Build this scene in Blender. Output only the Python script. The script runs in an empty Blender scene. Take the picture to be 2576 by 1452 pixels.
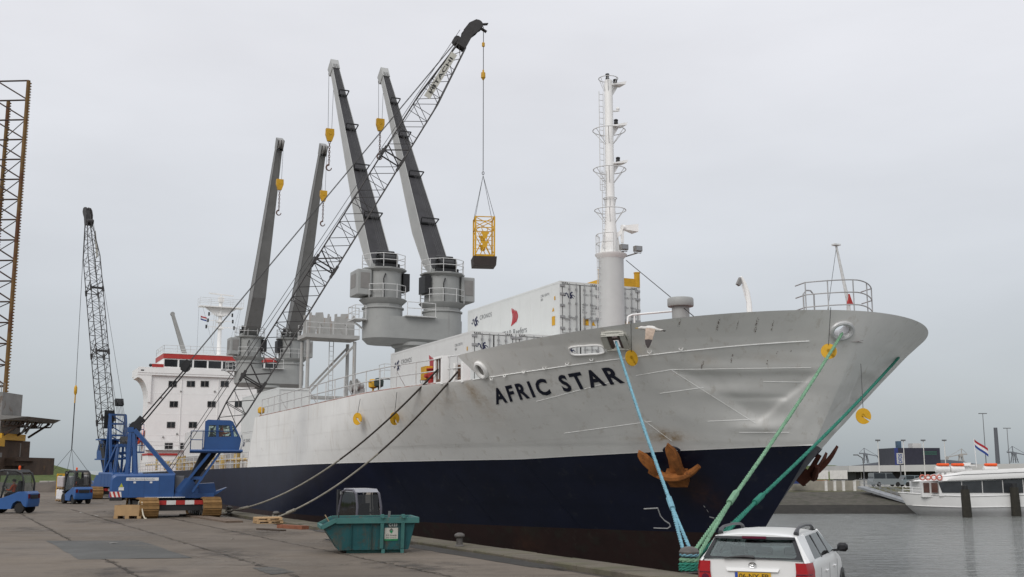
import bpy, bmesh, math, random
from mathutils import Vector, Matrix
random.seed(7)
R = math.radians
scene = bpy.context.scene
COL = scene.collection

# ------------------------------------------------------------------ camera
EYE = 2.4
PITCH = R(9.44)
FPX = 2750.0           # focal length in units of a 2576 px wide picture
cam_d = bpy.data.cameras.new('camera')
cam_d.sensor_width = 36.0
cam_d.lens = 36.0 * FPX / 2576.0
cam_d.clip_start = 0.1
cam_d.clip_end = 9000.0
cam = bpy.data.objects.new('camera', cam_d)
cam.location = (0, 0, EYE)
cam.rotation_euler = (math.pi / 2 + PITCH, 0, 0)
COL.objects.link(cam)
scene.camera = cam

# ------------------------------------------------------------------ sky: overcast
SUN_EL, SUN_AZ = R(38), R(209)      # behind and a little left of the camera
world = bpy.data.worlds.new('World')
scene.world = world
world.use_nodes = True
wt = world.node_tree
wt.nodes.clear()
def wn(t, **k):
    n = wt.nodes.new(t)
    for a, b in k.items():
        setattr(n, a, b)
    return n
w_out = wn('ShaderNodeOutputWorld')
w_bg = wn('ShaderNodeBackground')
w_bg.inputs['Strength'].default_value = 0.1
w_sky = wn('ShaderNodeTexSky', sky_type='NISHITA', sun_disc=False, sun_elevation=SUN_EL, sun_rotation=SUN_AZ)
w_tc = wn('ShaderNodeTexCoord')
w_sep = wn('ShaderNodeSeparateXYZ')
wt.links.new(w_tc.outputs['Generated'], w_sep.inputs[0])
w_map = wn('ShaderNodeMapping')
w_map.inputs['Scale'].default_value = (1.0, 1.0, 3.2)
wt.links.new(w_tc.outputs['Generated'], w_map.inputs['Vector'])
w_n = wn('ShaderNodeTexNoise')
w_n.inputs['Scale'].default_value = 2.6
w_n.inputs['Detail'].default_value = 7
w_n.inputs['Roughness'].default_value = 0.5
wt.links.new(w_map.outputs[0], w_n.inputs['Vector'])
w_r = wn('ShaderNodeValToRGB')          # cloud deck brightness with height above the horizon
w_r.color_ramp.elements[0].position = 0.0
w_r.color_ramp.elements[0].color = (0.31, 0.35, 0.38, 1)
w_r.color_ramp.elements[1].position = 1.0
w_r.color_ramp.elements[1].color = (1.15, 1.165, 1.21, 1)
e = w_r.color_ramp.elements.new(0.06); e.color = (0.43, 0.46, 0.485, 1)
e = w_r.color_ramp.elements.new(0.16); e.color = (0.59, 0.615, 0.65, 1)
e = w_r.color_ramp.elements.new(0.36); e.color = (0.725, 0.73, 0.765, 1)
wt.links.new(w_sep.outputs['Z'], w_r.inputs[0])
w_nr = wn('ShaderNodeMapRange')
w_nr.inputs['From Min'].default_value = 0.3
w_nr.inputs['From Max'].default_value = 0.7
w_nr.inputs['To Min'].default_value = 10.5
w_nr.inputs['To Max'].default_value = 12.0
wt.links.new(w_n.outputs['Fac'], w_nr.inputs['Value'])
w_mul = wn('ShaderNodeVectorMath', operation='SCALE')
wt.links.new(w_r.outputs['Color'], w_mul.inputs[0])
wt.links.new(w_nr.outputs[0], w_mul.inputs['Scale'])
w_mix = wn('ShaderNodeMix', data_type='RGBA')
w_mix.inputs['Factor'].default_value = 0.93
wt.links.new(w_sky.outputs[0], w_mix.inputs['A'])
wt.links.new(w_mul.outputs[0], w_mix.inputs['B'])
wt.links.new(w_mix.outputs['Result'], w_bg.inputs['Color'])
wt.links.new(w_bg.outputs[0], w_out.inputs[0])

sun_d = bpy.data.lights.new('sun', 'SUN')
sun_d.energy = 1.5
sun_d.angle = R(35)
sun_d.color = (1.0, 0.97, 0.93)
sun = bpy.data.objects.new('sun', sun_d)
COL.objects.link(sun)
# light comes from azimuth SUN_AZ (clockwise from +Y)
sdir = Vector((math.sin(SUN_AZ) * math.cos(SUN_EL), math.cos(SUN_AZ) * math.cos(SUN_EL), math.sin(SUN_EL)))
sun.rotation_euler = (-sdir).to_track_quat('-Z', 'Y').to_euler()
sun.location = sdir * 200

scene.view_settings.view_transform = 'Standard'
scene.view_settings.look = 'None'
scene.view_settings.exposure = 0.0
scene.view_settings.gamma = 1.0
scene.view_settings.use_curve_mapping = False
scene.render.engine = 'CYCLES'
scene.cycles.use_denoising = True
scene.cycles.max_bounces = 6

# ------------------------------------------------------------------ measuring helpers
def ray(X, Y):
    u = (X - 1288.0) / FPX
    v = (726.0 - Y) / FPX
    c, s = math.cos(PITCH), math.sin(PITCH)
    return Vector((u, c - v * s, s + v * c))
def ground(X, Y, z=0.0):
    d = ray(X, Y)
    return Vector((0, 0, EYE)) + d * ((z - EYE) / d.z)
def at_y(X, Y, y):
    d = ray(X, Y)
    return Vector((0, 0, EYE)) + d * (y / d.y)
def on_plane(X, Y, p0, nrm):
    d = ray(X, Y)
    o = Vector((0, 0, EYE))
    return o + d * ((Vector(p0) - o).dot(nrm) / d.dot(nrm))

# ------------------------------------------------------------------ materials
MATS = {}
def pm(name, col, rough=0.6, metal=0.0, var=0.12, vs=1.5, bump=0.0, bs=30.0, stain=None, spec=0.4, streak=None):
    """plain procedural surface: colour + blotchy wear, optional stain (colour, threshold, scale), fine relief"""
    if name in MATS:
        return MATS[name]
    m = bpy.data.materials.new(name)
    m.use_nodes = True
    nt = m.node_tree
    b = nt.nodes['Principled BSDF']
    b.inputs['Roughness'].default_value = rough
    b.inputs['Metallic'].default_value = metal
    b.inputs['Specular IOR Level'].default_value = spec
    tc = nt.nodes.new('ShaderNodeTexCoord')
    n1 = nt.nodes.new('ShaderNodeTexNoise')
    n1.inputs['Scale'].default_value = vs
    n1.inputs['Detail'].default_value = 7
    n1.inputs['Roughness'].default_value = 0.62
    nt.links.new(tc.outputs['Object'], n1.inputs['Vector'])
    r1 = nt.nodes.new('ShaderNodeMapRange')
    r1.inputs['From Min'].default_value = 0.28
    r1.inputs['From Max'].default_value = 0.72
    r1.inputs['To Min'].default_value = 1 - var
    r1.inputs['To Max'].default_value = 1 + var
    nt.links.new(n1.outputs['Fac'], r1.inputs['Value'])
    sc = nt.nodes.new('ShaderNodeVectorMath'); sc.operation = 'SCALE'
    sc.inputs[0].default_value = col
    nt.links.new(r1.outputs[0], sc.inputs['Scale'])
    last = sc.outputs[0]
    for k, st in enumerate([stain, streak]):
        if not st:
            continue
        scol, thr, ssc = st[:3]
        n2 = nt.nodes.new('ShaderNodeTexNoise')
        n2.inputs['Scale'].default_value = ssc
        n2.inputs['Detail'].default_value = 8
        n2.inputs['Roughness'].default_value = 0.7
        mp = nt.nodes.new('ShaderNodeMapping')
        mp.inputs['Location'].default_value = (3.1 + k, 7.7, 1.9)
        if k == 1:
            mp.inputs['Scale'].default_value = (1, 1, 0.12)
        nt.links.new(tc.outputs['Object'], mp.inputs['Vector'])
        nt.links.new(mp.outputs[0], n2.inputs['Vector'])
        r2 = nt.nodes.new('ShaderNodeMapRange')
        r2.inputs['From Min'].default_value = thr
        r2.inputs['From Max'].default_value = thr + 0.09
        r2.inputs['To Max'].default_value = st[3] if len(st) > 3 else 0.85
        nt.links.new(n2.outputs['Fac'], r2.inputs['Value'])
        mx = nt.nodes.new('ShaderNodeMix'); mx.data_type = 'RGBA'
        nt.links.new(r2.outputs[0], mx.inputs['Factor'])
        nt.links.new(last, mx.inputs['A'])
        mx.inputs['B'].default_value = (*scol, 1)
        last = mx.outputs['Result']
    nt.links.new(last, b.inputs['Base Color'])
    if bump:
        n3 = nt.nodes.new('ShaderNodeTexNoise')
        n3.inputs['Scale'].default_value = bs
        n3.inputs['Detail'].default_value = 5
        nt.links.new(tc.outputs['Object'], n3.inputs['Vector'])
        bp = nt.nodes.new('ShaderNodeBump')
        bp.inputs['Strength'].default_value = bump
        bp.inputs['Distance'].default_value = 0.02
        nt.links.new(n3.outputs['Fac'], bp.inputs['Height'])
        nt.links.new(bp.outputs[0], b.inputs['Normal'])
    MATS[name] = m
    return m

def glass_mat(name, tint=(0.8, 0.85, 0.85), trans=0.75, rough=0.03):
    if name in MATS:
        return MATS[name]
    m = bpy.data.materials.new(name)
    m.use_nodes = True
    nt = m.node_tree
    b = nt.nodes['Principled BSDF']
    nt.nodes.remove(b)
    out = nt.nodes['Material Output']
    t = nt.nodes.new('ShaderNodeBsdfTransparent')
    t.inputs[0].default_value = (*tint, 1)
    g = nt.nodes.new('ShaderNodeBsdfGlossy')
    g.inputs['Roughness'].default_value = rough
    g.inputs[0].default_value = (0.9, 0.9, 0.9, 1)
    fr = nt.nodes.new('ShaderNodeFresnel')
    fr.inputs[0].default_value = 1.5
    ad = nt.nodes.new('ShaderNodeMath'); ad.operation = 'ADD'
    ad.inputs[1].default_value = 1 - trans - 0.2 if trans < 0.8 else 0.0
    nt.links.new(fr.outputs[0], ad.inputs[0])
    mx = nt.nodes.new('ShaderNodeMixShader')
    nt.links.new(ad.outputs[0], mx.inputs[0])
    nt.links.new(t.outputs[0], mx.inputs[1])
    nt.links.new(g.outputs[0], mx.inputs[2])
    nt.links.new(mx.outputs[0], out.inputs[0])
    MATS[name] = m
    return m

# ------------------------------------------------------------------ mesh builder
def frame_of(d, up=Vector((0, 0, 1))):
    d = d.normalized()
    if abs(d.dot(up)) > 0.985:
        up = Vector((1, 0, 0))
    s = d.cross(up).normalized()
    u = s.cross(d).normalized()
    return s, u
class MB:
    def __init__(self, M=None):
        self.v, self.f, self.m, self.M = [], [], [], M
    def _add(self, vs, fs, mi=0):
        o = len(self.v)
        if self.M is not None:
            vs = [self.M @ Vector(p) for p in vs]
        self.v.extend([tuple(p) for p in vs])
        self.f.extend([tuple(i + o for i in q) for q in fs])
        self.m.extend([mi] * len(fs))
        return self
    def box(self, lo, hi, mi=0, ch=0.0):
        x0, y0, z0 = [min(a, b) for a, b in zip(lo, hi)]
        x1, y1, z1 = [max(a, b) for a, b in zip(lo, hi)]
        if ch:
            c = ch
            ring = lambda z, k: [(x0 + c - k * 0 if False else x0 + c, y0 + 0, z)]
            P = []
            def oct_(z, i):
                return [(x0 + c, y0 + i, z), (x1 - c, y0 + i, z), (x1 - i, y0 + c, z), (x1 - i, y1 - c, z),
                        (x1 - c, y1 - i, z), (x0 + c, y1 - i, z), (x0 + i, y1 - c, z), (x0 + i, y0 + c, z)]
            rows = [oct_(z0, c * .98), oct_(z0 + c, 0), oct_(z1 - c, 0), oct_(z1, c * .98)]
            vs = [p for r in rows for p in r]
            fs = [tuple(range(7, -1, -1)), tuple(range(24, 32))]
            for r in range(3):
                for k in range(8):
                    a, b = r * 8 + k, r * 8 + (k + 1) % 8
                    fs.append((a, b, b + 8, a + 8))
            return self._add(vs, fs, mi)
        vs = [(x0, y0, z0), (x1, y0, z0), (x1, y1, z0), (x0, y1, z0), (x0, y0, z1), (x1, y0, z1), (x1, y1, z1), (x0, y1, z1)]
        fs = [(0, 3, 2, 1), (4, 5, 6, 7), (0, 1, 5, 4), (1, 2, 6, 5), (2, 3, 7, 6), (3, 0, 4, 7)]
        return self._add(vs, fs, mi)
    def hexa(self, p8, mi=0):
        fs = [(0, 3, 2, 1), (4, 5, 6, 7), (0, 1, 5, 4), (1, 2, 6, 5), (2, 3, 7, 6), (3, 0, 4, 7)]
        return self._add(p8, fs, mi)
    def beam(self, p0, p1, w, h=None, mi=0, up=(0, 0, 1), w2=None, h2=None):
        h = w if h is None else h
        w2 = w if w2 is None else w2
        h2 = h if h2 is None else h2
        p0, p1 = Vector(p0), Vector(p1)
        s, u = frame_of(p1 - p0, Vector(up))
        vs = []
        for p, a, b in ((p0, w / 2, h / 2), (p1, w2 / 2, h2 / 2)):
            vs += [p - s * a - u * b, p + s * a - u * b, p + s * a + u * b, p - s * a + u * b]
        fs = [(3, 2, 1, 0), (4, 5, 6, 7), (0, 1, 5, 4), (1, 2, 6, 5), (2, 3, 7, 6), (3, 0, 4, 7)]
        return self._add(vs, fs, mi)
    def tube(self, p0, p1, r, n=8, r2=None, mi=0, cap=True):
        p0, p1 = Vector(p0), Vector(p1)
        r2 = r if r2 is None else r2
        s, u = frame_of(p1 - p0)
        vs = []
        for p, q in ((p0, r), (p1, r2)):
            for k in range(n):
                a = 2 * math.pi * k / n
                vs.append(p + s * (math.cos(a) * q) + u * (math.sin(a) * q))
        fs = [(k, (k + 1) % n, n + (k + 1) % n, n + k) for k in range(n)]
        if cap:
            fs += [tuple(range(n - 1, -1, -1)), tuple(range(n, 2 * n))]
        return self._add(vs, fs, mi)
    def path(self, pts, r, n=6, mi=0, closed=False, rs=None):
        pts = [Vector(p) for p in pts]
        N = len(pts)
        vs, prev = [], None
        for i, p in enumerate(pts):
            if closed:
                d = pts[(i + 1) % N] - pts[i - 1]
            else:
                d = pts[min(i + 1, N - 1)] - pts[max(i - 1, 0)]
            d = d.normalized() if d.length > 1e-9 else Vector((0, 0, 1))
            if prev is None:
                s, u = frame_of(d)
            else:
                s = (prev - d * prev.dot(d))
                s = s.normalized() if s.length > 1e-6 else frame_of(d)[0]
                u = s.cross(d).normalized()
            prev = s
            q = rs[i] if rs else r
            for k in range(n):
                a = 2 * math.pi * k / n
                vs.append(p + s * (math.cos(a) * q) + u * (math.sin(a) * q))
        fs = []
        for i in range(N if closed else N - 1):
            j = (i + 1) % N
            for k in range(n):
                fs.append((i * n + k, i * n + (k + 1) % n, j * n + (k + 1) % n, j * n + k))
        if not closed:
            fs += [tuple(range(n - 1, -1, -1)), tuple(range((N - 1) * n, N * n))]
        return self._add(vs, fs, mi)
    def lathe(self, prof, c=(0, 0, 0), n=20, mi=0, axis='z'):
        """prof: list of (radius, height)"""
        vs, fs = [], []
        cx, cy, cz = c
        for r, h in prof:
            for k in range(n):
                a = 2 * math.pi * k / n
                if axis == 'z':
                    vs.append((cx + r * math.cos(a), cy + r * math.sin(a), cz + h))
                elif axis == 'y':
                    vs.append((cx + r * math.cos(a), cy + h, cz + r * math.sin(a)))
                else:
                    vs.append((cx + h, cy + r * math.cos(a), cz + r * math.sin(a)))
        for i in range(len(prof) - 1):
            for k in range(n):
                fs.append((i * n + k, i * n + (k + 1) % n, (i + 1) * n + (k + 1) % n, (i + 1) * n + k))
        fs += [tuple(range(n - 1, -1, -1)), tuple(range((len(prof) - 1) * n, len(prof) * n))]
        return self._add(vs, fs, mi)
    def prism(self, poly, d0, d1, axes='xz', mi=0):
        """poly of 2D points in the named axes, thickness d0..d1 along the remaining one"""
        n = len(poly)
        def mk(p, d):
            if axes == 'xz': return (p[0], d, p[1])
            if axes == 'xy': return (p[0], p[1], d)
            return (d, p[0], p[1])
        vs = [mk(p, d0) for p in poly] + [mk(p, d1) for p in poly]
        fs = [tuple(range(n - 1, -1, -1)), tuple(range(n, 2 * n))]
        fs += [(k, (k + 1) % n, n + (k + 1) % n, n + k) for k in range(n)]
        return self._add(vs, fs, mi)
    def ball(self, c, r, n=12, m=8, mi=0, sz=(1, 1, 1)):
        prof = []
        c = Vector(c)
        vs, fs = [], []
        for i in range(m + 1):
            t = math.pi * i / m
            for k in range(n):
                a = 2 * math.pi * k / n
                vs.append(c + Vector((r * sz[0] * math.sin(t) * math.cos(a), r * sz[1] * math.sin(t) * math.sin(a), -r * sz[2] * math.cos(t))))
        for i in range(m):
            for k in range(n):
                fs.append((i * n + k, i * n + (k + 1) % n, (i + 1) * n + (k + 1) % n, (i + 1) * n + k))
        return self._add(vs, fs, mi)
    def grid(self, rows, mi=0, close=False):
        n = len(rows[0])
        vs = [p for r in rows for p in r]
        fs = []
        for i in range(len(rows) - 1):
            for k in range(n if close else n - 1):
                j = (k + 1) % n
                fs.append((i * n + k, i * n + j, (i + 1) * n + j, (i + 1) * n + k))
        return self._add(vs, fs, mi)
    def build(self, name, mats, parent=None, smooth=False, angle=40, fix=True):
        me = bpy.data.meshes.new(name)
        me.from_pydata(self.v, [], self.f)
        if not isinstance(mats, (list, tuple)):
            mats = [mats]
        for m in mats:
            me.materials.append(m)
        if len(mats) > 1:
            me.polygons.foreach_set('material_index', self.m)
        if fix:
            bm = bmesh.new(); bm.from_mesh(me)
            bmesh.ops.recalc_face_normals(bm, faces=bm.faces)
            bm.to_mesh(me); bm.free()
        if smooth:
            me.shade_smooth()
            try:
                me.set_sharp_from_angle(angle=R(angle))
            except Exception:
                pass
        me.update()
        o = bpy.data.objects.new(name, me)
        COL.objects.link(o)
        if parent is not None:
            o.parent = parent
        return o
def tag(o, label=None, cat=None, group=None, kind=None):
    if label: o['label'] = label
    if cat: o['category'] = cat
    if group: o['group'] = group
    if kind: o['kind'] = kind
    return o
def thing(name, label, cat, loc=(0, 0, 0), rz=0.0, group=None):
    o = bpy.data.objects.new(name, None)
    o.empty_display_size = 0.3
    COL.objects.link(o)
    o.location = loc
    o.rotation_euler = (0, 0, rz)
    return tag(o, label, cat, group)
def copy_tree(o, parent=None):
    c = o.copy(); COL.objects.link(c); c.parent = parent
    for ch in list(o.children):
        copy_tree(ch, c)
    return c
def text_polys(body, bold=0.0, space=1.0):
    """flat letter mesh (verts, faces) of a string with the built-in font"""
    cu = bpy.data.curves.new('lettering_curve', 'FONT')
    cu.body = body
    cu.offset = bold
    cu.space_character = space
    cu.resolution_u = 3
    ob = bpy.data.objects.new('lettering_curve', cu)
    COL.objects.link(ob)
    dg = bpy.context.evaluated_depsgraph_get()
    me = bpy.data.meshes.new_from_object(ob.evaluated_get(dg))
    vs = [v.co.copy() for v in me.vertices]
    fs = [tuple(p.vertices) for p in me.polygons]
    bpy.data.objects.remove(ob); bpy.data.curves.remove(cu); bpy.data.meshes.remove(me)
    x0 = min(v.x for v in vs); x1 = max(v.x for v in vs)
    y0 = min(v.y for v in vs); y1 = max(v.y for v in vs)
    return [((v.x - x0) / (x1 - x0), (v.y - y0) / (y1 - y0)) for v in vs], fs, (x1 - x0) / (y1 - y0)
def lettering(name, body, fn, mat, parent, bold=0.0, space=1.0, smooth=False):
    """fn maps (0..1, 0..1) of the text box to a point"""
    vs, fs, asp = text_polys(body, bold, space)
    mb = MB()
    mb._add([fn(*p) for p in vs], fs)
    return mb.build(name, mat, parent, fix=False)
def lerp(a, b, t):
    return a + (b - a) * t
def table(tab, x):
    if x <= tab[0][0]: return tab[0][1]
    for (x0, y0), (x1, y1) in zip(tab, tab[1:]):
        if x <= x1:
            t = (x - x0) / (x1 - x0)
            return y0 + (y1 - y0) * t
    return tab[-1][1]
def rails(mb, pts, h, r=0.03, levels=(1.0, 0.55), posts=None):
    """guard rail along a polyline standing on it"""
    pts = [Vector(p) for p in pts]
    for l in levels:
        mb.path([p + Vector((0, 0, h * l)) for p in pts], r, 5)
    for p in (posts if posts is not None else pts):
        p = Vector(p)
        mb.tube(p, p + Vector((0, 0, h)), r, 5)
    return mb
# ------------------------------------------------------------------ quay, water
PHQ = R(27.3)
TQ = Vector((-math.sin(PHQ), math.cos(PHQ), 0))
NQ = Vector((math.cos(PHQ), math.sin(PHQ), 0))
def Q(t, n, z=0.0):
    return TQ * t + NQ * n + Vector((0, 0, z))
def to_q(p):
    return p.dot(TQ), p.dot(NQ)
QROT = math.atan2(TQ.y, TQ.x)
EDGE = 15.3
WATER = -2.2

def concrete_mat(name, col, stain_col, rough=0.75, green=0.0):
    m = bpy.data.materials.new(name)
    m.use_nodes = True
    nt = m.node_tree
    b = nt.nodes['Principled BSDF']
    b.inputs['Specular IOR Level'].default_value = 0.18
    geo = nt.nodes.new('ShaderNodeNewGeometry')
    def noise(scale, detail=6, rough_=0.6, off=0):
        mp = nt.nodes.new('ShaderNodeMapping')
        mp.inputs['Location'].default_value = (off, off * 1.7, 0)
        nt.links.new(geo.outputs['Position'], mp.inputs['Vector'])
        n = nt.nodes.new('ShaderNodeTexNoise')
        n.inputs['Scale'].default_value = scale
        n.inputs['Detail'].default_value = detail
        n.inputs['Roughness'].default_value = rough_
        nt.links.new(mp.outputs[0], n.inputs['Vector'])
        return n.outputs['Fac']
    def rng(v, a, b_, c, d):
        r = nt.nodes.new('ShaderNodeMapRange')
        for k, x in zip(('From Min', 'From Max', 'To Min', 'To Max'), (a, b_, c, d)):
            r.inputs[k].default_value = x
        nt.links.new(v, r.inputs['Value'])
        return r.outputs[0]
    big = rng(noise(0.12, 5, 0.55), 0.3, 0.7, 0.80, 1.18)
    mid = rng(noise(1.6, 8, 0.7, 5), 0.3, 0.7, 0.90, 1.10)
    fine = rng(noise(38, 3, 0.6, 9), 0.25, 0.75, 0.80, 1.2)
    oi = nt.nodes.new('ShaderNodeObjectInfo')
    rnd = rng(oi.outputs['Random'], 0, 1, 0.94, 1.05)
    def mul(a, b_):
        n = nt.nodes.new('ShaderNodeMath'); n.operation = 'MULTIPLY'
        nt.links.new(a, n.inputs[0]); nt.links.new(b_, n.inputs[1])
        return n.outputs[0]
    k = mul(mul(big, mid), mul(fine, rnd))
    sc = nt.nodes.new('ShaderNodeVectorMath'); sc.operation = 'SCALE'
    sc.inputs[0].default_value = col
    nt.links.new(k, sc.inputs['Scale'])
    st = rng(noise(0.45, 9, 0.72, 21), 0.53, 0.66, 0.0, 0.65)
    mx = nt.nodes.new('ShaderNodeMix'); mx.data_type = 'RGBA'
    nt.links.new(st, mx.inputs['Factor'])
    nt.links.new(sc.outputs[0], mx.inputs['A'])
    mx.inputs['B'].default_value = (*stain_col, 1)
    last = mx.outputs['Result']
    # tyre tracks: long dark smears running along the quay
    mpt = nt.nodes.new('ShaderNodeMapping')
    mpt.inputs['Rotation'].default_value = (0, 0, -QROT)
    mpt.inputs['Scale'].default_value = (0.05, 1.3, 1.0)
    nt.links.new(geo.outputs['Position'], mpt.inputs['Vector'])
    nt_ = nt.nodes.new('ShaderNodeTexNoise')
    nt_.inputs['Scale'].default_value = 1.0
    nt_.inputs['Detail'].default_value = 6
    nt_.inputs['Roughness'].default_value = 0.65
    nt.links.new(mpt.outputs[0], nt_.inputs['Vector'])
    tr = rng(nt_.outputs['Fac'], 0.52, 0.66, 0.0, 0.45)
    mxt = nt.nodes.new('ShaderNodeMix'); mxt.data_type = 'RGBA'
    nt.links.new(tr, mxt.inputs['Factor'])
    nt.links.new(last, mxt.inputs['A'])
    mxt.inputs['B'].default_value = (stain_col[0] * .8, stain_col[1] * .8, stain_col[2] * .82, 1)
    last = mxt.outputs['Result']
    # small dark spots of oil and chewing
    sp = rng(noise(2.7, 3, 0.5, 33), 0.70, 0.74, 0.0, 0.7)
    mx2 = nt.nodes.new('ShaderNodeMix'); mx2.data_type = 'RGBA'
    nt.links.new(sp, mx2.inputs['Factor'])
    nt.links.new(last, mx2.inputs['A'])
    mx2.inputs['B'].default_value = (0.03, 0.028, 0.026, 1)
    last = mx2.outputs['Result']
    if green:
        gr = rng(noise(1.1, 6, 0.65, 50), 0.42, 0.62, 0.0, green)
        mx3 = nt.nodes.new('ShaderNodeMix'); mx3.data_type = 'RGBA'
        nt.links.new(gr, mx3.inputs['Factor'])
        nt.links.new(last, mx3.inputs['A'])
        mx3.inputs['B'].default_value = (0.075, 0.085, 0.03, 1)
        last = mx3.outputs['Result']
    nt.links.new(last, b.inputs['Base Color'])
    nt.links.new(rng(noise(0.3, 6, 0.6, 13), 0.35, 0.65, rough - 0.12, rough + 0.12), b.inputs['Roughness'])
    bp = nt.nodes.new('ShaderNodeBump')
    bp.inputs['Strength'].default_value = 0.5
    bp.inputs['Distance'].default_value = 0.012
    nt.links.new(noise(22, 6, 0.7, 3), bp.inputs['Height'])
    nt.links.new(bp.outputs[0], b.inputs['Normal'])
    MATS[name] = m
    return m
M_CONC = concrete_mat('quay_concrete', (0.138, 0.115, 0.092), (0.082, 0.069, 0.057))
M_BASE = concrete_mat('quay_joint_fill', (0.062, 0.052, 0.044), (0.035, 0.03, 0.027))
M_COPE = concrete_mat('coping_concrete', (0.125, 0.108, 0.086), (0.07, 0.062, 0.05), green=0.35)
M_PATCH = concrete_mat('asphalt_repair', (0.083, 0.083, 0.078), (0.07, 0.07, 0.066))

mb = MB()
def qbox(mb, t0, t1, n0, n1, z0, z1, mi=0):
    mb.hexa([Q(t0, n0, z0), Q(t1, n0, z0), Q(t1, n1, z0), Q(t0, n1, z0), Q(t0, n0, z1), Q(t1, n0, z1), Q(t1, n1, z1), Q(t0, n1, z1)], mi)
qbox(mb, -40, 175, -160, EDGE - 0.05, -6.0, -0.06)
quay = tag(mb.build('quay', M_BASE), 'worn concrete quay running alongside the ship', kind='structure')

def shared_slab(name, L, W, H, mat, parent, ch=0.012):
    m = MB()
    m.box((0, 0, -H), (L, W, 0), ch=ch)
    o = m.build(name, mat, parent)
    return o
strips = [13.62, 10.55, 7.45, 4.2, 1.0, -2.3, -5.6]
proto = {}
rs = random.Random(3)
for k in range(len(strips) - 1):
    n1, n0 = strips[k], strips[k + 1]
    W = n1 - n0 - 0.034
    t = 10.0 + rs.uniform(-3, 0)
    while t < 132:
        L = 7.5
        if k not in proto:
            s = shared_slab('concrete_slab', L - 0.022, W, 0.055, M_CONC, quay)
            proto[k] = s
        else:
            s = proto[k].copy(); COL.objects.link(s)
        p = Q(t + L, n0 + 0.017, rs.uniform(-0.004, 0.004))
        # local x runs towards -t, local y towards +n
        s.location = p
        s.rotation_euler = (0, 0, math.atan2(-TQ.y, -TQ.x))
        t += L
mb = MB()      # the paving goes on out of sight
qbox(mb, -40, 10 - 3.1, -160, 13.6, -0.05, -0.004)
qbox(mb, 10 - 3.1, 175, -160, -5.66, -0.05, -0.004)
qbox(mb, 140, 175, -5.6, 13.6, -0.05, -0.004)
tag(mb.build('far_paving', M_CONC, quay), kind='stuff')
# coping blocks along the edge
cp = None
t = 8.0
while t < 110:
    if cp is None:
        m = MB(); m.box((0, 0, -0.6), (1.985, 1.12, 0), ch=0.03)
        cp = m.build('coping_block', M_COPE, quay); s = cp
    else:
        s = cp.copy(); COL.objects.link(s)
    s.location = Q(t + 2.0, EDGE - 1.12, 0.085 + rs.uniform(-0.008, 0.008))
    s.rotation_euler = (0, 0, math.atan2(-TQ.y, -TQ.x) + rs.uniform(-0.002, 0.002))
    t += 2.0
mb = MB()
qbox(mb, 110.02, 175, EDGE - 1.12, EDGE, -0.6, 0.085)
qbox(mb, -40, 7.98, EDGE - 1.12, EDGE, -0.6, 0.085)
tag(mb.build('far_coping', M_COPE, quay), kind='stuff')
M_WET = pm('puddle_water', (0.020, 0.018, 0.016), rough=0.4, var=0.3, spec=0.25)
def sheet(name, pts, z, mat, parent):
    m = MB()
    m._add([(p.x, p.y, z) for p in pts], [tuple(range(len(pts)))])
    return m.build(name, mat, parent)
def blob(t0, t1, n0, n1, k=26, seed=1, rag=0.25):
    r_ = random.Random(seed)
    out = []
    for i in range(k):
        a = 2 * math.pi * i / k
        f = 1 + r_.uniform(-rag, rag)
        ct, cn = math.cos(a), math.sin(a)
        ct = math.copysign(abs(ct) ** 0.6, ct); cn = math.copysign(abs(cn) ** 0.7, cn)
        out.append(Q((t0 + t1) / 2 + ct * (t1 - t0) / 2 * f, (n0 + n1) / 2 + cn * (n1 - n0) / 2 * f))
    return out
sheet('puddle', blob(24.0, 34.5, 13.3, 14.12, 60, 4, .14), 0.008, M_WET, quay)
sheet('puddle', blob(35.5, 39.4, 13.1, 14.0, 40, 6, .2), 0.008, M_WET, quay)
sheet('puddle', blob(41.5, 44.0, 13.5, 14.1, 30, 8, .2), 0.008, M_WET, quay)
# dark repairs in the paving
for pts in ([(117, 1361), (352, 1361), (484, 1404), (200, 1408)], [(635, 1429), (690, 1427), (745, 1440), (680, 1446)]):
    g = [ground(*p) for p in pts]
    dense = []
    for a, b in zip(g, g[1:] + g[:1]):
        for k in range(8):
            dense.append(a.lerp(b, k / 8) + Vector((rs.uniform(-.04, .04), rs.uniform(-.04, .04), 0)))
    sheet('repair_patch', dense, 0.008, M_PATCH, quay)

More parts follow.
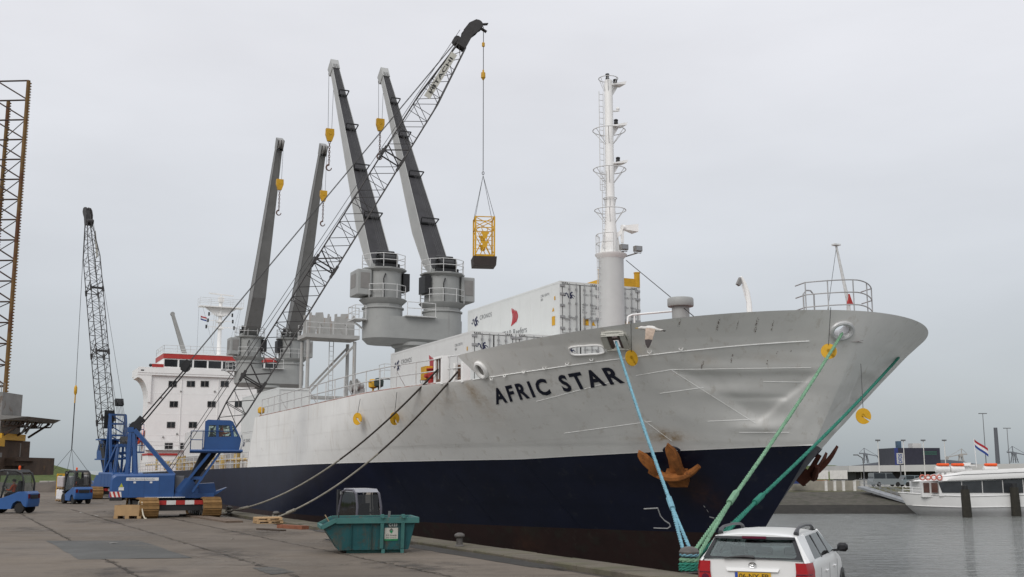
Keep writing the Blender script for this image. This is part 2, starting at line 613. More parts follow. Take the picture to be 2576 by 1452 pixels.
# crumbled joints, cracks and oil stains
def ragged(name, col, scale=3.0, lo=.42, hi=.6, mx_=.8, rough=.7):
    m = pm(name, col, rough=rough, var=.3, vs=4, spec=.2)
    nt = m.node_tree; b = nt.nodes['Principled BSDF']; out = nt.nodes['Material Output']
    geo = nt.nodes.new('ShaderNodeNewGeometry')
    nz = nt.nodes.new('ShaderNodeTexNoise'); nz.inputs['Scale'].default_value = scale; nz.inputs['Detail'].default_value = 8; nz.inputs['Roughness'].default_value = .68
    mr = nt.nodes.new('ShaderNodeMapRange'); mr.inputs['From Min'].default_value = lo; mr.inputs['From Max'].default_value = hi; mr.inputs['To Max'].default_value = mx_
    at = nt.nodes.new('ShaderNodeAttribute'); at.attribute_name = 'soft'
    ml = nt.nodes.new('ShaderNodeMath'); ml.operation = 'MULTIPLY'
    tr = nt.nodes.new('ShaderNodeBsdfTransparent'); mx = nt.nodes.new('ShaderNodeMixShader')
    nt.links.new(geo.outputs['Position'], nz.inputs['Vector']); nt.links.new(nz.outputs['Fac'], mr.inputs['Value'])
    nt.links.new(mr.outputs[0], ml.inputs[0]); nt.links.new(at.outputs['Fac'], ml.inputs[1])
    nt.links.new(ml.outputs[0], mx.inputs[0]); nt.links.new(tr.outputs[0], mx.inputs[1]); nt.links.new(b.outputs[0], mx.inputs[2]); nt.links.new(mx.outputs[0], out.inputs[0])
    return m
def soft_patch(name, t0, t1, n0, n1, mat, z=.012, k=28):
    """flat patch whose edge fades: centre value 1, rim value 0"""
    mb = MB()
    ct, cn = (t0 + t1) / 2, (n0 + n1) / 2
    rings = [0.001, .35, .7, 1.0]
    rows = [[Q(ct + math.cos(2 * math.pi * i / k) * (t1 - t0) / 2 * f, cn + math.sin(2 * math.pi * i / k) * (n1 - n0) / 2 * f, z) for i in range(k)] for f in rings]
    mb.grid(rows, close=True)
    o = mb.build(name, mat, quay)
    a = o.data.attributes.new('soft', 'FLOAT', 'POINT')
    a.data.foreach_set('value', [f for f in (1.0, .9, .55, 0.0) for _ in range(k)])
    return o
M_OIL = ragged('oil_stain', (.035, .031, .028), 1.1, .42, .64, .58, .55)
M_CRUMB = ragged('crumbled_joint', (.040, .034, .029), 5.0, .44, .60, .9, .85)
M_DUST = ragged('pale_dust', (.24, .215, .185), .9, .45, .68, .55, .9)
for (t0, t1, n0, n1) in ((52, 60, 5, 9), (40, 47, 9.5, 13), (30, 36, 6, 9), (62, 72, 7.5, 11.5), (26, 30, 2.5, 5.5), (47, 53, 2.0, 4.5), (36, 39, 11.5, 13.2), (24, 29, 9.5, 12.5)):
    soft_patch('oil_stain', t0, t1, n0, n1, M_OIL)
for (t0, t1, n0, n1) in ((34, 50, 4, 9), (24, 34, 5, 10), (55, 75, 3, 8), (28, 42, 10, 13.3)):
    soft_patch('dust_patch', t0, t1, n0, n1, M_DUST, .010)
for n_ in (10.55, 7.45, 4.2):
    mb = MB(); L_, R_ = [], []
    t_ = 14.0
    while t_ < 75:
        w0, w1 = abs(rs.gauss(.05, .05)) + .015, abs(rs.gauss(.05, .05)) + .015
        L_.append(Q(t_, n_ - w0, .005)); R_.append(Q(t_, n_ + w1, .005)); t_ += .22
    mb.grid([L_, R_]); o = mb.build('joint_edge', M_CRUMB, quay)
    a = o.data.attributes.new('soft', 'FLOAT', 'POINT'); a.data.foreach_set('value', [1.0] * len(o.data.vertices))
for (p0, ang, ln) in (((27, 8.2), 1.1, 3.0), ((33, 5.2), -.7, 3.4), ((41, 11.2), .9, 2.6), ((46, 6.0), 1.3, 3.0), ((24, 11.5), -.5, 2.5)):
    mb = MB(); L_, R_ = [], []
    t_, n_ = p0; a_ = ang
    for k in range(int(ln / .15)):
        a_ = ang + rs.uniform(-.6, .6); t_ += .15 * math.cos(a_); n_ += .15 * math.sin(a_); w = rs.uniform(.006, .02)
        L_.append(Q(t_ - w, n_ + w, .0055)); R_.append(Q(t_ + w, n_ - w, .0055))
    mb.grid([L_, R_]); o = mb.build('crack', M_CRUMB, quay)
    a = o.data.attributes.new('soft', 'FLOAT', 'POINT'); a.data.foreach_set('value', [1.0] * len(o.data.vertices))
# water
def water_mat():
    m = bpy.data.materials.new('harbour_water')
    m.use_nodes = True
    nt = m.node_tree
    b = nt.nodes['Principled BSDF']
    b.inputs['Base Color'].default_value = (0.17, 0.178, 0.168, 1)
    b.inputs['Roughness'].default_value = 0.08
    b.inputs['IOR'].default_value = 1.33
    b.inputs['Specular IOR Level'].default_value = 0.5
    geo = nt.nodes.new('ShaderNodeNewGeometry')
    prev = None
    for sc, dist, st, sx in ((0.7, .42, 1.0, (.5, 1.7, 1)), (2.6, 0.10, 0.9, (.9, 1.9, 1)), (0.08, 0.5, 0.2, (1, 2.5, 1))):
        mp = nt.nodes.new('ShaderNodeMapping')
        mp.inputs['Scale'].default_value = sx
        mp.inputs['Rotation'].default_value = (0, 0, R(12))
        nt.links.new(geo.outputs['Position'], mp.inputs['Vector'])
        n = nt.nodes.new('ShaderNodeTexNoise')
        n.inputs['Scale'].default_value = sc
        n.inputs['Detail'].default_value = 4
        n.inputs['Distortion'].default_value = 0.6
        nt.links.new(mp.outputs[0], n.inputs['Vector'])
        bp = nt.nodes.new('ShaderNodeBump')
        bp.inputs['Strength'].default_value = st
        bp.inputs['Distance'].default_value = dist
        nt.links.new(n.outputs['Fac'], bp.inputs['Height'])
        if prev: nt.links.new(prev, bp.inputs['Normal'])
        prev = bp.outputs[0]
    nt.links.new(prev, b.inputs['Normal'])
    return m
mb = MB()
mb._add([(-3500, -300, WATER), (3500, -300, WATER), (3500, 6000, WATER), (-3500, 6000, WATER)], [(0, 1, 2, 3)])
tag(mb.build('water', water_mat()), 'rippled grey harbour water', kind='structure')
# ------------------------------------------------------------------ the ship: frame and hull form
PHS = R(25.5)
SA = Vector((-math.sin(PHS), math.cos(PHS), 0))      # aft
SN = Vector((math.cos(PHS), math.sin(PHS), 0))       # to port, away from the quay
SHIP_O = SN * 28.2 + SA * 28.9
ship = thing('cargo_ship', 'grey and navy refrigerated cargo ship AFRIC STAR moored along the quay', 'ship', SHIP_O, math.atan2(SA.y, SA.x))
def S(a, y, z):
    """ship coordinates (aft of the bow, to starboard, up) to the world"""
    return SHIP_O + SA * a - SN * y + Vector((0, 0, z))
def to_ship(p):
    d = p - SHIP_O
    return d.dot(SA), -d.dot(SN), p.z
HB = 11.8
STEM = [(-4, 10.6), (-2.2, 9.2), (0.2, 6.8), (3.5, 3.65), (5.5, 2.2), (7.15, 1.15), (8.06, 0.6), (9, 0.1)]
LEN = [(-4, 38), (0, 33), (3.4, 28), (6, 23), (8, 20.5)]
PEX = [(-4, 2.0), (0, 2.0), (3.4, 2.1), (8, 2.4)]
QEX = [(-4, 1.05), (0, 1.0), (3.4, 0.86), (6, 0.72), (7.15, .63), (8.06, 0.53)]
def z_deck(a):
    return 5.94 + 0.26 * max(0.0, 1 - a / 46.0) + 0.95 * max(0.0, 1 - a / 14.0) ** 1.4
def z_top(a):
    return 8.06 - 0.07 * a
def z_navy(a):
    return 3.50 - 0.045 * min(a, 14) - 0.0080 * max(0.0, a - 14)
Z_RED = -0.12
DENTS = []        # (a, z, ra, rz, depth)
CREASES = []      # folds in the plating: segments in (aft, up) with width and depth
TRI = []          # pushed-in triangular panel
def seg_d(p, a, b):
    ax, ay, bx, by = a[0], a[1], b[0], b[1]
    dx, dy = bx - ax, by - ay
    t = max(0.0, min(1.0, ((p[0] - ax) * dx + (p[1] - ay) * dy) / (dx * dx + dy * dy)))
    return math.hypot(p[0] - ax - t * dx, p[1] - ay - t * dy)
def fold(a, z):
    h = 0.0
    for (p, q, w, dep) in CREASES:
        d = seg_d((a, z), p, q)
        if d < w: h += dep * (1 - d / w)
    if TRI:
        s = [(TRI[(k + 1) % 3][0] - TRI[k][0]) * (z - TRI[k][1]) - (TRI[(k + 1) % 3][1] - TRI[k][1]) * (a - TRI[k][0]) for k in range(3)]
        if all(v > 0 for v in s) or all(v < 0 for v in s):
            d = min(seg_d((a, z), TRI[k], TRI[(k + 1) % 3]) for k in range(3))
            h += .125 * min(1.0, d / .13)
    return h
def H(a, z, dent=True):
    a0 = table(STEM, z)
    if a <= a0:
        return 0.0
    L = table(LEN, z)
    x = min(1.0, (a - a0) / L)
    h = HB * (1 - (1 - x) ** table(PEX, z)) ** table(QEX, z)
    if dent and h > 0.3:
        tot = 0.0
        for (da, dz, ra, rz, dep) in DENTS:
            q = ((a - da) / ra) ** 2 + ((z - dz) / rz) ** 2
            if q < 6:
                tot += .62 * dep * math.exp(-q)
        if a < 14 and z > 3: tot += fold(a, z)
        h -= tot * min(1.0, (h - .3) / 1.1)
    return h
def hull_hit(X, Y):
    """where the line of sight through a picture point meets the hull: (aft, starboard, up)"""
    o, d = Vector((0, 0, EYE)), ray(X, Y)
    s, step = 25.0, 0.1
    while s < 200:
        a, y, z = to_ship(o + d * s)
        if abs(y) <= H(a, z):
            lo, hi = s - step, s
            for _ in range(18):
                m = (lo + hi) / 2
                a, y, z = to_ship(o + d * m)
                if abs(y) <= H(a, z): hi = m
                else: lo = m
            a, y, z = to_ship(o + d * hi)
            return a, math.copysign(H(a, z), y), z
        s += step
    raise ValueError('no hull at %s' % ((X, Y),))
def hull_n(a, z, side=1):
    e = 0.03
    dA = Vector((2 * e, side * (H(a + e, z, False) - H(a - e, z, False)), 0))
    dZ = Vector((0, side * (H(a, z + e, False) - H(a, z - e, False)), 2 * e))
    n = dA.cross(dZ).normalized()
    if n.y * side < 0: n = -n
    return n
# buckled plating on the bow flare
_d = [(1905, 1035, .75, .36, .26), (1905, 1078, .55, .18, -.16), (1830, 985, .9, .22, -.16), (1760, 975, .45, .8, .10), (2010, 985, .6, .5, .18), (1960, 1075, .6, .25, -.12),
      (2085, 1000, .5, .4, .18), (1850, 900, .9, .22, .09), (1990, 880, .7, .2, .10), (1640, 1000, .30, 1.3, .045), (1560, 1040, .3, 1.2, .04), (1800, 925, .5, .18, -.08),
      (1450, 1000, .35, 1.4, .05), (1380, 1060, .4, 1.2, -.04), (1720, 1050, .5, .4, -.09), (2120, 940, .4, .3, -.12), (2045, 1045, .35, .3, -.12), (1690, 905, .6, .25, -.06),
      (1500, 900, .8, .3, .03), (1320, 960, .8, .4, -.03), (2010, 925, .8, .12, -.07), (1870, 940, 1.0, .10, -.06)]
for (X, Y, ra, rz, dep) in _d:
    a, y, z = hull_hit(X, Y)
    DENTS.append((a, z, ra, rz, dep))
_h = lambda X, Y: (lambda v: (v[0], v[2]))(hull_hit(X, Y))
_t = [_h(1700, 934), _h(2085, 934), _h(1903, 1068)]
_c = [(_h(1640, 880), _h(1700, 934), .16, .035), (_h(1780, 940), _h(1840, 1000), .12, .05), (_h(1840, 1000), _h(1965, 1000), .12, .06), (_h(1965, 1000), _h(2030, 945), .12, .05),
      (_h(1560, 1000), _h(1640, 1110), .14, .03), (_h(1500, 1000), _h(1570, 1110), .14, .025), (_h(1420, 1000), _h(1480, 1115), .14, .02), (_h(2040, 1010), _h(1990, 1085), .12, .05)]
TRI.extend(_t); CREASES.extend(_c)
rd = random.Random(11)
for k in range(60):      # shallow hollows between the frames
    DENTS.append((3 + 0.85 * rd.randrange(0, 50), rd.uniform(3.4, 6.6), 0.28, rd.uniform(.4, 1.0), rd.uniform(.004, .014)))

M_HGREY = pm('hull_grey_paint', (0.76, 0.75, 0.725), rough=0.58, var=0.06, vs=0.7, stain=((0.50, 0.47, 0.42), 0.60, 1.1, 0.5), streak=((0.52, 0.475, 0.41), 0.57, 2.6, 0.4), bump=0.08, bs=3)
M_HNAVY = pm('hull_navy_paint', (0.0075, 0.0100, 0.026), rough=0.46, var=0.25, vs=0.6, stain=((0.032, 0.034, 0.042), 0.60, 1.5, 0.6), streak=((0.03, 0.026, 0.028), 0.60, 3.0, 0.5), spec=0.3)
M_HRED = pm('hull_boot_topping', (0.021, 0.0085, 0.0075), rough=0.7, var=0.3, vs=1.2, stain=((0.02, 0.016, 0.012), 0.52, 1.4), streak=((0.055, 0.045, 0.035), 0.60, 2.2, 0.6))
M_DECK = pm('deck_paint', (0.16, 0.06, 0.045), rough=0.8, var=0.2)
M_WHITE = pm('ship_white_paint', (0.82, 0.81, 0.79), rough=0.45, var=0.04, vs=0.8, streak=((0.52, 0.47, 0.40), 0.66, 1.6, 0.4))
M_RAILW = pm('white_rail_paint', (0.55, 0.55, 0.54), rough=0.5, var=0.2, vs=6, stain=((0.22, 0.10, 0.05), 0.68, 5, 0.6))
M_SGREY = pm('ship_grey_paint', (0.31, 0.315, 0.305), rough=0.5, var=0.08, vs=0.9, stain=((0.20, 0.12, 0.07), 0.70, 1.2, 0.6), streak=((0.22, 0.215, 0.205), 0.60, 1.8, 0.4))
M_BLACK = pm('greasy_black', (0.018, 0.018, 0.019), rough=0.5, var=0.3, vs=3)
M_SEAM = pm('weld_seam_paint', (0.93, 0.93, 0.91), rough=0.5, var=0.1)

# hull mesh: stations by distance, rows by height, borders of the paint follow the rows
def hull_rows(side, zf_list, aend, n, power=2.2):
    rows = []
    for (zf, mi) in zf_list:
        row = []
        for i in range(n + 1):
            s = (i / n) ** power
            a = 3.0 + s * 140
            for _ in range(4):
                z = zf(a)
                a0 = table(STEM, z)
                a = a0 + s * (aend(z, a) - a0)
            row.append((a, side * H(a, z), z))
        rows.append(row)
    return rows
lower_z = [(lambda a, k=k: lerp(-4.0, Z_RED, k / 4), 2) for k in range(5)]
navy_z = [(lambda a, k=k: lerp(Z_RED, z_navy(a), k / 10), 1) for k in range(11)]
upper_z = [(lambda a, k=k: lerp(z_navy(a), z_deck(a), k / 56), 0) for k in range(57)]
def end_full(z, a): return 150.0
def end_fc(z, a):
    return 48.0 - 2.0 * (z - 2.65) / 3.3
mb = MB()
for side in (1, -1):
    mb.grid(hull_rows(side, lower_z, end_full, 90), 2)
    mb.grid(hull_rows(side, navy_z, end_full, 90), 1)
    mb.grid(hull_rows(side, upper_z, end_fc, 190), 0)
# transom and the step of the raised deck
mb._add([(150, -HB, -4), (150, HB, -4), (150, HB, z_navy(150)), (150, -HB, z_navy(150))], [(0, 1, 2, 3)], 1)
zb, zd = z_navy(48), z_deck(46)
mb._add([(48, -HB, zb), (48, HB, zb), (46, HB, zd), (46, -HB, zd)], [(0, 1, 2, 3)], 0)
hull = mb.build('hull', [M_HGREY, M_HNAVY, M_HRED], ship, smooth=True, angle=50)
# rust and dirt bled into the paint: soft spots stored on the mesh
SPOTS = [(_h(1672, 1092), .55, .22, .85), (_h(1660, 1105), .9, .10, .6), (_h(1190, 985), .35, .45, .55), (_h(1215, 1020), .6, .9, .28), (_h(1130, 1000), .5, .8, .22), (_h(1760, 1235), .5, .7, .5),
         (_h(1090, 1010), 1.2, .5, .25), (_h(720, 1100), 1.0, 1.2, .12), (_h(1330, 1370), .5, .6, .5), (_h(1940, 900), .5, .15, .25), (_h(1770, 905), .3, .2, .3)]
att = hull.data.attributes.new('rust', 'FLOAT', 'POINT')
vals = []
for v in hull.data.vertices:
    q = 0.0
    if v.co.y > 0:
        for ((a, z), ra, rz, st) in SPOTS:
            e = ((v.co.x - a) / ra) ** 2 + ((v.co.z - z) / rz) ** 2
            if e < 9: q += st * math.exp(-e)
    vals.append(min(1.0, q))
att.data.foreach_set('value', vals)
for m in (M_HGREY, M_HNAVY, M_HRED):
    nt = m.node_tree
    b = nt.nodes['Principled BSDF']
    src = b.inputs['Base Color'].links[0].from_socket
    at = nt.nodes.new('ShaderNodeAttribute'); at.attribute_name = 'rust'
    tc = nt.nodes.new('ShaderNodeTexCoord'); nn_ = nt.nodes.new('ShaderNodeTexNoise')
    nn_.inputs['Scale'].default_value = 3.0; nn_.inputs['Detail'].default_value = 8; nn_.inputs['Roughness'].default_value = .7
    nt.links.new(tc.outputs['Object'], nn_.inputs['Vector'])
    mr = nt.nodes.new('ShaderNodeMapRange'); mr.inputs['From Min'].default_value = .3; mr.inputs['From Max'].default_value = .62
    nt.links.new(nn_.outputs['Fac'], mr.inputs['Value'])
    ml = nt.nodes.new('ShaderNodeMath'); ml.operation = 'MULTIPLY'
    nt.links.new(at.outputs['Fac'], ml.inputs[0]); nt.links.new(mr.outputs[0], ml.inputs[1])
    mx = nt.nodes.new('ShaderNodeMix'); mx.data_type = 'RGBA'
    nt.links.new(ml.outputs[0], mx.inputs['Factor']); nt.links.new(src, mx.inputs['A'])
    mx.inputs['B'].default_value = (.33, .21, .085, 1) if m is M_HGREY else (.09, .035, .015, 1)
    nt.links.new(mx.outputs['Result'], b.inputs['Base Color'])
# decks
mb = MB()
xs = [0.9 + 0.3 * k for k in range(12)] + [5 + 2.0 * k for k in range(21)]
mb.grid([[(a, -H(a, z_deck(a) - .05, False) + .02, z_deck(a) - .05) for a in xs], [(a, H(a, z_deck(a) - .05, False) - .02, z_deck(a) - .05) for a in xs]])
mb._add([(47.5, -HB + .02, zb - .03), (47.5, HB - .02, zb - .03), (150, HB - .02, z_navy(150) - .03), (150, -HB + .02, z_navy(150) - .03)], [(0, 1, 2, 3)])
mb.build('deck', M_DECK, ship)
# forecastle bulwark: closed plate with thickness
BW_END = 13.2
# openings through the bulwark: (aft, up, half length, half height)
HOLES = []
for X_, Y_, ra_, rz_ in ((2118, 832, .34, .26), (1551, 858, .36, .30), (1476, 880, .66, .17)):
    a_, y_, zz_ = hull_hit(X_, Y_)
    HOLES.append((a_, zz_, ra_, rz_))
def bw_row(side, f, off):
    row = []
    n = 320
    for i in range(n + 1):
        s = (i / n) ** 1.7
        a = 0.5
        for _ in range(4):
            z = lerp(z_deck(a), z_top(a), f)
            a0 = table(STEM, z)
            a = a0 + s * (lerp(12.6, BW_END, f) - a0)
        h = max(0.0, H(a, z) - off)
        row.append((a + off * (1.0 if s < 0.02 else 0.0), side * h, z))
    return row
mb = MB()
for side in (1, -1):
    fs_ = [k / 26 for k in range(27)]
    mb.grid([bw_row(side, f, 0) for f in fs_])
    mb.grid([bw_row(side, f, 0.09) for f in fs_])
    mb.grid([bw_row(side, 1.0, 0), bw_row(side, 1.0, 0.09)])
    e0, e1 = [bw_row(side, f, 0)[-1] for f in fs_], [bw_row(side, f, .09)[-1] for f in fs_]
    mb.grid([e0, e1])
def in_hole(f):
    c = sum((Vector(mb.v[i]) for i in f), Vector()) / len(f)
    if c.y < 0: return False
    for (a, z, ra, rz) in HOLES:
        # holes near the stem are measured along the girth, the others along the ship
        d = (c.y - H(a, z)) / ra if a < 1.5 else (c.x - a) / ra
        if d * d + ((c.z - z) / rz) ** 2 < 1.0: return True
    return False
mb.f = [f for f in mb.f if not in_hole(f)]
mb.m = [0] * len(mb.f)
bulwark = mb.build('bulwark', M_HGREY, ship, smooth=True, angle=50)
# weld seams and the forecastle deck line: thin raised strips lying on the plating
def hull_strip(mb, pts, w=0.02, off=0.012, side=1):
    """pts (a, z) -> raised ribbon on the hull"""
    top, bot = [], []
    for (a, z) in pts:
        n = hull_n(a, z, side)
        c = Vector((a, side * H(a, z), z)) + n * off
        ut = (Vector((0, 0, 1)) - n * n.z).normalized()
        top.append(c + ut * (w / 2)); bot.append(c - ut * (w / 2))
    mb.grid([bot, top])
def px_line(p0, p1, n=14):
    out = []
    for k in range(n + 1):
        t = k / n
        a, y, z = hull_hit(lerp(p0[0], p1[0], t), lerp(p0[1], p1[1], t))
        out.append((a, z))
    return out
mb = MB()
ln = [((i / 80) ** 2.0) * 9.6 + 1.75 for i in range(88)]
mb.path([Vector((a, H(a, z_deck(a)), z_deck(a))) + hull_n(a, z_deck(a)) * .006 for a in ln], .017, 6)
hull_strip(mb, [(a, z_navy(a) + .012) for a in [3.75 + 0.5 * k for k in range(84)]], 0.03, 0.012)
for p0, p1 in (((1690, 930), (2040, 925)), ((1600, 945), (1690, 930)), ((1920, 960), (2040, 962)), ((1860, 1088), (1985, 1088)), ((1350, 1010), (1560, 955)),
               ((1660, 990), (1770, 975)), ((1780, 1060), (1900, 1055)), ((1420, 1090), (1640, 1060)), ((1690, 932), (1902, 1066)), ((1620, 1058), (1690, 1110))):
    mb.path([Vector((a, H(a, z), z)) + hull_n(a, z) * .002 for a, z in px_line(p0, p1)], .010, 5)
mb.build('weld_seam', M_SEAM, hull)
mb = MB()        # fainter seams in the paint's own colour
for zf in (.22, .5, .76):
    hull_strip(mb, [(a, lerp(z_navy(a), z_deck(a), zf)) for a in [6.5 + .5 * k for k in range(80)]], .012, .008)
for a in [10 + 4.2 * k for k in range(9)]:
    pts = [(a, lerp(z_navy(a) + .05, z_deck(a) - .05, k / 12)) for k in range(13)]
    L_, R_ = [], []
    for (aa, z) in pts:
        n = hull_n(aa, z); c = Vector((aa, H(aa, z), z)) + n * .008
        L_.append(c + Vector((.006, 0, 0))); R_.append(c - Vector((.006, 0, 0)))
    mb.grid([L_, R_])
mb.build('weld_seam', M_HGREY, hull)
mb = MB()
for zf in (.33, .68):
    hull_strip(mb, [(a, lerp(Z_RED, z_navy(a), zf)) for a in [9.5 + .5 * k for k in range(120)]], .014, .010)
for a in [14 + 4.2 * k for k in range(14)]:
    pts = [(a, lerp(Z_RED, z_navy(a) - .05, k / 12)) for k in range(13)]
    L_, R_ = [], []
    for (aa, z) in pts:
        n = hull_n(aa, z); c = Vector((aa, H(aa, z), z)) + n * .010
        L_.append(c + Vector((.007, 0, 0))); R_.append(c - Vector((.007, 0, 0)))
    mb.grid([L_, R_])
mb.build('weld_seam', M_HNAVY, hull)
# name on the bow
M_NAVYT = pm('name_paint', (0.010, 0.012, 0.028), rough=0.45, var=0.15)
def name_map():
    b0, b1 = hull_hit(1249, 1018), hull_hit(1573, 963)
    t0, t1 = hull_hit(1237, 978), hull_hit(1547, 920)
    def fn(u, v):
        a = lerp(lerp(b0[0], b1[0], u), lerp(t0[0], t1[0], u), v)
        z = lerp(lerp(b0[2], b1[2], u), lerp(t0[2], t1[2], u), v)
        n = hull_n(a, z)
        return Vector((a, H(a, z), z)) + n * 0.02
    return fn
lettering('name_lettering', 'AFRIC STAR', name_map(), M_NAVYT, hull, bold=0.034, space=1.36)
# ------------------------------------------------------------------ ship: fittings
def pa(X, Y, a):
    """picture point on the cross-ship plane at distance a from the bow -> (starboard, up)"""
    return to_ship(on_plane(X, Y, S(a, 0, 0), SA))[1:]
def py(X, Y, y):
    """picture point on the fore-and-aft plane y to starboard -> (aft, up)"""
    a, _, z = to_ship(on_plane(X, Y, S(0, y, 0), SN))
    return a, z
M_GLASSD = pm('dark_window_glass', (0.012, 0.014, 0.016), rough=0.08, var=0.2, spec=0.6)
M_WFRAME = pm('window_frame_grey', (0.22, 0.21, 0.20), rough=0.6)
M_REDP = pm('signal_red_paint', (0.40, 0.035, 0.03), rough=0.5, var=0.1)
M_YEL = pm('chrome_yellow_paint', (0.55, 0.30, 0.012), rough=0.5, var=0.15, vs=3, stain=((0.25, 0.12, 0.02), 0.66, 4, 0.6))
M_WIRE = pm('steel_wire', (0.045, 0.045, 0.045), rough=0.5, metal=0.3, var=0.2)
M_JSIDE = pm('jib_side_paint', (0.36, 0.362, 0.352), rough=0.5, var=0.08, vs=0.7, stain=((0.22, 0.14, 0.09), 0.70, 1.4, 0.6), streak=((0.28, 0.27, 0.255), 0.60, 1.2, 0.4))
M_JDARK = pm('shaded_jib_grey', (0.215, 0.215, 0.21), rough=0.55, var=0.12, vs=0.7, stain=((0.10, 0.085, 0.07), 0.62, 1.4, 0.6), streak=((0.13, 0.125, 0.12), 0.58, 1.2, 0.4))  # jib grey darkened: shade on the forward-pointing jibs painted in, plus stains
M_JTOP = pm('greased_jib_top', (0.030, 0.029, 0.032), rough=0.6, var=0.35, vs=1.2, stain=((0.10, 0.095, 0.09), 0.66, 2.5, 0.5))
M_RUSTG = pm('rust_streaked_grey', (0.36, 0.355, 0.34), rough=0.6, var=0.12, stain=((0.24, 0.11, 0.045), 0.60, 1.0, 0.75), streak=((0.26, 0.13, 0.06), 0.58, 1.5, 0.6))

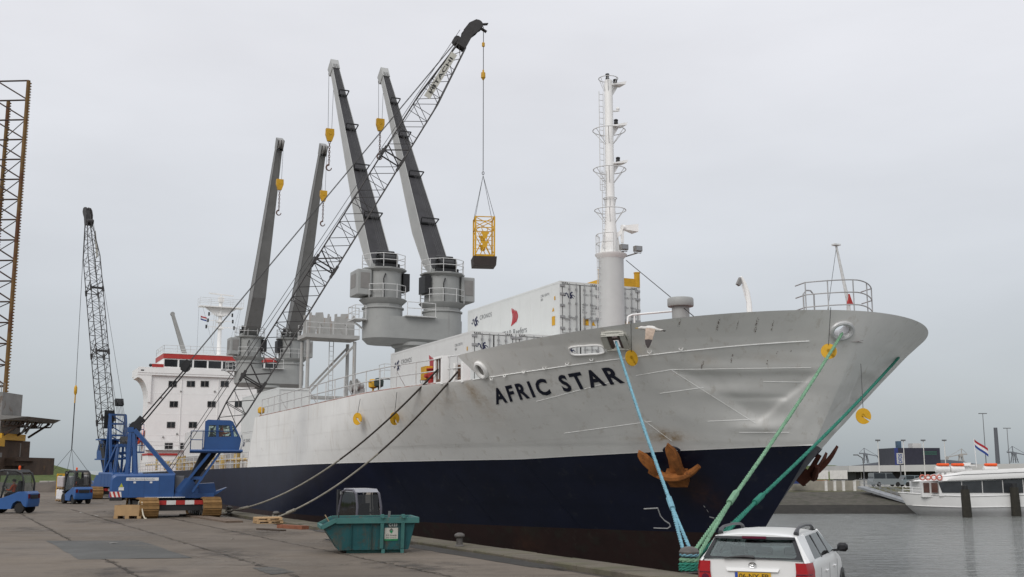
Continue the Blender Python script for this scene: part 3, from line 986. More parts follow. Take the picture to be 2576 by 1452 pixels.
def octagon(r, c, z, n=10, rot=0.3):
    return [(c[0] + r * math.cos(2 * math.pi * k / n + rot), c[1] + r * math.sin(2 * math.pi * k / n + rot), z) for k in range(n)]
def crane_pair(a0, sgn, reach, ztop, tone, label_prefix):
    """twin crane on a common pedestal; sgn +1 jibs point aft, -1 forward"""
    zb0 = z_deck(a0) - .1 if a0 < 46 else 2.5
    mb = MB()
    mb.lathe([(1.5, zb0), (1.35, zb0 + .6), (1.3, 11.3), (1.55, 11.45), (1.55, 11.7)], (a0, 0, 0), 28)
    # stadium shaped cross platform
    def stad(r, z):
        out = []
        for k in range(12):
            t = -math.pi / 2 + math.pi * k / 11
            out.append((a0 + r * math.sin(t), 2.35 + r * math.cos(t) * 1.0, z))
        for k in range(12):
            t = math.pi / 2 - math.pi * k / 11
            out.append((a0 + r * math.sin(t), -2.35 - r * math.cos(t) * 1.0, z))
        return out
    rows = [stad(1.15, 11.55), stad(1.5, 11.9), stad(1.52, 13.5)]
    mb.grid(rows, close=True)
    mb._add(rows[0], [tuple(range(24))]); mb._add(rows[2], [tuple(range(24))])
    for s in (1, -1):
        mb.lathe([(1.46, 13.3), (1.46, 14.1), (1.56, 14.12), (1.56, 14.22)], (a0, 2.35 * s, 0), 28)
    ped = mb.build('crane_pedestal', M_SGREY, ship, smooth=True)
    mb = MB()
    # walkway between the cranes and round the ends
    mb.box((a0 - 1.9, -1.2, 13.5), (a0 - 1.2, 1.2, 13.56))
    rails(mb, [(a0 - 1.88, -1.1, 13.55), (a0 - 1.88, 0, 13.55), (a0 - 1.88, 1.1, 13.55)], 1.0, .028)
    mb.build('walkway', M_RAILW, ped)
    mb = MB()
    mb.box((a0 - .8, 3.85, 13.2), (a0 + .9, 4.75, 13.27))
    rails(mb, [(a0 - .78, 3.9, 13.25), (a0 - .78, 4.7, 13.25), (a0 + .05, 4.7, 13.25), (a0 + .88, 4.7, 13.25), (a0 + .88, 3.9, 13.25)], 1.0, .028)
    mb.beam((a0, 3.7, 12.5), (a0, 4.7, 13.2), .08, .12)
    mb.build('walkway', M_RAILW, ped)
    mb = MB()
    mb.box((a0 - .6, 1.2, 9.0), (a0 + .6, 2.4, 9.08))
    rails(mb, [(a0 - .58, 1.3, 9.06), (a0 - .58, 2.35, 9.06), (a0 + .58, 2.35, 9.06)], 1.0, .028)
    mb.build('walkway', M_RAILW, ped)
    for s in (1, -1):
        y0 = 2.35 * s
        mb = MB()
        mb.lathe([(1.40, 14.22), (1.40, 14.42), (1.75, 14.75), (1.78, 14.82)], (a0, y0, 0), 10)
        mb.lathe([(1.36, 14.8), (1.36, 17.0)], (a0, y0, 0), 28)
        mb.lathe([(1.3, 16.75), (1.70, 17.0), (1.72, 17.1)], (a0, y0, 0), 10)
        mb.box((a0 - .5 - .3 * sgn, y0 - .95, 17.05), (a0 + .5 - .3 * sgn, y0 + .95, 17.5))
        part = mb.build('deck_crane', M_SGREY, ship, smooth=True, angle=30)
        # jib
        F = Vector((a0 + 0.55 * sgn, y0, 17.3))
        Hd = Vector((a0 + reach * sgn, y0, ztop))
        ax = (Hd - F).normalized()
        top = Vector((-ax.z * sgn, 0, ax.x * sgn)).normalized()      # towards the rope side
        L = (Hd - F).length
        secs = [(0, 1.5, .55), (.06, 1.58, 1.1), (.22, 1.42, 1.6), (.42, 1.15, 1.4), (.70, .86, .98), (.955, .60, .62)]
        rows = []
        for (f, w, d) in secs:
            c = F + ax * (L * f) + top * .35
            rows.append([c + Vector((0, w / 2, 0)), c - Vector((0, w / 2, 0)), c - Vector((0, w / 2, 0)) - top * d, c + Vector((0, w / 2, 0)) - top * d])
        mb = MB()
        vs = [p for r in rows for p in r]
        fs, mi = [], []
        for i in range(len(rows) - 1):
            for k in range(4):
                j = (k + 1) % 4
                fs.append((i * 4 + k, i * 4 + j, (i + 1) * 4 + j, (i + 1) * 4 + k)); mi.append(1 if k == 0 else 0)
        fs += [(0, 1, 2, 3), tuple(4 * (len(rows) - 1) + k for k in range(4))]; mi += [0, 0]
        o = len(mb.v)
        mb._add(vs, fs); mb.m = mi
        # stiffening ribs along the edges of the plates
        for e in (0, 1, 2, 3):
            for i in range(len(rows) - 1):
                mb.tube(rows[i][e], rows[i + 1][e], .035, 5)
        mb.build('jib', [M_JSIDE, M_JTOP] if tone else [M_JDARK, M_JDARK], part)
        # jib head with sheaves
        mb = MB()
        hb = F + ax * (L * .955)
        for dy in (-.31, .31):
            c0, c1 = hb + Vector((0, dy, 0)) + top * .45, hb + Vector((0, dy, 0)) - top * .55
            e1 = c1 + ax * 1.15 - top * .15
            e0 = c0 + ax * 1.15 + top * .05
            n = Vector((0, .04, 0))
            mb.hexa([c0 - n, c1 - n, c1 + n, c0 + n, e0 - n, e1 - n, e1 + n, e0 + n])
        mb.beam(hb + top * .40, hb + ax * 1.15 + top * .45, .64, .08, up=top)
        mb.beam(hb + ax * 1.16 + top * .45, hb + ax * 1.16 - top * .6, .68, .07, up=ax)
        for dy in (-.14, .14):
            c = hb + ax * .75 - top * .55 + Vector((0, dy, 0))
            mb.tube(c - Vector((0, .09, 0)), c + Vector((0, .09, 0)), .46, 18, mi=1)
        hd = mb.build('jib_head', [M_JSIDE if tone else M_JDARK, M_WFRAME], part)
        # rope guard frames standing on the jib
        if tone:
            for f in (.20, .42, .62, .80):
                mb = MB()
                w = lerp(1.6, .62, f)
                c = F + ax * (L * f) + top * .36
                q = w * .52
                for dy in (-q, q):
                    mb.beam(c + Vector((0, dy * .8, 0)), c + Vector((0, dy, 0)) + top * .62, .07, .07)
                mb.beam(c + Vector((0, -q, 0)) + top * .62, c + Vector((0, q, 0)) + top * .62, .09, .09)
                mb.beam(c + Vector((0, -q * .85, 0)) + top * .06, c + Vector((0, q * .85, 0)) + top * .06, .2, .12)
                mb.build('rope_guard', M_BLACK, part)
            mb = MB()
            for dy in (-.22, -.08, .1, .24):
                mb.tube(F + top * .62 + Vector((-.3 * sgn, dy, .3)), hb + ax * .5 + top * .5 + Vector((0, dy * .8, 0)), .016, 4)
            mb.build('luffing_rope', M_WIRE, part)
        # winch in front of the jib foot
        mb = MB()
        wx = a0 - 0.75 * sgn
        mb.tube((wx, y0 - .62, 17.75), (wx, y0 + .62, 17.75), .42, 16)
        for dy in (-.68, .62):
            mb.tube((wx, y0 + dy, 17.75), (wx, y0 + dy + .07, 17.75), .55, 16)
        mb.tube((wx + .1 * sgn, y0 - .55, 18.25), (wx + .1 * sgn, y0 + .8, 18.25), .2, 10)
        mb.box((wx - .45, y0 - .85, 17.12), (wx + .5, y0 + .9, 17.4))
        mb.box((wx - .2, y0 + .7, 17.4), (wx + .3, y0 + .95, 18.0))
        mb.build('winch', M_BLACK, part)
        mb = MB()
        rails(mb, octagon(1.66, (a0, y0), 17.1) + octagon(1.66, (a0, y0), 17.1)[:1], 1.0, .028)
        rails(mb, octagon(1.72, (a0, y0), 14.82) + octagon(1.72, (a0, y0), 14.82)[:1], 1.0, .028)
        mb.build('guard_rail', M_RAILW, part)
        # operator cab / switch box hung on the outside
        mb = MB()
        cy = y0 + s * 1.75
        mb.box((a0 - .95, cy - .55, 15.0), (a0 + .9, cy + .55, 16.9), ch=.05)
        mb.box((a0 - .98, cy - .38, 15.5), (a0 - .955, cy + .3, 16.65), mi=1)
        mb.box((a0 - .5, cy + s * .553, 15.6), (a0 + .6, cy + s * .57, 16.6), mi=1)
        mb.box((a0 - .3, y0 + s * 1.2, 15.2), (a0 + .3, cy - s * .5, 16.4))
        mb.build('operator_cab', [M_SGREY, M_WFRAME], part)
        mb = MB()
        mb.box((a0 - .6 - .3, y0 - s * 1.75, 15.5), (a0 + .4, y0 - s * 1.25, 16.8))
        mb.build('cable_box', M_BLACK, part)
        mb = MB()
        mb.path([(a0 - 1.36, y0 + .3, 16.6), (a0 - 1.55, y0 + .5, 16.2), (a0 - 1.5, y0 + .45, 15.2), (a0 - 1.36, y0 + .4, 14.9)], .05, 6)
        mb.build('cable', M_BLACK, part)
        # hook block on its two falls
        bc = hb + ax * .75 - top * .55
        drop = {(1, 1): 5.4, (1, -1): 3.8, (-1, 1): 4.0, (-1, -1): 4.7}[(sgn, s)]
        mb = MB()
        bx_ = Vector((bc.x + .25 * sgn, bc.y, bc.z))
        for dy in (-.24, .24):
            mb.tube(bx_ + Vector((0, dy, 0)), bx_ + Vector((0, dy * .7, -drop)), .018, 4)
        mb.build('hoist_rope', M_WIRE, part)
        mb = MB()
        b = bx_ + Vector((0, 0, -drop))
        mb.prism([(b.y - .36, b.z + .1), (b.y + .36, b.z + .1), (b.y + .38, b.z - .45), (b.y + .18, b.z - 1.05), (b.y - .18, b.z - 1.05), (b.y - .38, b.z - .45)], b.x - .16, b.x + .16, 'yz')
        mb.tube(b + Vector((-.2, 0, -.35)), b + Vector((.2, 0, -.35)), .1, 10)
        mb.build('hook_block', M_YEL, part)
        mb = MB()
        zc = b.z - 1.05
        for k in range(9):
            cc = Vector((b.x, b.y, zc - .12 - k * .21))
            loop = []
            for q in range(10):
                t = 2 * math.pi * q / 10
                d = Vector((0, .075 * math.cos(t), .14 * math.sin(t))) if k % 2 == 0 else Vector((.075 * math.cos(t), 0, .14 * math.sin(t)))
                loop.append(cc + d)
            mb.path(loop, .03, 5, closed=True)
        hk = Vector((b.x, b.y, zc - 2.15))
        pts = [hk + Vector((0, 0, .2)), hk + Vector((0, 0, 0))]
        for q in range(11):
            t = R(90 - q * 27)
            pts.append(hk + Vector((0, .24 * math.cos(t), -.28 + .26 * math.sin(t))))
        mb.path(pts, .07, 7, rs=[.05, .06] + [.09 - .005 * q for q in range(11)])
        mb.build('chain_hook', pm('hook_rusty_steel', (0.11, 0.06, 0.045), rough=.7, var=.3), part)
crane_pair(47.5, 1, 15.2, 38.5, True, 'forward')
crane_pair(93.5, -1, 11.2, 36.8, False, 'after')

# jib rest tower
mb = MB()
ra, hw = 70.0, 2.2
for dy in (-hw, hw):
    for da in (-1.1, 1.1):
        mb.tube((ra + da, dy, 2.6), (ra + da, dy, 14.2), .17, 10)
    mb.beam((ra - 1.1, dy, 8.6), (ra + 1.1, dy, 8.6), .14, .14)
for da in (-1.1, 1.1):
    mb.beam((ra + da, -hw, 9.0), (ra + da, hw, 9.0), .16, .2)
    mb.beam((ra + da, hw, 9.1), (ra + da, -hw, 13.9), .18, .18)
    mb.beam((ra + da, hw, 4.0), (ra + da, -hw, 8.9), .18, .18)
rest = mb.build('jib_rest_tower', M_RUSTG, ship, smooth=True)
mb = MB()
mb.box((ra - 1.5, -hw - .35, 14.4), (ra + 1.5, hw + .35, 14.75))
for c in (-1.2, 1.2):
    prof = [(c - .95, 14.75), (c - .35, 14.75), (c - .3, 15.5), (c - .1, 15.75), (c + .1, 15.75), (c + .3, 15.5), (c + .35, 14.75), (c + .95, 14.75), (c + .95, 16.7),
            (c + .75, 16.75), (c + .72, 16.3), (c + .4, 16.3), (c + .35, 16.75), (c - .3, 16.8), (c - .4, 16.3), (c - .75, 16.3), (c - .8, 16.7), (c - .95, 16.65)]
    mb.prism(prof, ra - 1.1, ra - .9, 'yz')
    mb.prism(prof, ra + .9, ra + 1.1, 'yz')
mb.build('jib_saddle', M_RUSTG, rest)
mb = MB()
rails(mb, [(ra - 1.45, y, 14.75) for y in (-2.5, -1.25, 0, 1.25, 2.5)], 1.05, .03)
rails(mb, [(ra + 1.45, y, 14.75) for y in (-2.5, -1.25, 0, 1.25, 2.5)], 1.05, .03)
for dy in (-.1, -.5):
    mb.tube((ra, dy, 2.6), (ra, dy, 15.6), .04, 5)
for k in range(26):
    mb.tube((ra, -.1, 3 + k * .45), (ra, -.5, 3 + k * .45), .02, 4)
mb.build('ladder', M_RAILW, rest)

# ------------------------------------------------------------------ after house
HA = 121.0
def ph(X, Y): return pa(X, Y, HA)
hy = ph(372, 1000)[0]
hz1 = ph(500, 946)[1]
wy = ph(346, 940)[0]
mb = MB()
mb.box((HA, -hy, 2.3), (HA + 4.5, hy, hz1))
mb.box((HA + 4.4, -hy + 2.2, 2.3), (HA + 18, hy - 2.2, hz1))
# bridge deck slab with wings and curved wing brackets
bz0, bz1 = ph(500, 948)[1], ph(500, 929)[1]
mb.box((HA - .35, -wy, bz0), (HA + 6, wy, bz0 + .28))
for s in (1, -1):
    pr = [(s * (hy - .3), bz0 + .05), (s * wy, bz0 + .05), (s * wy, bz0 - .35)]
    for k in range(1, 10):
        t = k / 9 * math.pi / 2
        pr.append((s * (wy - (wy - hy) * math.sin(t)), bz0 - .35 - 3.2 * (1 - math.cos(t))))
    pr.append((s * (hy - .3), bz0 - 3.55))
    mb.prism(pr, HA - .3, HA + 4.4, 'yz')
house = mb.build('superstructure', M_WHITE, ship)
mb = MB()      # wing and front bulwark
mb.box((HA - .4, -wy, bz0 + .28), (HA - .3, wy, bz1))
for s in (1, -1):
    mb.box((HA - .3, s * wy, bz0 + .28), (HA + 6, s * (wy - .08), bz1 - .1))
mb.build('bridge_wing', M_WHITE, house)
wl, wr = ph(413, 910)[0], -ph(413, 910)[0]
zr0, zr1, zt_ = ph(500, 926)[1], ph(500, 904)[1], ph(500, 892)[1]
mb = MB()
mb.box((HA + .6, wr, bz0 + .28), (HA + 8, wl, zr1 + .05))
mb.box((HA + .45, wr - .1, zt_ + .001), (HA + 8.2, wl + .1, zt_ + .12))
bridge = mb.build('wheelhouse', M_WHITE, house)
mb = MB(); mb.box((HA + .5, wr - .06, zr1 + .02), (HA + 8.1, wl + .06, zt_)); mb.build('roof_band', M_REDP, house)
mb = MB()
y0_, z0_ = ph(381, 924); y1_, z1_ = ph(411, 917)
mb.box((HA - .43, y0_, z0_), (HA - .405, y1_, z1_)); mb.build('life_buoy_board', M_REDP, house)
mb = MB(); mb.box((HA - .43, -y0_, z0_), (HA - .405, -y1_, z1_)); mb.build('life_buoy_board', M_REDP, house)
nwin = 8
ww = (wl - wr) / nwin
for k in range(nwin):
    mb = MB()
    ya, yb = wr + ww * k + .12, wr + ww * (k + 1) - .12
    mb.box((HA + .56, ya, zr0 + .1), (HA + .594, yb, zr1 - .12))
    mb.build('bridge_window', M_GLASSD, house)
rows = [(966, (434, 480, 515, 565, 640, 700)), (1017, (437, 532, 600)), (1069, (430, 485, 560)), (1122, (424, 463.5, 530))]
wproto = None
for Yc, Xs in rows:
    for Xc in Xs:
        for dx in (-5.2, 5.2):
            y, z = ph(Xc + dx, Yc)
            if wproto is None:
                m = MB()
                m.box((-.05, -.27, -.41), (-.012, .27, .41), mi=0)
                m.box((-.075, -.22, -.35), (-.051, .22, .35), mi=1)
                w = m.build('window', [M_WFRAME, M_GLASSD], house); wproto = w
            else:
                w = wproto.copy(); COL.objects.link(w)
            w.location = (HA, y, z)
# side windows of the starboard wall
for (X, Y) in ((367, 1090), (362, 1092), (357, 1150)):
    a, z = py(X, Y, hy)
    w = wproto.copy(); COL.objects.link(w)
    w.location = (min(max(a, HA + 1), HA + 17), hy, z); w.rotation_euler = (0, 0, R(-90))
# deck seams, rails and little fittings on the house
mb = MB()
for Y in (992, 1043, 1096):
    z = ph(500, Y)[1]
    mb.box((HA - .02, -hy, z), (HA - .003, hy, z + .03))
mb.build('deck_seam', M_SEAM, house)
mb = MB()
rails(mb, [(HA + .6, lerp(wr, wl, k / 9), zt_ + .12) for k in range(10)], 1.0, .03)
rails(mb, [(HA + 8, lerp(wr, wl, k / 9), zt_ + .12) for k in range(10)], 1.0, .03)
rails(mb, [(HA + lerp(.6, 8, k / 4), wl, zt_ + .12) for k in range(5)], 1.0, .03)
mb.build('guard_rail', M_RAILW, house)
mb = MB()
y, z = ph(378, 923); mb.ball((HA - .2, y, z + .2), .22, 10, 6)
mb.build('wing_lamp', M_BLACK, house)
mb = MB()
mb.box((HA - .42, wy - .75, bz0 + .5), (HA - .41, wy - .35, bz1 - .35))
mb.build('wing_hatch', M_BLACK, house)
# drain pipes, lamps and doors on the front and side of the house
for X in (455, 548, 590):
    mb = MB(); y = ph(X, 1000)[0]
    mb.path([(HA - .06, y, bz0 - .1), (HA - .06, y, 6.0), (HA - .06, y + .05, 2.6)], .045, 6); mb.build('drain_pipe', M_WHITE, house)
for X, Y in ((455, 985), (540, 985), (500, 1090), (445, 1092), (405, 1000), (410, 1100)):
    mb = MB(); y, z = ph(X, Y); mb.box((HA - .16, y - .1, z - .08), (HA - .005, y + .1, z + .08)); mb.beam((HA - .1, y, z + .08), (HA, y, z + .2), .03, .03); mb.build('wall_lamp', M_WFRAME, house)
for y in (4.2, -3.0):
    mb = MB(); mb.box((HA - .05, y - .42, 2.5), (HA - .012, y + .42, 4.5), ch=.01); mb.box((HA - .09, y + .2, 3.4), (HA - .05, y + .3, 3.5)); mb.build('door', M_WFRAME, house)
mb = MB(); rails(mb, [(HA + .02 - .5, lerp(-hy, hy, k / 8), 5.05) for k in range(9)], 1.0, .03); mb.box((HA - .55, -hy, 4.98), (HA - .003, hy, 5.04)); mb.build('front_gallery', M_RAILW, house)
# name board
def _nb(u, v):
    y0_, z0_ = ph(555, 934); y1_, z1_ = ph(588, 931)
    return Vector((HA - .42, lerp(y0_, y1_, u), lerp(z0_, z0_ + .3, v)))
lettering('name_lettering', 'AFRIC STAR', _nb, M_NAVYT, house, bold=.03, space=1.2)
# radar mast
def pm_(X, Y): return pa(X, Y, HA + 4)
mb = MB()
yc = pm_(552, 850)[0]
zb_ = zt_ + .1
mb.lathe([(.30, zb_), (.27, pm_(552, 820)[1]), (.24, pm_(552, 780)[1]), (.22, pm_(552, 748)[1])], (HA + 4, yc, 0), 14)
zp = pm_(552, 775)[1]
hwp = abs(pm_(500, 775)[0] - yc)
mb.prism([(yc - hwp, zp + .02), (yc + hwp, zp + .02), (yc + hwp, zp + .14), (yc - hwp, zp + .14)], HA + 3.2, HA + 4.8, 'yz')
mb.prism([(yc - hwp * .75, zp), (yc + hwp * .75, zp), (yc + .5, zp - 1.2), (yc - .5, zp - 1.2)], HA + 3.9, HA + 4.1, 'yz')
mb.box((HA + 3.6, yc - .35, pm_(552, 760)[1]), (HA + 4.4, yc + .35, pm_(552, 748)[1]))
for Y, l in ((792, 1.6), (808, 1.7), (824, 1.9)):
    z = pm_(552, Y)[1]
    mb.beam((HA + 3.8, yc - l, z), (HA + 3.8, yc + l, z), .1, .1)
    mb.box((HA + 3.5, yc - .5, z - .2), (HA + 4.5, yc + .5, z - .1))
rmast = mb.build('radar_mast', M_WHITE, house, smooth=True)
mb = MB()
z = pm_(552, 741)[1]
mb.beam((HA + 4, yc - 1.7, z - .1), (HA + 4, yc + 1.7, z + .1), .18, .16)
mb.tube((HA + 4, yc, z - .6), (HA + 4, yc, z), .12, 8)
mb.build('radar_scanner', M_WHITE, rmast)
mb = MB()
rails(mb, [(HA + 3.2, yc + f * hwp, zp + .14) for f in (-1, -.5, 0, .5, 1)], 1.1, .025)
rails(mb, [(HA + 4.8, yc + f * hwp, zp + .14) for f in (-1, -.5, 0, .5, 1)], 1.1, .025)
for dy in (-1.0, -.7): mb.tube((HA + 3.4, yc + dy + 2.0, zb_), (HA + 3.6, yc + dy + 1.6, pm_(552, 790)[1]), .03, 5)
mb.build('guard_rail', M_RAILW, rmast)
for Y, l in ((792, 1.6), (808, 1.7), (824, 1.9)):
    z = pm_(552, Y)[1]
    for s in (-1, 1):
        mb = MB(); mb.box((HA + 3.7, yc + s * l - .1, z - .25), (HA + 3.9, yc + s * l + .1, z + .25)); mb.build('signal_lamp', M_BLACK, rmast)
mb = MB()
for X in (498, 546, 570, 585):
    y, z = pm_(X, 790)
    mb.tube((HA + 3.5, y, zb_), (HA + 3.8, lerp(y, yc + (hwp if y > yc else -hwp), .8), zp), .012, 4)
mb.build('signal_halyard', M_WIRE, rmast)
# stores crane jib on the house top
mb = MB()
y0_, z0_ = pa(468, 893, HA + 9); y1_, z1_ = pa(434, 790, HA + 9)
mb.beam((HA + 9, y0_, z0_ - .5), (HA + 9, y1_, z1_), .75, .6, w2=.42, h2=.42)
mb.tube((HA + 9 - .2, y1_, z1_), (HA + 9 + .2, y1_, z1_), .3, 10)
mb.build('stores_crane', pm('dull_grey_paint', (.27, .27, .26), rough=.6), house)
# deck houses, lockers, pipes in front of the main house
mb = MB()
yl, zl = pa(372, 1150, 112); yr, zr_ = pa(445, 1150, 112)
mb.box((112, yr, 2.3), (117, yl, zr_ + .2))
mb.box((111.9, yr - .05, zr_ + .2), (117.1, yl + .05, zr_ + .45), mi=1)
mb.build('deck_house', [M_WHITE, M_REDP], ship)
mb = MB()
rr = random.Random(5)
M_DECKSTUFF = pm('ochre_pipework', (0.42, 0.30, 0.10), rough=.7, var=.3, vs=2, stain=((.5, .47, .4), .5, 1.2, .9))
for k in range(16):
    a = 49 + rr.uniform(0, 55)
    y = rr.uniform(9.6, 11.2)
    mb.tube((a, y, 2.4), (a, y, 2.4 + rr.uniform(.7, 1.5)), rr.uniform(.1, .28), 10)
mb.path([(48, 10.6, 3.2), (60, 10.6, 3.2), (80, 10.6, 3.1), (110, 10.6, 3.0)], .12, 6)
mb.build('deck_pipework', M_DECKSTUFF, ship)
mb = MB()
mb.box((49.5, -8, 2.4), (90, 6.5, 4.0)); mb.box((97, -8, 2.4), (110, 6.5, 4.0))
mb.box((16.6, -8.2, 5.8), (45.5, 8.0, 6.38))
mb.build('hatch_coaming', M_SGREY, ship)
mb = MB()
pts = [(48.3 + 2.0 * k, HB - .12, z_navy(48.3 + 2 * k) - .03) for k in range(42)]
rails(mb, pts, 1.1, .03, levels=(1.0, .66, .33))
mb.build('deck_rail', M_RAILW, ship)
mb = MB()
pts = [(15.6 + 1.7 * k, H(15.6 + 1.7 * k, 5.9, False) - .1, z_deck(15.6 + 1.7 * k) - .05) for k in range(18)]
rails(mb, pts, 1.15, .028, levels=(1.0, .55, .1))
for k in range(2, 18, 4):
    p = Vector(pts[k]); mb.tube(p + Vector((0, 0, .9)), p + Vector((.1, -.6, 0)), .022, 4)
mb.build('side_rail', M_RAILW, ship)
mb = MB()       # painted waterway edge
hp = [(15.6 + 0.7 * k) for k in range(43)]
mb.grid([[(a, H(a, 5.9, False) - .03, z_deck(a) + .002) for a in hp], [(a, H(a, 5.9, False) - .03, z_deck(a) + .06) for a in hp], [(a, H(a, 5.9, False) - .13, z_deck(a) + .06) for a in hp]])
mb.build('gunwale_bar', pm('faded_red_edge', (.34, .20, .17), rough=.7, var=.3, vs=1.5, stain=((.45, .43, .4), .5, .8, .9)), ship)
# fittings at the rail
def rail_at(X, yin=.5):
    """deck edge position under a picture column"""
    best = None
    for k in range(400):
        a = 12 + k * .1
        p = S(a, H(a, 5.9, False) - yin, 6.2)
        u = (p.x / (p.y * math.cos(PITCH) + (p.z - EYE) * math.sin(PITCH))) * FPX + 1288
        if best is None or abs(u - X) < best[0]:
            best = (abs(u - X), a)
    a = best[1]
    return a, H(a, 5.9, False) - yin, z_deck(a) - .05
mb = MB()
for X in (893, 908):
    a, y, z = rail_at(X, .6)
    mb = MB()
    mb.lathe([(.2, z), (.17, z + .5)], (a, y, 0), 16)
    mb.lathe([(.17, .1), (.30, .24), (.31, .27), (.26, .25), (.12, .12)], (a - .05, y, z + .66), 18, axis='y')
    mb.ball((a - .05, y + .05, z + .6), .19, 14, 8)
    mb.build('cowl_vent', M_JSIDE, ship, smooth=True)
for X, m in ((938, M_YEL), (953, pm('dark_green_paint', (.02, .035, .03), rough=.5)), (657, M_YEL)):
    mb = MB()
    a, y, z = rail_at(X, .35)
    mb.tube((a, y, z), (a, y, z + .35), .05, 8)
    mb.lathe([(.1, .3), (.22, .36), (.24, .62), (.16, .74), (.06, .76)], (a, y, z), 14)
    mb.build('vent_head', m, ship, smooth=True)
mb = MB()
a, y, z = rail_at(1072, .5)
mb.box((a - .35, y - .15, z + .35), (a + .35, y + .15, z + .95)); mb.build('hose_box', M_YEL, ship)
mb = MB()
a, y, z = rail_at(1085, .4)
mb.lathe([(.2, 0), (.2, .08), (.12, .12), (.13, .35), (.2, .42), (.2, .55), (.12, .62), (.1, .75), (.22, .78), (.22, .82), (.02, .83)], (a, y, z), 14)
mb.tube((a, y, z + .48), (a, y + .3, z + .48), .09, 10)
mb.build('fire_hydrant', M_REDP, ship, smooth=True)
# roller fairleads between the rail and the forecastle
M_RUSTY = pm('rusty_fairlead', (0.13, 0.075, 0.05), rough=.8, var=.3, vs=5)
FAIR = {}
for key, X, hgt in (('aft', 1106, 1.25), ('fore', 1160, .9)):
    a, y, z = rail_at(X, .12)
    FAIR[key] = (a, y, z + hgt * .55)
    mb = MB()
    for da in (-.42, .42):
        mb.box((a + da - .1, y - .22, z), (a + da + .1, y + .12, z + hgt))
    mb.box((a - .5, y - .25, z), (a + .5, y + .14, z + .12))
    if key == 'aft': mb.box((a - .5, y - .25, z + hgt - .1), (a + .5, y + .14, z + hgt))
    f = mb.build('fairlead', M_WHITE, ship)
    mb = MB()
    for da in (-.24, .24):
        mb.tube((a + da, y, z + .12), (a + da, y, z + hgt - .1), .09, 10)
    mb.tube((a - .3, y, z + .2), (a + .3, y, z + .2), .09, 10)
    mb.build('roller', M_RUSTY, f)
mb = MB()
a0_, y0_, z0_ = rail_at(1112, .1); a1_, y1_, z1_ = rail_at(1172, .1)
rails(mb, [(lerp(a0_, a1_, k / 3), lerp(y0_, y1_, k / 3), lerp(z0_, z1_, k / 3)) for k in range(4)], 1.2, .03)
mb.build('gate_rail', M_RAILW, ship)

# ------------------------------------------------------------------ openings in the bulwark
def hull_frame(a, z):
    n = hull_n(a, z)
    up = (Vector((0, 0, 1)) - n * n.z).normalized()
    al = up.cross(n).normalized()
    if al.x > 0: al = -al
    return Vector((a, H(a, z), z)), n, up, al      # al runs forward along the plating
def ring_on_hull(mb, a, z, rx, rz, tube, shape='oval', proud=.03, n=28):
    c, nn, up, al = hull_frame(a, z)
    pts = []
    for k in range(n):
        t = 2 * math.pi * k / n
        x, y = math.cos(t), math.sin(t)
        if shape == 'slot':
            x = math.copysign(abs(x) ** .45, x); y = math.copysign(abs(y) ** .6, y)
        p = c + al * (x * rx) + up * (y * rz)
        if a > 1.5:
            q = (p.x, H(p.x, p.z), p.z)
            p = Vector(q)
        pts.append(p + nn * proud)
    mb.path(pts, tube, 8, closed=True)
    return c, nn, up, al
(h1, h2, h3) = HOLES
mb = MB()
c, nn, up, al = ring_on_hull(mb, h1[0], h1[1], .40, .31, .085, proud=.02)
rows = []
for d, f in ((.03, 1.0), (-.2, .86), (-.5, .86)):
    rows.append([c + nn * d + al * (.38 * f * math.cos(2 * math.pi * k / 24)) + up * (.29 * f * math.sin(2 * math.pi * k / 24)) for k in range(24)])
mb.grid(rows, close=True)
CHOCK = c.copy()
mb.build('mooring_chock', pm('worn_white_chock', (.62, .62, .62), rough=.3, metal=.3, var=.15, vs=4), bulwark, smooth=True)
mb = MB()
ring_on_hull(mb, h3[0], h3[1], .74, .21, .04, 'slot')
c3, n3, u3, al3 = hull_frame(h3[0], h3[1])
mb.build('mooring_slot', M_WHITE, bulwark, smooth=True)
mb = MB()
for k, (x, hh) in enumerate(((-.45, .22), (-.2, .3), (.15, .26), (.4, .2))):
    p = c3 - n3 * .7 + al3 * x - u3 * .3
    mb.beam(p, p + u3 * (hh + .15), .1, .12)
mb.beam(c3 - n3 * .75 - al3 * .5, c3 - n3 * .75 + al3 * .1 + u3 * .05, .08, .1)
mb.build('roller', M_RUSTY, bulwark)
mb = MB()
c2, n2, u2, al2 = ring_on_hull(mb, h2[0], h2[1] + .02, .52, .44, .045, 'slot')
for x in (-.36, .36):
    mb.beam(c2 + al2 * x - u2 * .42 + n2 * .04, c2 + al2 * x + u2 * .40 + n2 * .04, .2, .16)
mb.beam(c2 - al2 * .45 + u2 * .36 + n2 * .04, c2 + al2 * .45 + u2 * .36 + n2 * .04, .12, .18)
mb.beam(c2 - al2 * .45 - u2 * .38 + n2 * .04, c2 + al2 * .45 - u2 * .38 + n2 * .04, .12, .14)
mb.build('roller_frame', pm('cream_frame', (.50, .49, .44), rough=.6, var=.15, stain=((.2, .1, .05), .62, 5, .7)), bulwark)
mb = MB()
for x in (-.2, .2):
    mb.tube(c2 + al2 * x - u2 * .36, c2 + al2 * x + u2 * .33, .09, 10)
mb.tube(c2 - al2 * .2 + u2 * .0 - n2 * .12, c2 + al2 * .2 - n2 * .12, .07, 10)
ROLL = c2.copy()
mb.build('roller', pm('brown_roller', (.10, .07, .065), rough=.6, var=.3, vs=5), bulwark)
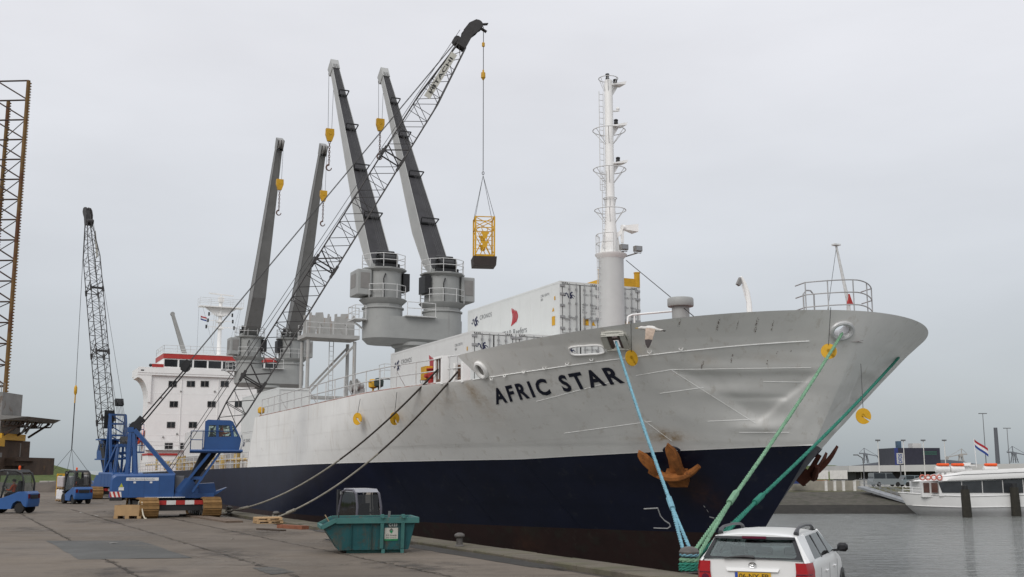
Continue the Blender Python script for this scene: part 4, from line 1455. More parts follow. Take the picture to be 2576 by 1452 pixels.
# blind chock ring and small eyes under the deck line
mb = MB()
a, y, z = hull_hit(1211, 931)
c4, n4, u4, al4 = ring_on_hull(mb, a, z, .24, .33, .10, proud=.03)
mb.build('mooring_chock', M_WHITE, hull, smooth=True)
mb = MB()
mb._add([c4 + n4 * .012 + al4 * (.24 * math.cos(2 * math.pi * k / 20)) + u4 * (.33 * math.sin(2 * math.pi * k / 20)) for k in range(20)], [tuple(range(20))])
mb.build('chock_back', M_WFRAME, hull)
for (X, Y) in ((1237, 950), (1270, 942), (1318, 932), (1370, 923), (1427, 912), (1488, 901), (1634, 882), (1713, 874)):
    a, y, z = hull_hit(X, Y)
    c, nn, up, al = hull_frame(a, z)
    mb = MB()
    mb.path([c + al * (.075 * math.cos(R(t))) + up * (.075 * math.sin(R(t))) + nn * (.03 + .05 * abs(math.sin(R(t)))) for t in range(180, 361, 30)], .022, 6)
    mb.build('lashing_eye', M_WHITE, hull)
# bulb symbol painted near the stem, draught ticks
mb = MB()
for p0, p1 in (((1620, 1280), (1655, 1278)), ((1655, 1278), (1662, 1298)), ((1662, 1298), (1672, 1309)), ((1672, 1309), (1684, 1317)), ((1684, 1317), (1687, 1324)), ((1687, 1324), (1680, 1329)), ((1680, 1329), (1645, 1328))):
    mb.path([Vector((a, H(a, z), z)) + hull_n(a, z) * .008 for a, z in px_line(p0, p1, 4)], .026, 5)
M_MARKW = pm('marking_white', (.42, .42, .42), rough=.6, var=.2, vs=6)
mb.build('bulb_mark', M_MARKW, hull)
for p0, p1 in (((1785, 1300), (1797, 1303)), ((1808, 1327), (1814, 1334)), ((1838, 1314), (1848, 1314)), ((1778, 1282), (1782, 1288)), ((1770, 1272), (1774, 1276))):
    mb = MB(); hull_strip(mb, px_line(p0, p1, 2), .06, .012); mb.build('draught_mark', M_MARKW, hull)
# rust runs from the scuppers in the bow bulwark and stains near the anchor, as shaped films on the plating
def stain(pts, mat, name='rust_stain', off=.006):
    mb = MB()
    out = []
    for X, Y in pts:
        a, y, z = hull_hit(X, Y)
        n = hull_n(a, z, 1 if y >= 0 else -1)
        out.append(Vector((a, y, z)) + n * (off + .012))
    mb._add(out, [tuple(range(len(out)))])
    return mb.build(name, mat, hull)
def ragged_stain(name, col):
    m = pm(name, col, rough=.85, var=.4, vs=8)
    nt = m.node_tree; b = nt.nodes['Principled BSDF']; out = nt.nodes['Material Output']
    tc = nt.nodes.new('ShaderNodeTexCoord'); mp = nt.nodes.new('ShaderNodeMapping'); mp.inputs['Scale'].default_value = (1, 1, .22)
    nz = nt.nodes.new('ShaderNodeTexNoise'); nz.inputs['Scale'].default_value = 22; nz.inputs['Detail'].default_value = 6
    mr = nt.nodes.new('ShaderNodeMapRange'); mr.inputs['From Min'].default_value = .46; mr.inputs['From Max'].default_value = .62; mr.inputs['To Max'].default_value = .85
    tr = nt.nodes.new('ShaderNodeBsdfTransparent'); mx = nt.nodes.new('ShaderNodeMixShader')
    nt.links.new(tc.outputs['Object'], mp.inputs['Vector']); nt.links.new(mp.outputs[0], nz.inputs['Vector']); nt.links.new(nz.outputs['Fac'], mr.inputs['Value'])
    nt.links.new(mr.outputs[0], mx.inputs[0]); nt.links.new(tr.outputs[0], mx.inputs[1]); nt.links.new(b.outputs[0], mx.inputs[2]); nt.links.new(mx.outputs[0], out.inputs[0])
    return m
M_RSTAIN = ragged_stain('rust_run', (0.12, 0.07, 0.045))
for (X, Y, w, h) in ((1905, 798, 5, 40), (1809, 798, 3.5, 34), (1710, 802, 4, 20), (1857, 805, 1.6, 24), (1945, 805, 2.5, 26), (1768, 905, 4, 22), (1842, 890, 3, 22), (1955, 880, 3, 18), (1930, 905, 3, 12), (1990, 875, 3, 10)):
    lean = -h * .22
    stain([(X, Y), (X + w, Y + 2), (X + w * .9 + lean * .6, Y + h * .6), (X + w + lean, Y + h), (X - w * .3 + lean, Y + h * .96), (X - w * .2 + lean * .5, Y + h * .5)], M_RSTAIN)
# ------------------------------------------------------------------ foremast
FA = 18.1
def pf(X, Y): return pa(X, Y, FA)
fy = pf(1538, 720)[0]
zc_ = pf(1538, 643)[1]
M_MASTG = pm('mast_pale_grey', (0.50, 0.505, 0.495), rough=.45, var=.05, streak=((.38, .36, .33), .62, 2, .4))
mb = MB()
mb.lathe([(.72, 5.9), (.66, 6.4), (.64, zc_)], (FA, fy, 0), 28)
fm = mb.build('foremast', M_MASTG, ship, smooth=True)
mb = MB()
ztop = pf(1532, 203)[1]
mb.lathe([(.34, zc_), (.30, zc_ + 1.5), (.235, zc_ + 3), (.22, ztop - .3), (.2, ztop)], (FA, fy, 0), 18)
mb.prism(octagon(.78, (FA, fy), 0, 8), zc_ - .02, zc_ + .06, 'xy') if False else mb.lathe([(.5, zc_ - .35), (.8, zc_ - .03), (.82, zc_ + .05)], (FA, fy, 0), 12)
for sg in (1, -1):
    mb.prism([(fy + .25 * sg, zc_), (fy + .62 * sg, zc_ + .05), (fy + .3 * sg, zc_ + 1.5)], FA - .05, FA + .05, 'yz')
# light shelves pointing forward / to port
for Y in (215, 318, 412):
    z = pf(1540, Y)[1]
    mb.hexa([(FA - .25, fy - .1, z - .06), (FA + .25, fy - .1, z - .06), (FA + .25, fy - .85, z + .06), (FA - .35, fy - .85, z + .06),
             (FA - .25, fy - .1, z), (FA + .25, fy - .1, z), (FA + .25, fy - .9, z + .22), (FA - .35, fy - .9, z + .22)])
    mb.prism([(fy - .15, z - .1), (fy - .6, z + .02), (fy - .18, z - .65)], FA - .03, FA + .03, 'yz')
z = pf(1545, 282)[1]
mb.beam((FA, fy - .1, z), (FA, fy - .62, z + .1), .12, .06)
mb.ball((FA, fy - .55, z + .2), .1, 10, 6)
mb.build('mast_pole', M_WHITE, fm, smooth=True, angle=35)
mb = MB()
def hoop(Y, rad, full=True):
    mb = MB()
    z = pf(1538, Y)[1]
    n = 22
    pts = [(FA + rad * math.cos(2 * math.pi * k / n), fy + rad * math.sin(2 * math.pi * k / n), z) for k in range(n)]
    mb.path(pts, .024, 5, closed=True)
    for k in (2, 6, 9, 13, 17, 20):
        p = Vector(pts[k])
        mb.tube(p, (FA + .2 * math.cos(2 * math.pi * k / n), fy + .2 * math.sin(2 * math.pi * k / n), z - .75), .018, 4)
    mb.build('guard_hoop', M_RAILW, fm)
hoop(330, .84); hoop(428, .84); hoop(530, .8); hoop(200, .5); hoop(500, .34)
mb = MB()
def ladder(X, Y0, Y1, w=.2):
    y, z0 = pf(X, Y0); z1 = pf(X, Y1)[1]
    for dy in (-w, w):
        mb.tube((FA - .05, y + dy, z0), (FA - .05, y + dy, z1), .02, 4)
    z = z0
    while z < z1:
        mb.tube((FA - .05, y - w, z), (FA - .05, y + w, z), .014, 4); z += .32
ladder(1514, 480, 232, .12); ladder(1521, 625, 430, .12); ladder(1508, 800, 650, .12)
mb.build('ladder', M_RAILW, fm)
mb = MB()
rails(mb, [(FA + .75 * math.cos(R(t)), fy + .75 * math.sin(R(t)), zc_ + .05) for t in (20, 55, 90, 125, 160)], 1.0, .022)
mb.build('guard_rail', M_RAILW, fm)
mb = MB()
for (X, Y) in ((1545, 207), (1547, 308), (1552, 403)):
    y, z = pf(X, Y)
    mb = MB()
    mb.lathe([(.1, -.12), (.12, -.1), (.1, 0), (.12, .1), (.05, .14)], (FA - .1, y, z), 10)
    mb.build('navigation_light', M_BLACK, fm)
mb = MB()
mb.lathe([(.09, 0), (.11, .05), (.08, .15), (.11, .28), (.1, .33)], (FA, fy + .05, ztop + .02), 10)
mb.build('navigation_light', M_BLACK, fm)
mb = MB()
y, z = pf(1560, 575)
c = Vector((FA - .2, y, z))
s0 = [(FA - .2, y, z + v * .08, ) for v in (0,)]
mb.hexa([(FA - .28, y - .1, z - .1), (FA - .12, y - .1, z - .1), (FA - .12, y - .1, z + .12), (FA - .28, y - .1, z + .12),
         (FA - .55, y - .76, z - .2), (FA + .1, y - .76, z - .2), (FA + .1, y - .76, z + .2), (FA - .55, y - .76, z + .2)])
mb.tube((FA - .2, y + .02, z), (FA - .2, y - .12, z), .16, 12)
mb.beam((FA - .2, y, z - .8), (FA - .2, y, z), .12, .12)
mb.beam((FA, fy - .1, z - .6), (FA - .2, y - .1, z - .1), .14, .2)
mb.build('fog_horn', M_WHITE, fm)
for (X, Y) in ((1553, 628), (1588, 632)):
    y, z = pf(X, Y)
    mb = MB()
    mb.box((FA - .75, y - .2, z - .13), (FA - .5, y + .2, z + .14))
    mb.box((FA - .77, y - .16, z - .1), (FA - .752, y + .16, z + .11), mi=1)
    mb.path([(FA - .6, y - .23, z), (FA - .6, y - .2, z - .2), (FA - .6, y + .2, z - .2), (FA - .6, y + .23, z)], .02, 5)
    mb.beam((FA - .6, y, z - .2), (FA - .1, lerp(y, fy, .8), zc_ - .2), .06, .06)
    mb.build('floodlight', [M_WFRAME, pm('floodlight_glass', (.25, .26, .27), rough=.15, var=.1)], fm)
mb = MB()
y, z = pf(1575, 655)
a1, y1, z1 = 6.5, pa(1752, 780, 6.5)[0], pa(1752, 780, 6.5)[1]
mb.tube((FA, y, z), (a1, y1, z1 - .35), .02, 5)
mb.build('mast_stay', M_WIRE, fm)
# ------------------------------------------------------------------ forecastle fittings
mb = MB()
VA = 8.5
y, z = pa(1712, 770, VA)
mb.lathe([(.36, z_deck(VA) - .1), (.36, z - .03), (.52, z - .03), (.54, z), (.54, z + .28), (.5, z + .33), (.1, z + .36)], (VA, y, 0), 24)
mb.build('mushroom_vent', M_SGREY, ship, smooth=True)
mb = MB()
DA = 4.0
P = [pa(X, Y, DA) for X, Y in ((1886, 790), (1884, 760), (1880, 735), (1872, 712), (1864, 696))]
mb.path([(DA, p[0], p[1]) for p in P], .1, 8, rs=[.11, .10, .09, .08, .05])
mb.beam((DA, P[1][0] + .1, P[1][1]), (DA, P[3][0] + .1, P[3][1] - .1), .03, .03)
mb.build('davit', M_WHITE, ship, smooth=True)
mb = MB()
q = pa(1858, 712, DA)
mb.prism([(q[0] + .1, q[1] - .05), (q[0] - .05, q[1] + .22), (q[0] - .12, q[1] - .02), (q[0] - .02, q[1] - .12)], DA - .06, DA + .06, 'yz')
mb.build('davit_block', M_WFRAME, ship)
mb = MB()
HRa = 9.5
P = [pa(X, Y, HRa) for X, Y in ((1578, 815), (1580, 797), (1590, 792), (1650, 787), (1693, 783), (1699, 788), (1700, 805))]
mb.path([(HRa, p[0], p[1]) for p in P], .04, 8)
p0 = pa(1596, 815, HRa); mb.tube((HRa, p0[0], p0[1] - .3), (HRa, p0[0], p0[1] + .38), .03, 6)
mb.build('hand_rail', M_WHITE, ship)
# bow rail: three bent tubes round the stem head
mb = MB()
zb_ = z_top(1) - .15
def bowpt(t):
    """along the bulwark top round the bow, t=-1 port .. 1 starboard"""
    a = 1.35 + 0.95 * abs(t) ** 1.6
    return Vector((a, 1.6 * t - .25, 0))
for lvl in (1.38, .92, .46):
    pts = []
    for k in range(21):
        t = -1 + 2 * k / 20
        p = bowpt(t); p.z = z_top(p.x) - .05 + lvl
        pts.append(p)
    back0, back1 = pts[0] + Vector((.55, 0, -.05)), pts[-1] + Vector((.55, 0, -.05))
    mb.path([back0] + pts + [back1], .024, 6)
for t in (-1, -.45, .1, .62, 1):
    p = bowpt(t)
    mb.tube((p.x, p.y, z_top(p.x) - .3), (p.x, p.y, z_top(p.x) + 1.35), .024, 6)
p = bowpt(.86)
mb.path([(p.x + .3, p.y - .25, z_top(0) - .2), (p.x + .3, p.y - .25, z_top(0) + .75), (p.x + .3, p.y - .1, z_top(0) + .9), (p.x + .3, p.y + .1, z_top(0) + .9), (p.x + .3, p.y + .25, z_top(0) + .75), (p.x + .3, p.y + .25, z_top(0) - .2)], .03, 6)
mb.build('bow_rail', pm('galvanised_rail', (.36, .36, .36), rough=.5, metal=.3, var=.2), ship)
JA = 2.0
mb = MB()
jy, jz = pa(2134, 762, JA); ty, tz = pa(2108, 617, JA)
mb.path([(JA, jy, z_deck(1) - .1), (JA, jy, jz), (JA + .1, ty, tz)], .06, 8, rs=[.075, .07, .04])
mb.box((JA, ty - .14, tz), (JA + .2, ty + .14, tz + .06))
js = mb.build('jackstaff', M_RAILW, ship, smooth=True)
mb = MB()
by, bz = pa(2080, 768, JA)
mb.tube((JA, by, bz - .3), (JA + .1, ty, tz - .1), .012, 4)
mb.build('stay_rope', M_WIRE, js)
mb = MB()
mb.prism([(jy - .13, jz - .05), (jy + .10, jz - .05), (jy + .05, jz + .15), (jy + .02, jz + .32), (jy - .04, jz + .15)], JA - .12, JA - .02, 'yz')
mb.build('furled_flag', M_REDP, js)
# ------------------------------------------------------------------ containers on deck
SROT = math.atan2(SA.y, SA.x)
M_REEF = pm('reefer_white', (0.62, 0.63, 0.615), rough=.45, var=.04, vs=.8, stain=((.42, .40, .36), .70, 2.0, .5), streak=((.5, .48, .44), .64, 3, .35))
M_REEFD = pm('reefer_door', (0.60, 0.615, 0.60), rough=.5, var=.05, stain=((.35, .33, .3), .70, 3, .5))
M_GASK = pm('black_gasket', (.02, .02, .02), rough=.7)
M_GALV = pm('galvanised_lock_rod', (.33, .33, .33), rough=.45, metal=.4, var=.15)
M_LOGB = pm('logo_dark_blue', (.022, .026, .07), rough=.5)
M_LOGG = pm('letter_grey', (.16, .165, .17), rough=.5)
M_LOGR = pm('sail_red', (.42, .03, .04), rough=.5)
M_STICK = pm('warning_yellow', (.60, .32, .01), rough=.5)
CL, CW, CH = 12.19, 2.44, 2.896
def seahorse(mb, fn, s=1.0):
    """flat curled sea-horse emblem; fn maps (u, v) metres to a point"""
    body = [(-.62, .02), (-.52, -.06), (-.40, -.02), (-.36, .1), (-.44, .14), (-.34, .2), (-.2, .1), (-.16, -.08), (-.05, -.2), (.1, -.2), (.16, -.06), (.06, .06), (.1, .2), (.22, .3), (.3, .22)]
    w = [.02, .035, .03, .03, .04, .05, .05, .055, .07, .09, .1, .09, .07, .06, .02]
    leg = [(.16, .02), (.3, .06), (.42, -.02), (.5, -.1)]
    leg2 = [(.12, -.12), (.28, -.14), (.36, -.26)]
    wing = [(-.02, .05), (-.06, .18), (.02, .26)]
    for pts, ww in ((body, w), (leg, [.05, .045, .03, .02]), (leg2, [.05, .04, .02]), (wing, [.05, .045, .02])):
        L, Rr = [], []
        for i, (x, y) in enumerate(pts):
            a = pts[max(i - 1, 0)]; b = pts[min(i + 1, len(pts) - 1)]
            dx, dy = b[0] - a[0], b[1] - a[1]
            n = math.hypot(dx, dy) or 1
            nx, ny = -dy / n * ww[i], dx / n * ww[i]
            L.append(fn((x + nx) * s, (y + ny) * s)); Rr.append(fn((x - nx) * s, (y - ny) * s))
        mb.grid([L, Rr])
def warn_tri(mb, fn, r):
    mb._add([fn(0, r), fn(-r * .9, -r * .6), fn(r * .9, -r * .6)], [(0, 1, 2)])
def container(a, yc, z, label, doors=True, side_logo=True, group=None, blank=False):
    t = thing('reefer_container', label, 'container', S(a, yc, z), SROT, group)
    mb = MB()
    mb.box((.06, -CW / 2 + .02, .14), (CL - .03, CW / 2 - .02, CH - .03))
    # shallow vertical panel swages on the sides
    for k in range(9):
        x = .9 + k * 1.3
        mb.box((x, CW / 2 - .021, .2), (x + .02, CW / 2 - .012, CH - .2))
    mb.build('body', M_REEF, t)
    mb = MB()
    for x in (0, CL - .15):
        for y in (-CW / 2, CW / 2 - .15):
            mb.box((x, y, 0), (x + .15, y + .15, CH))
    for y in (-CW / 2 + .01, CW / 2 - .07):
        mb.box((.15, y, 0), (CL - .15, y + .06, .16)); mb.box((.15, y, CH - .1), (CL - .15, y + .06, CH - .004))
    for x in (.01, CL - .1):
        mb.box((x, -CW / 2 + .15, 0), (x + .08, CW / 2 - .15, .16)); mb.box((x, -CW / 2 + .15, CH - .14), (x + .08, CW / 2 - .15, CH - .004))
    mb.build('frame', M_REEF, t)
    if doors:
        for sy in (1, -1):
            y0, y1 = sy * .02, sy * (CW / 2 - .17)
            mb = MB()
            mb.box((.0, y0, .18), (.05, y1, CH - .16), mi=0)
            mb.box((-.012, y0 - sy * .015, .165), (-.001, y0 + sy * .012, CH - .15), mi=1)
            mb.box((-.012, y1 - sy * .005, .165), (-.001, y1 + sy * .02, CH - .15), mi=1)
            mb.box((-.012, y0, CH - .165), (-.001, y1, CH - .145), mi=1)
            d = mb.build('door', [M_REEFD, M_GASK], t)
            for f in (.22, .62):
                mb = MB()
                y = lerp(y0, y1, f)
                mb.tube((-.04, y, .1), (-.04, y, CH - .08), .022, 6)
                for zz in (.35, 1.0, 1.7, 2.45):
                    mb.box((-.065, y - .05, zz), (-.001, y + .05, zz + .09))
                mb.beam((-.07, y, .95 if f < .5 else .9), (-.07, y + sy * .35, 1.0 if f < .5 else .93), .03, .05)
                mb.build('lock_rod', M_GALV, d)
            for zz in (.35, .95, 1.55, 2.15, 2.6):
                mb = MB()
                mb.box((-.05, y1 - sy * .12, zz), (-.002, y1 + sy * .16, zz + .12))
                mb.build('hinge', M_GALV, d)
        mb = MB()
        for k in range(4):
            for s_ in (1, -1):
                y = s_ * (.72 + .1 * k)
                mb._add([(-.004, y, CH - .12), (-.004, y + .05, CH - .12), (-.004, y + .08, CH - .05), (-.004, y + .03, CH - .05)], [(0, 1, 2, 3)])
        tag(mb.build('hazard_tick', M_GASK, t), kind='stuff')
        def df(cy, cz):
            return lambda u, v: Vector((-.008, cy - u, cz + v))
        mb = MB(); seahorse(mb, df(.62, 2.15), .62); mb.build('emblem', M_LOGB, t)
        lettering('number_lettering', 'CXRU 150177 8', lambda u, v: Vector((-.008, -.20 - u * .85, 2.18 + v * .11)), M_LOGG, t)
        lettering('data_lettering', 'MAX.GW\nTARE\nNET\nCU.CAP', lambda u, v: Vector((-.008, -.12 - u * .36, 1.25 + v * .5)), M_LOGG, t)
        lettering('data_lettering', '34000 KG\n74960 LB\n4800 KG\n29200 KG', lambda u, v: Vector((-.008, -.62 - u * .34, 1.2 + v * .55)), M_LOGG, t)
        mb = MB(); mb.box((-.012, -.5, .62), (-.006, -.2, .98)); mb.build('caution_label', M_STICK, t)
        lettering('caution_lettering', "CAUTION\n9'-6''\nHIGH", lambda u, v: Vector((-.016, -.22 - u * .26, .66 + v * .28)), M_GASK, t)
        mb = MB(); warn_tri(mb, lambda u, v: Vector((-.008, -.78 - u, .72 + v)), .15); mb.build('warning_triangle', M_STICK, t)
    if side_logo:
        ys = CW / 2 - .005
        sf = lambda cx, cz: (lambda u, v: Vector((cx - u, ys, cz + v)))
        mb = MB(); seahorse(mb, sf(11.0, 2.05), 1.0); mb.build('emblem', M_LOGB, t)
        lettering('brand_lettering', 'CRONOS', lambda u, v: Vector((10.35 - u * 1.75, ys, 2.1 + v * .26)), M_LOGG, t, space=1.1)
        for k in range(4):
            mb = MB()
            L_, R_ = [], []
            for q in range(7):
                f = q / 6
                top = lerp(0.0, .42, k / 3) * .5
                x = 5.85 - k * .19 - .24 * math.sin(f * math.pi) * .9 - (.08 if q == 6 else 0)
                z_ = lerp(1.2 + k * .05, 2.2 - top, f)
                w_ = .15 if q < 6 else .11
                L_.append(Vector((x + .1, ys, z_))); R_.append(Vector((x + .1 - w_, ys, z_)))
            mb.grid([L_, R_]); mb.build('sail_stripe', M_LOGR, t)
        lettering('brand_lettering', 'STAR Reefers', lambda u, v: Vector((7.2 - u * 3.3, ys, .62 + v * .36)), M_LOGG, t)
        lettering('number_lettering', 'CXRU 150177 8\n45R1', lambda u, v: Vector((2.2 - u * 1.0, ys, 2.1 + v * .34)), M_LOGG, t)
        mb = MB(); mb.box((.55, ys, .62), (.9, ys + .004, 1.1)); mb.build('caution_label', M_STICK, t)
        mb = MB(); warn_tri(mb, lambda u, v: Vector((.75 - u, ys, 1.45 + v)), .14); mb.build('warning_triangle', M_STICK, t)
        mb = MB(); mb.box((.5, ys, 1.95), (.62, ys + .004, 2.15)); mb.build('caution_label', M_STICK, t)
    return t
CA = 21.0
container(CA, 5.42, 6.40, 'white refrigerated container on the lower tier nearest the ship rail')
container(CA, 2.92, 6.40, 'white refrigerated container inboard on the lower tier, only its door top showing', side_logo=False)
container(CA, .42, 6.40, 'white refrigerated container underneath the upper tier, behind the foremast foot', side_logo=False)
container(CA, .42, 9.31, 'white refrigerated container on the upper tier showing its long side and doors')
yc2 = container(CA, -2.08, 9.31, 'white refrigerated container on the upper tier half hidden behind the foremast', side_logo=False)
container(CA, -2.08, 6.40, 'white refrigerated container carrying the one half hidden by the foremast', side_logo=False)
container(49.8, 8.2, 2.5, 'white container on the low main deck just behind the raised bow section', doors=False)
container(49.8, 8.2, 5.41, 'white container stacked second high just behind the raised bow section', doors=False, side_logo=False)
container(97.5, 5.1, 4.0, 'white container on the hatch in front of the ship house', doors=False, side_logo=False)
# yellow lifting frame resting on the upper containers
t = thing('container_spreader', 'yellow container lifting frame lying on the upper tier behind the foremast', 'lifting frame', S(CA, -2.08, 9.31 + CH + .002), SROT)
mb = MB()
for y in (-1.12, 1.12):
    mb.box((.1, y - .08, 0), (12.0, y + .08, .3))
for x in (.12, 11.9):
    mb.prism([(-1.2, 0), (1.2, 0), (1.2, .28), (.85, .45), (-.85, .45), (-1.2, .28)], x - .08, x + .08, 'yz')
mb.build('beam', M_YEL, t)
for y in (-1.12, 1.12):
    mb = MB()
    mb.tube((.12, y, 0), (.12, y, .78), .16, 12); mb.tube((.12, y, .78), (.12, y, .83), .18, 12)
    mb.build('corner_guide', M_YEL, t, smooth=True)

# ------------------------------------------------------------------ bollards
M_IRON = pm('worn_bollard_iron', (.085, .078, .072), rough=.55, var=.3, vs=5, bump=.3, bs=20, stain=((.16, .08, .05), .62, 6, .5))
BOLL = []
for (X, Y), lab in zip(((576, 1292), (694, 1308), (1156, 1374), (1735, 1440)),
        ('iron quay bollard farthest from the camera, holding the far thin line', 'iron quay bollard just behind the pale pallet, holding a thin line',
         'lone iron quay bollard to the right of the green skip', 'iron quay bollard beside the white car, wrapped in blue and green ropes')):
    p = ground(X, Y, .085)
    t = thing('bollard', lab, 'bollard', p, 0, 'iron bollards along the quay edge')
    k = 1.0 if X > 1700 else .70
    t.scale = (k, k, k)
    mb = MB(); mb.lathe([(.21, 0), (.2, .03), (.145, .07), (.135, .34), (.16, .37)], (0, 0, 0), 20); mb.build('post', M_IRON, t, smooth=True)
    mb = MB(); mb.lathe([(.16, .37), (.22, .40), (.235, .46), (.2, .53), (.1, .575), (.01, .585)], (0, 0, 0), 20); mb.build('cap', M_IRON, t, smooth=True)
    BOLL.append(p)

# ------------------------------------------------------------------ mooring ropes
def rope_mat(name, col, dark):
    m = pm(name, col, rough=.85, var=.2, vs=4, bump=.9, bs=28, stain=(dark, .55, 9, .5))
    return m
M_BLUR = rope_mat('blue_rope_fibre', (.16, .33, .40), (.08, .2, .27))
M_GRN1 = rope_mat('pale_green_rope_fibre', (.16, .30, .19), (.07, .16, .1))
M_GRN2 = rope_mat('dark_green_rope_fibre', (.02, .17, .12), (.01, .08, .06))
M_LINE = rope_mat('worn_grey_rope_fibre', (.26, .24, .20), (.10, .09, .075))
M_LINED = rope_mat('tarred_rope_fibre', (.045, .036, .03), (.02, .018, .016))
def sag_line(p0, p1, sag, n=40):
    return [p0.lerp(p1, k / n) + Vector((0, 0, -4 * sag * (k / n) * (1 - k / n))) for k in range(n + 1)]
def braid(mb, pts, r, mi=0, pitch=.35, strands=3):
    """laid rope: twisted strands round the line"""
    out = [[] for _ in range(strands)]
    dense = []
    for a, b in zip(pts, pts[1:]):
        m = max(1, int((b - a).length / (pitch / 5)))
        for k in range(m): dense.append(a.lerp(b, k / m))
    dense.append(pts[-1])
    L = 0; prev = None
    for i, p in enumerate(dense):
        d = dense[min(i + 1, len(dense) - 1)] - dense[max(i - 1, 0)]
        s, u = frame_of(d)
        if prev is not None: L += (p - prev).length
        prev = p
        for q in range(strands):
            t = 2 * math.pi * (L / pitch + q / strands)
            out[q].append(p + (s * math.cos(t) + u * math.sin(t)) * r * .52)
    for q in range(strands): mb.path(out[q], r * .56, 5, mi)
def coil(c, turns, r0, z0, dz, tail=None, n=18, wob=.01, seed=1):
    rr = random.Random(seed)
    pts = []
    for k in range(int(turns * n) + 1):
        a = 2 * math.pi * k / n
        pts.append(c + Vector(((r0 + rr.uniform(-wob, wob)) * math.cos(a), (r0 + rr.uniform(-wob, wob)) * math.sin(a), z0 + dz * k / n + rr.uniform(-wob, wob))))
    return pts
W = lambda v: S(v.x, v.y, v.z)
B4 = BOLL[3]
def top_rope(name, label, start, eye_dir, mat, r, z0, splice, sag, seed):
    """a rope from the ship that ends in an eye (two strands) laid round the near bollard"""
    mb = MB()
    d = (start - B4); d.z = 0; d.normalize()
    s = Vector((-d.y, d.x, 0))
    base = B4 + Vector((0, 0, z0))
    sp = base.lerp(start, splice) + Vector((0, 0, -sag * .6))
    braid(mb, sag_line(sp, start, sag), r)
    loop = []
    for k in range(17):
        t = R(-100 + 380 * k / 16 - 90) if False else R(90 - 270 * k / 16 + 45)
        loop.append(base + s * (.19 * math.sin(t + math.pi / 2 - math.pi / 4)) * 0 + (d * -math.cos(math.pi * (k - 8) / 9.5) + s * math.sin(math.pi * (k - 8) / 9.5)) * .19)
    pts = [sp] + [sp.lerp(loop[0], q / 6) for q in range(1, 6)] + loop + [loop[-1].lerp(sp, q / 6) for q in range(1, 6)] + [sp]
    braid(mb, pts, r * .9)
    mb.tube(sp - (sp - base).normalized() * .25, sp + (start - sp).normalized() * .35, r * 1.5, 8)
    o = mb.build(name, mat)
    return tag(o, label, 'rope', 'mooring ropes')
top_rope('mooring_rope', 'light blue mooring rope from the bulwark opening down to the near bollard', W(ROLL) - Vector((0, 0, .05)), None, M_BLUR, .052, .40, .17, .12, 1)
top_rope('mooring_rope', 'pale green mooring rope from the round bow chock, carrying a yellow disc', W(CHOCK) + Vector((0, 0, -.1)), None, M_GRN1, .058, .28, .20, .10, 2)
pe = hull_hit(2258, 900)
top_rope('mooring_rope', 'dark green mooring rope from the far side of the bow to the near bollard', S(*pe) + (-SN) * -.05, None, M_GRN2, .055, .16, .22, .10, 3)
mb = MB()
braid(mb, coil(B4, 3.2, .205, .04, .055, seed=5), .045)
braid(mb, [B4 + Vector((.2, -.05, .06)), B4 + Vector((.45, .05, .0)), B4 + Vector((.75, .2, -.01)), B4 + Vector((1.0, .1, -.01))], .045)
tag(mb.build('rope_coil', M_GRN2), 'dark green rope turns heaped round the near bollard foot', 'rope')
mb = MB()
mb.path([B4 + Vector(p) for p in ((.24, -.15, .12), (.36, -.12, .22), (.52, -.02, .28), (.62, .08, .22))], .06, 6, rs=[.03, .07, .07, .02])
tag(mb.build('orange_rag', pm('orange_netting', (.55, .10, .05), rough=.9, var=.3, vs=10)), 'torn orange netting caught in the ropes at the near bollard', 'rag')
for key, b, lab, sg in (('aft', BOLL[0], 'thin dark line from the ship rail to the farthest bollard', 1.15), ('fore', BOLL[1], 'thin dark line from beside the forecastle to the bollard behind the pale pallet', .8)):
    fr = FAIR[key]
    start = S(fr[0], fr[1] + .12, fr[2])
    end = b + Vector((.15, -.1, .15))
    pts = sag_line(start, end, sg, 60)
    mb = MB()
    o_ = MB()
    mb.path(pts[:26], .042, 6)
    o_.path(pts[25:], .042, 6)
    # the splice near the bollard and turns round it
    o_.tube(pts[-7], pts[-4], .075, 7)
    o_.path(coil(b, 1.6, .16, .1, .07, n=12), .045, 5)
    t = thing('mooring_line', lab, 'rope', b, 0, 'mooring ropes')
    for m_, mt, nm in ((mb, M_LINED, 'upper_line'), (o_, M_LINE, 'lower_line')):
        ob = m_.build(nm, mt, t)
        ob.matrix_parent_inverse = Matrix.Translation(-b)

